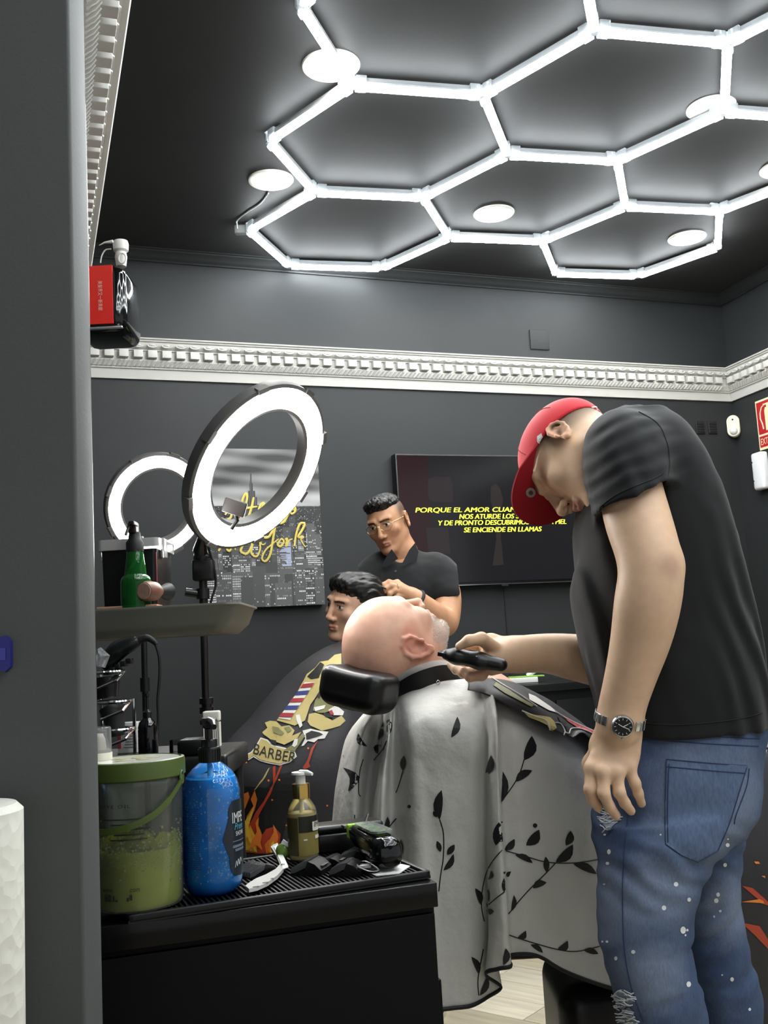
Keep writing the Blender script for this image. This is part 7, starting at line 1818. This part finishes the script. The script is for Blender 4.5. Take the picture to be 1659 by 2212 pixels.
PRW = mat('print_white', '#d5d2cc', .55); PRG = mat('print_gold', '#b5a468', .55); PRD = mat('print_black', '#161616', .55); PRO = mat('print_olive', '#7b7a4e', .55); PRR = mat('print_crimson', '#9a2f33', .55); PRB = mat('print_blue', '#2f3a78', .55); PRF = mat('print_flame', '#d8762a', .5); PRY = mat('print_yellow', '#e2b63c', .5); PRO2 = mat('print_ember', '#a53c22', .5)
def put(parent, bvh, pts, m, off, name='print', sc=None, step=8, jump=.12):
    mb = MB(); pp(mb, bvh, pts, sc, off, step, jump)
    return mb.build(name, m, parent=parent, smooth=False) if mb.f else None
S6 = (1659 / 480, 840, 1420)
put(cap2, bD, [(1040, 275), (1090, 295), (1200, 370), (1260, 420), (1190, 400), (1100, 350), (1045, 320)], PRW, .0022, 'white_shape', S6)
put(cap2, bD, [(800, 190), (900, 250), (990, 310), (1080, 360), (1060, 372), (960, 320), (860, 270), (780, 215)], PRO, .0018, 'olive_band', S6)
put(cap2, bD, [(1000, 405), (1080, 430), (1150, 440), (1200, 450), (1230, 480), (1250, 530), (1300, 560), (1270, 582), (1215, 560), (1180, 510), (1120, 480), (1040, 450)], PRG, .0018, 'gold_scroll', S6)
put(cap2, bD, [(1250, 430), (1330, 490), (1370, 530), (1330, 565), (1310, 520), (1270, 480)], PRD, .0022, 'black_figure', S6)
put(cap2, bD, [(1290, 430), (1400, 500), (1540, 560), (1530, 580), (1400, 525), (1330, 480)], PRR, .0020, 'red_streak', S6)
mb = MB()
for l in ([(990, 400), (1080, 440), (1170, 475), (1210, 550), (1280, 582), (1310, 560), (1280, 500), (1240, 490)], [(1310, 560), (1340, 570), (1360, 535), (1440, 540), (1530, 578)], [(760, 150), (860, 215), (1000, 300), (1100, 370)], [(1230, 400), (1340, 470), (1530, 555)]): line_on(mb, bD, [(S6[1] + a / S6[0], S6[2] + b / S6[0]) for a, b in l], .0014, .002, 5, jump=.06)
if mb.f: o = mb.build('white_outline', PRW, parent=cap2); o['kind'] = 'stuff'
for pts, m in (([(1602, 1913), (1625, 1918), (1650, 1940), (1670, 1960), (1650, 1953), (1622, 1930)], PRO2), ([(1600, 1948), (1640, 1942), (1670, 1956), (1640, 1950)], PRF), ([(1618, 1738), (1645, 1735), (1645, 1741), (1622, 1742)], PRF), ([(1628, 1861), (1638, 1861), (1641, 1866), (1632, 1866)], PRF), ([(1644, 1892), (1652, 1892), (1652, 1897)], PRF), ([(1600, 1992), (1640, 2000), (1659, 2030), (1659, 2050), (1630, 2020)], PRO2)):
    put(cap2, bD, pts, m, .0016, 'flame_streak')
# ------------------------------------------------------------------ second client and the barber behind
cl2 = thing('person', 'dark-haired man in a black printed cape having his hair cut', 'person', (P(770, 1500, 3.5).x, 3.5, .4))
HC = Frame(P(762, 1312, 3.5), img(-.74, -.06, -.66), img(.06, .98, -.05), .96)
FCc = Field(); add_head(FCc, HC, jaw=1.05, nose=.96, lips=.92, brow=.9, neck=([HC(0, -.03, -.06), HC(0, -.045, -.16), HC(0, -.05, -.22)], [.056, .06, .075]))
def face_cols(V, H, base, lip, brow, hair=None, fade=.6, eye=True):
    x, y, z = H.local(V); C = np.tile(np.array(hx(base)), (len(V), 1)); n = vnoise(V[:, 0], V[:, 1], V[:, 2], 50, 3); C = C * (1 + .06 * n[:, None])
    near = smoothstep(.16, .13, np.sqrt(x * x + y * y + z * z))
    if hair: C = mixc(C, hair, near * smoothstep(.05, .0, y) * smoothstep(-.02, .03, z) * smoothstep(.079, .074, np.abs(x)) * fade)
    ax_ = np.abs(x)
    C = mixc(C, brow, near * smoothstep(.0055, .003, np.abs(z - .0285 + .12 * np.abs(ax_ - .03))) * smoothstep(.010, .014, ax_) * smoothstep(.052, .046, ax_) * (y > .05) * .9)
    C = tint_head(V, C, H, lip)
    if eye:
        ey = near * smoothstep(1.15, .9, np.hypot((ax_ - .0315) / .0125, (z - .008) / .0052)) * (y > .06); C = mixc(C, '#d9d2c8', ey)
        C = mixc(C, '#17100c', near * smoothstep(.0062, .0048, np.hypot(ax_ - .0315, z - .0085)) * (y > .06) * smoothstep(1.1, .9, np.abs(z - .008) / .0056))
        C = mixc(C, '#2a1d16', near * smoothstep(.0022, .001, np.abs(z - .0142)) * smoothstep(.015, .013, np.abs(ax_ - .0315)) * (y > .06) * .9)
    return C
CBd = Field(); CBd.spath([HC(0, -.05, -.2), P(790, 1450, 3.55), P(800, 1640, 3.6)], [.06, .11, .12], .02, n=Vector((0, 1, 0)), sq=.8)
mC = FCc.mesh(HC.c - Vector((.16, .16, .22)), HC.c + Vector((.16, .16, .16)), .0026); mC2 = CBd.mesh(*bbx([P(790, 1380, 3.55), P(800, 1660, 3.6)], .22), .014)
net_obj('body', join_nets([mC, mC2]), skin('skin_client_two', .45), parent=cl2, colf=lambda V: face_cols(V, HC, '#cb9f84', '#a8685c', '#2a1f18', '#3a2c24', .7))
FHh = Field(); FHh.ell(HC(0, -.022, .050), (.080, .098, .076), HC.ax(), .02).ell(HC(.0, .045, .090), (.058, .045, .030), HC.ax(), .03).ell(HC(0, -.085, .01), (.062, .035, .06), HC.ax(), .03)
FHh.cut(HC(0, .070, .050), HC.y * .80 - HC.z * .60, .008).cut(HC(0, 0, -.045), HC.z * -1, .01)
for e in (-1, 1): FHh.ell(HC(e * .085, .02, -.015), (.03, .034, .04), HC.ax(), .006, op='s')
def strands(H, amp, sc, seed):
    def f(x, y, z):
        V = np.stack([x, y, z], -1); a, b, c = H.local(V); return amp * vnoise(a * sc, b * sc * .18 + c * 9, c * sc * .55, 1.0, seed) + amp * .5 * vnoise(a * sc * 2, b * sc * .4, c * sc, 1.0, seed + 1)
    return f
FHh.disp(strands(HC, .0040, 120, 4))
HAIR = mat('hair_black', '#131110', .38, spec=.5, aniso=None)
net_obj('hair', FHh.mesh(HC.c - Vector((.16, .16, .10)), HC.c + Vector((.16, .16, .17)), .0024), HAIR, parent=cl2, smooth_it=1)
R2 = [[(738, 1383, 3.46), (662, 1424, 3.36), (602, 1477, 3.30), (542, 1545, 3.25), (484, 1615, 3.20), (472, 1700, 3.20), (468, 1860, 3.2)],
      [(744, 1388, 3.40), (690, 1440, 3.20), (640, 1510, 3.12), (590, 1590, 3.05), (545, 1680, 3.0), (532, 1765, 3.0), (528, 1880, 3.0)],
      [(754, 1392, 3.37), (728, 1455, 3.13), (698, 1530, 3.06), (668, 1610, 3.0), (640, 1690, 2.97), (630, 1770, 2.97), (628, 1890, 2.97)],
      [(766, 1394, 3.36), (772, 1465, 3.12), (762, 1545, 3.06), (752, 1625, 3.02), (742, 1705, 3.0), (738, 1785, 3.0), (735, 1890, 3.0)],
      [(780, 1392, 3.40), (822, 1460, 3.24), (836, 1545, 3.2), (842, 1640, 3.16), (846, 1740, 3.15), (848, 1800, 3.15), (848, 1900, 3.15)],
      [(788, 1388, 3.46), (862, 1440, 3.48), (886, 1530, 3.5), (892, 1640, 3.52), (896, 1740, 3.54), (896, 1810, 3.54), (896, 1900, 3.54)],
      [(772, 1384, 3.54), (815, 1420, 3.72), (830, 1510, 3.80), (840, 1620, 3.84), (845, 1720, 3.86), (845, 1800, 3.86), (845, 1900, 3.86)],
      [(748, 1382, 3.53), (700, 1415, 3.64), (650, 1480, 3.70), (610, 1570, 3.74), (580, 1660, 3.76), (572, 1760, 3.76), (570, 1860, 3.76)]]
cap3 = thing('printed_cape', 'black cape with gold barber emblem and flames on the dark-haired client', 'cape', (P(700, 1800, 3.2).x, 3.3, .6))
c3o, _ = cloth_obj('cloth', cloth([[P(*q) for q in r] for r in R2], 8, 7, True), mat('cape_charcoal', '#353336', .5, spec=.35, bump=(40, .2, .004)), cap3, closed=True, fold=lambda A: .004 * vnoise(A[..., 0], A[..., 1], A[..., 2], 9, 31))
bE = bvh_of(c3o)
S5 = (1659 / 460, 460, 1380)
def e(pts, m, off, name, step=8): return put(cap3, bE, pts, m, off, name, S5, step)
e([(710, 330), (735, 280), (800, 230), (835, 185), (900, 175), (950, 130), (1000, 120), (1000, 260), (900, 300), (850, 330), (830, 420), (760, 520), (720, 640), (640, 680), (500, 640), (560, 560), (660, 420)], PRG, .003, 'gold_backing')
e([(722, 345), (800, 345), (605, 640), (515, 625)], PRW, .0045, 'pole_white')
for i, m in enumerate((PRR, PRB, PRR, PRB, PRR)):
    t = .02 + i * .2; t2 = t + .11
    def q(t, s): return (722 + (515 - 722) * t + (80 + 10 * t) * s, 345 + (625 - 345) * t + 15 * t * s)
    a, b = q(t + .04, 0), q(t, 1); c, d = q(t2, 1), q(t2 + .04, 0); e([a, b, c, d], m, .006, 'pole_stripe', 6)
e([(790, 250), (840, 190), (870, 210), (850, 260), (830, 310), (770, 320), (740, 300)], PRD, .0045, 'dark_cap')
e([(410, 660), (450, 645), (500, 650), (540, 690), (600, 680), (640, 720), (620, 760), (690, 730), (660, 780), (560, 830), (470, 800), (400, 750), (390, 735), (430, 700)], PRG, .0045, 'gold_head')
e([(470, 690), (520, 700), (560, 740), (540, 760), (480, 740)], PRO, .006, 'head_shade'); e([(560, 700), (600, 690), (620, 720), (590, 740)], PRO, .006, 'head_shade'); e([(450, 790), (500, 800), (500, 840), (460, 820)], PRD, .006, 'mouth')
e([(235, 945), (262, 905), (300, 885), (330, 850), (375, 772), (430, 790), (470, 830), (560, 850), (640, 880), (655, 920), (600, 965), (520, 988), (430, 972), (370, 955), (320, 925), (280, 950)], PRW, .003, 'plaque_edge')
e([(250, 940), (275, 910), (310, 890), (340, 855), (380, 785), (425, 800), (465, 842), (560, 862), (635, 890), (640, 918), (595, 955), (520, 978), (430, 962), (370, 945), (325, 912), (285, 938)], PRG, .0045, 'plaque')
mb = MB(); text_on(mb, bE, 'BARBER', (460 + 320 / S5[0], 1380 + 900 / S5[0]), (460 + 640 / S5[0], 1380 + 965 / S5[0]), 22, .006, bend=3); o = mb.build('plaque_lettering', PRD, parent=cap3, smooth=False) if mb.f else None
e([(690, 840), (720, 780), (700, 720), (760, 705), (830, 720), (900, 728), (870, 780), (820, 785), (790, 810), (740, 800), (710, 835)], PRW, .004, 'plaque_tail'); e([(725, 745), (770, 722), (830, 735), (860, 750), (820, 765), (760, 785), (730, 790)], PRD, .0055, 'plaque_tail_mark')
e([(560, 870), (620, 830), (700, 740), (720, 760), (660, 850), (640, 880)], PRO, .005, 'razor_shape'); e([(620, 840), (640, 790), (665, 785), (660, 830), (640, 850)], PRW, .0065, 'razor_badge')
e([(780, 560), (800, 480), (840, 420), (880, 400), (950, 490), (930, 560), (870, 580), (820, 580)], PRO, .003, 'olive_figure'); e([(790, 540), (880, 520), (870, 548), (800, 570)], PRW, .0045, 'olive_stripe')
e([(750, 590), (800, 580), (860, 600), (930, 640), (1000, 600), (1030, 640), (990, 680), (930, 700), (850, 720), (760, 680), (740, 650)], PRG, .0035, 'gold_head'); e([(860, 580), (930, 590), (940, 620), (880, 615)], PRD, .005, 'head_shade')
e([(900, 560), (960, 520), (1020, 570), (1010, 600), (940, 600)], PRW, .0045, 'white_patch'); e([(905, 570), (930, 560), (945, 595), (920, 600)], PRR, .006, 'red_patch')
e([(650, 600), (680, 595), (700, 680), (680, 700), (655, 640)], PRW, .0045, 'white_patch')
e([(810, 450), (850, 390), (880, 400), (830, 470)], PRD, .005, 'dark_patch')
# flames at the hem
FLA = [([(245, 1660), (245, 1480), (270, 1380), (320, 1300), (300, 1250), (330, 1180), (350, 1250), (330, 1330), (290, 1420), (330, 1520), (380, 1590), (400, 1670)], PRF), ([(330, 1670), (300, 1560), (295, 1440), (340, 1350), (400, 1260), (470, 1130), (470, 1000), (490, 990), (490, 1100), (450, 1210), (400, 1300), (350, 1400), (345, 1480), (400, 1560), (420, 1670)], PRO2),
       ([(250, 1640), (262, 1540), (300, 1450), (340, 1540), (350, 1660)], PRY), ([(395, 1670), (380, 1540), (420, 1480), (480, 1460), (530, 1520), (520, 1600), (460, 1670)], PRO2), ([(420, 1670), (410, 1600), (440, 1560), (470, 1600), (460, 1660)], PRF), ([(530, 990), (548, 985), (500, 1100), (470, 1150), (500, 1060)], PRO2), ([(420, 1080), (350, 1170), (335, 1180), (400, 1090), (440, 1020), (455, 1010)], PRG), ([(700, 1010), (740, 950), (770, 860), (820, 800), (790, 860), (750, 970), (760, 1000), (720, 1020)], PRO2), ([(250, 1210), (300, 1190), (310, 1230), (270, 1330), (250, 1370)], PRF), ([(262, 1640), (256, 1500), (275, 1420), (310, 1360), (345, 1290), (325, 1380), (300, 1450), (310, 1530), (345, 1600), (350, 1650), (320, 1600), (290, 1530)], PRY), ([(300, 1640), (330, 1560), (360, 1500), (350, 1430), (375, 1380), (372, 1450), (395, 1520), (385, 1580), (400, 1640), (360, 1600)], PRF), ([(440, 1650), (450, 1560), (480, 1500), (475, 1440), (500, 1480), (515, 1540), (500, 1610), (485, 1650)], PRF), ([(455, 1655), (465, 1590), (480, 1560), (485, 1610), (478, 1655)], PRY)]
for i, (pts, m) in enumerate(FLA): e(pts, m, .003 + .0012 * i, 'flame', 10)
e([(250, 1150), (420, 1160), (500, 1060), (635, 1030), (640, 1200), (600, 1300), (560, 1480), (520, 1660), (440, 1670), (250, 1670)], PRD, .0015, 'dark_ground', 14)
for x, y in ((272, 972), (745, 860), (440, 1105), (520, 1100), (465, 1250), (575, 1450), (885, 1295)): e(disc_px(x, y, 8, 6), PRF, .009, 'spark', 4)
# simple chair under the second client
ch2 = thing('barber_chair', 'black barber chair under the dark-haired client', 'barber chair', (P(780, 1900, 3.5).x, 3.55, 0)); q = Vector(ch2['_w'])
mb = MB(); mb.box(q + Vector((0, 0, .52)), .46, .46, .12, bev=.04); mb.build('seat', LEA, parent=ch2)
mb = MB(); mb.lathe(q, [(0, 0), (.26, 0), (.26, .02), (.06, .05), (.05, .46), (0, .46)], 36); mb.build('base', CHROME, parent=ch2)
# ------------------------------------------------------------------ barber in the polo shirt
brB = thing('person', 'barber in black polo shirt and clear glasses combing the dark-haired client', 'person', (P(880, 1500, 3.85).x, 3.85, 0))
YB = 3.85
HD = Frame(P(838, 1131, YB), img(-.38, -.16, -.90), img(-.33, .94, -.10), .93)
FD = Field(); add_head(FD, HD, jaw=1.0, lips=.9, nose=.96, brow=.85, neck=([HD(0, -.03, -.06), P(868, 1195, YB + .03), P(876, 1235, YB + .04)], [.054, .056, .07]))
AB = [(950, 1235, 3.85, 27), (966, 1290, 3.81, 27), (958, 1345, 3.74, 28), (935, 1330, 3.66, 27), (905, 1305, 3.60, 21), (888, 1290, 3.58, 17)]
FD.spath([P(x, y, Y) for x, y, Y, r in AB], [RP(r, Y) for x, y, Y, r in AB], .02)
for kx, ky, kY in ((856, 1262, 3.55), (862, 1272, 3.54), (868, 1282, 3.545)): FD.cap(P(886, 1288, 3.58), P(kx, ky, kY), RP(15, 3.57), RP(10, 3.55), .015)
for f in ([(856, 1262, 3.55, 7.5), (840, 1258, 3.53, 6.5), (828, 1264, 3.52, 6), (820, 1271, 3.52, 5)], [(862, 1270, 3.54, 7.5), (846, 1266, 3.52, 6.5), (834, 1272, 3.515, 5.8), (829, 1280, 3.515, 5)], [(868, 1279, 3.54, 7), (852, 1276, 3.52, 6.2), (842, 1283, 3.51, 5.5), (840, 1290, 3.51, 5)], [(872, 1288, 3.545, 6.5), (858, 1288, 3.525, 5.6), (852, 1295, 3.52, 5), (852, 1301, 3.52, 4.5)], [(876, 1272, 3.57, 8), (858, 1258, 3.575, 6.5), (842, 1260, 3.56, 5.5), (832, 1267, 3.54, 5)]):
    FD.path([P(x, y, Y) for x, y, Y, r in f], [RP(r, Y) for x, y, Y, r in f], .005)
AB2 = [(815, 1240, 3.88, 34), (795, 1310, 3.86, 30), (790, 1370, 3.80, 28), (800, 1340, 3.70, 24), (815, 1300, 3.64, 18)]
FD.spath([P(x, y, Y) for x, y, Y, r in AB2], [RP(r, Y) for x, y, Y, r in AB2], .02)
mD = FD.mesh(HD.c - Vector((.15, .15, .2)), HD.c + Vector((.16, .15, .15)), .0027); mD2 = FD.mesh(*bbx([P(x, y, Y) for x, y, Y, r in AB[1:]] + [P(815, 1255, 3.5), P(840, 1305, 3.5)], .05), .0030)
TB = [(1188, 862, 900, 3.89, .05), (1205, 838, 925, 3.89, .08), (1225, 812, 950, 3.89, .11), (1260, 800, 962, 3.88, .125), (1310, 802, 955, 3.88, .13), (1380, 808, 945, 3.88, .13), (1470, 812, 940, 3.88, .13), (1560, 815, 945, 3.88, .14)]
CD_ = Field(); CD_.prof(rows_px(shrink(TB, 6, .015)), .02); 
for xx in (845, 915): CD_.spath([P(xx, 1560, 3.88), P(xx, 1750, 3.88), Vector((P(xx, 1900, 3.88).x, 3.9, .06))], [.095, .075, .05], .03)
mD3 = CD_.mesh(*bbx([P(790, 1190, 3.75), P(970, 1560, 4.02), Vector((P(880, 1900, 3.9).x, 3.9, .02))], .02), .014)
net_obj('body', join_nets([mD, mD2, mD3]), skin('skin_barber_two', .42), parent=brB, colf=lambda V: face_cols(V, HD, '#bd8d6c', '#9c6453', '#1c1512', '#3a2c24', .85))
FHd = Field(); FHd.ell(HD(0, -.006, .078), (.063, .084, .044), HD.ax(), .02).ell(HD(0, .050, .094), (.052, .034, .022), HD.ax(), .02); FHd.cut(HD(0, .082, .078), HD.y * .85 - HD.z * .5, .004).cut(HD(0, 0, .062), HD.z * -1, .01)
FHd.disp(lambda x, y, z: .0022 * vnoise(x, y, z, 150, 6) + .0018 * vnoise(x, y, z, 320, 7))
net_obj('hair', FHd.mesh(HD.c - Vector((.14, .14, .02)), HD.c + Vector((.14, .14, .17)), .0024), HAIR, parent=brB, smooth_it=0)
FP_ = Field(); FP_.prof(rows_px(TB), .02, pw=2.3); SLb = Field(); SLb.spath([P(935, 1225, 3.87), P(956, 1250, 3.845), P(967, 1285, 3.81)], [RP(32, 3.85), RP(37, 3.84), RP(35, 3.8)], .02).cut(P(968, 1286, 3.81), CAMD * .97 + CAMR * .12, .004)
FP_.sub(SLb, *bbx([P(945, 1235, 3.86), P(967, 1290, 3.8)], .09), .03)
FP_.spath([P(830, 1228, 3.90), P(808, 1250, 3.88), P(797, 1300, 3.86)], [RP(34, 3.88), RP(36, 3.88), RP(33, 3.86)], .03)
FP_.ell(P(868, 1196, 3.83), (.036, .05, .05), None, .01, op='s')
FP_.disp(lambda x, y, z: .004 * vnoise(x, y, z * .6, 16, 41) + .0014 * vnoise(x, y, z, 40, 42)).cut(P(880, 1560, 3.88), CAMD, .003)
polo = net_obj('polo_shirt', FP_.mesh(*bbx([P(785, 1175, 3.7), P(985, 1570, 4.05)], .03), .0046), mat('polo_black', '#191a1c', .8, spec=.25, sheen=.2), parent=brB, smooth_it=2)
bPo = bvh_of(polo)
for pts in ([(846, 1186), (836, 1200), (824, 1222), (836, 1224), (852, 1212), (860, 1206)], [(884, 1188), (897, 1172), (904, 1192), (900, 1212), (884, 1216), (872, 1222), (866, 1222)]):
    vs = [P(x, y, 3.755 + .0006 * abs(x - 866)) for x, y in pts]; mb = MB(); k = len(vs); mb.add(vs + [v + Vector((0, .004, 0)) for v in vs], [tuple(range(k - 1, -1, -1)), tuple(range(k, 2 * k))] + [(i, (i + 1) % k, k + (i + 1) % k, k + i) for i in range(k)]); mb.build('collar_flap', mat('collar_black', '#202124', .8), parent=polo, smooth=False)
for x, y in ((855, 1234), (852, 1256)):
    h = cast(bPo, x, y)
    if h: mb = MB(); mb.lathe(h[0], [(0, .002), (.0045, .002), (.0045, -.002)], 14, axis=h[1]); mb.build('button', mat('button_grey', '#4a4a4c', .4), parent=polo)
JEA = mat('dark_trousers', '#17181b', .8); FT2 = Field()
for xx in (845, 915): FT2.spath([P(xx, 1540, 3.88), P(xx, 1750, 3.88), Vector((P(xx, 1900, 3.88).x, 3.9, .03))], [.115, .095, .07], .03)
net_obj('trousers', FT2.mesh(*bbx([P(845, 1540, 3.88), P(915, 1540, 3.88), Vector((P(880, 1900, 3.9).x, 3.9, .03))], .12), .01), JEA, parent=brB)
# glasses
gl3 = thing('eyeglasses', 'clear-lens eyeglasses with thin gold arms worn by the polo-shirted barber', 'glasses', HD(0, .1, 0)); GW = mat('gold_wire', '#c9b27a', .25, metal=1.0)
for s_ in (-1, 1):
    ring_ = [HD(s_ * .033 + .025 * math.cos(t), .1015 - .010 * abs(s_ * .033 + .025 * math.cos(t)) / .06, .004 + .019 * math.sin(t)) for t in [2 * math.pi * i / 24 for i in range(24)]]
    mb = MB(); mb.tube(ring_, .0007, 6, closed=True); mb.build('rim', GW, parent=gl3)
    mb = MB(); mb.add(ring_, [tuple(range(24))]); mb.build('lens', clear_mat('lens_clear', (.97, .98, .98), .3, .03), parent=gl3, smooth=False)
    mb = MB(); mb.tube([HD(s_ * .058, .094, .012), HD(s_ * .074, .05, .012), HD(s_ * .080, -.01, .010)], .0011, 6); mb.build('temple', GW, parent=gl3)
mb = MB(); mb.tube([HD(-.009, .1035, .008), HD(0, .106, .011), HD(.009, .1035, .008)], .0008, 6); mb.build('bridge', GW, parent=gl3)
# wrist watch, ring, comb
wc2 = P(897, 1297, 3.59); wd2 = (P(905, 1305, 3.60) - P(888, 1290, 3.58)).normalized(); a, b, _ = basis(wd2)
wt2 = thing('smart_watch', 'black band watch on the polo-shirted barber\'s wrist', 'watch', wc2)
mb = MB(); mb.tube([wc2 + a * (RP(23, 3.59) * math.cos(t)) + b * (RP(23, 3.59) * math.sin(t)) for t in [2 * math.pi * i / 24 for i in range(24)]], .008, 8, closed=True, flat=(wd2, 1.0)); mb.build('band', BLKM, parent=wt2)
fv = (CAMB - wd2 * CAMB.dot(wd2)).normalized(); mb = MB(); mb.box(wc2 + fv * (RP(23, 3.59) + .006), .028, .024, .009, ax=(wd2, fv.cross(wd2), fv), bev=.003); mb.build('case', BLK, parent=wt2)
rg = P(856, 1269, 3.53); mb = MB(); rdv = (P(862, 1270, 3.54) - P(846, 1266, 3.52)).normalized(); a, b, _ = basis(rdv); mb.tube([rg + a * (RP(7.6, 3.53) * math.cos(t)) + b * (RP(7.6, 3.53) * math.sin(t)) for t in [2 * math.pi * i / 18 for i in range(18)]], .0014, 6, closed=True); tag(mb.build('finger_ring', GW), 'thin gold ring on the finger of the combing hand', 'ring')
cmb = thing('comb', 'slim black comb pinched in the polo-shirted barber\'s fingers', 'comb', P(816, 1266, 3.5))
mb = MB(); mb.tube([P(834, 1272, 3.50), P(800, 1256, 3.47)], .003, 6); mb.build('spine', BLK, parent=cmb)
mb = MB()
for i in range(14): t = i / 13; p = P(826 - 24 * t, 1268 - 11 * t, 3.497 - .025 * t); mb.tube([p, p + Vector((-.006, 0, -.016))], .0006, 4)
o = mb.build('teeth', BLK, parent=cmb); o['kind'] = 'stuff'
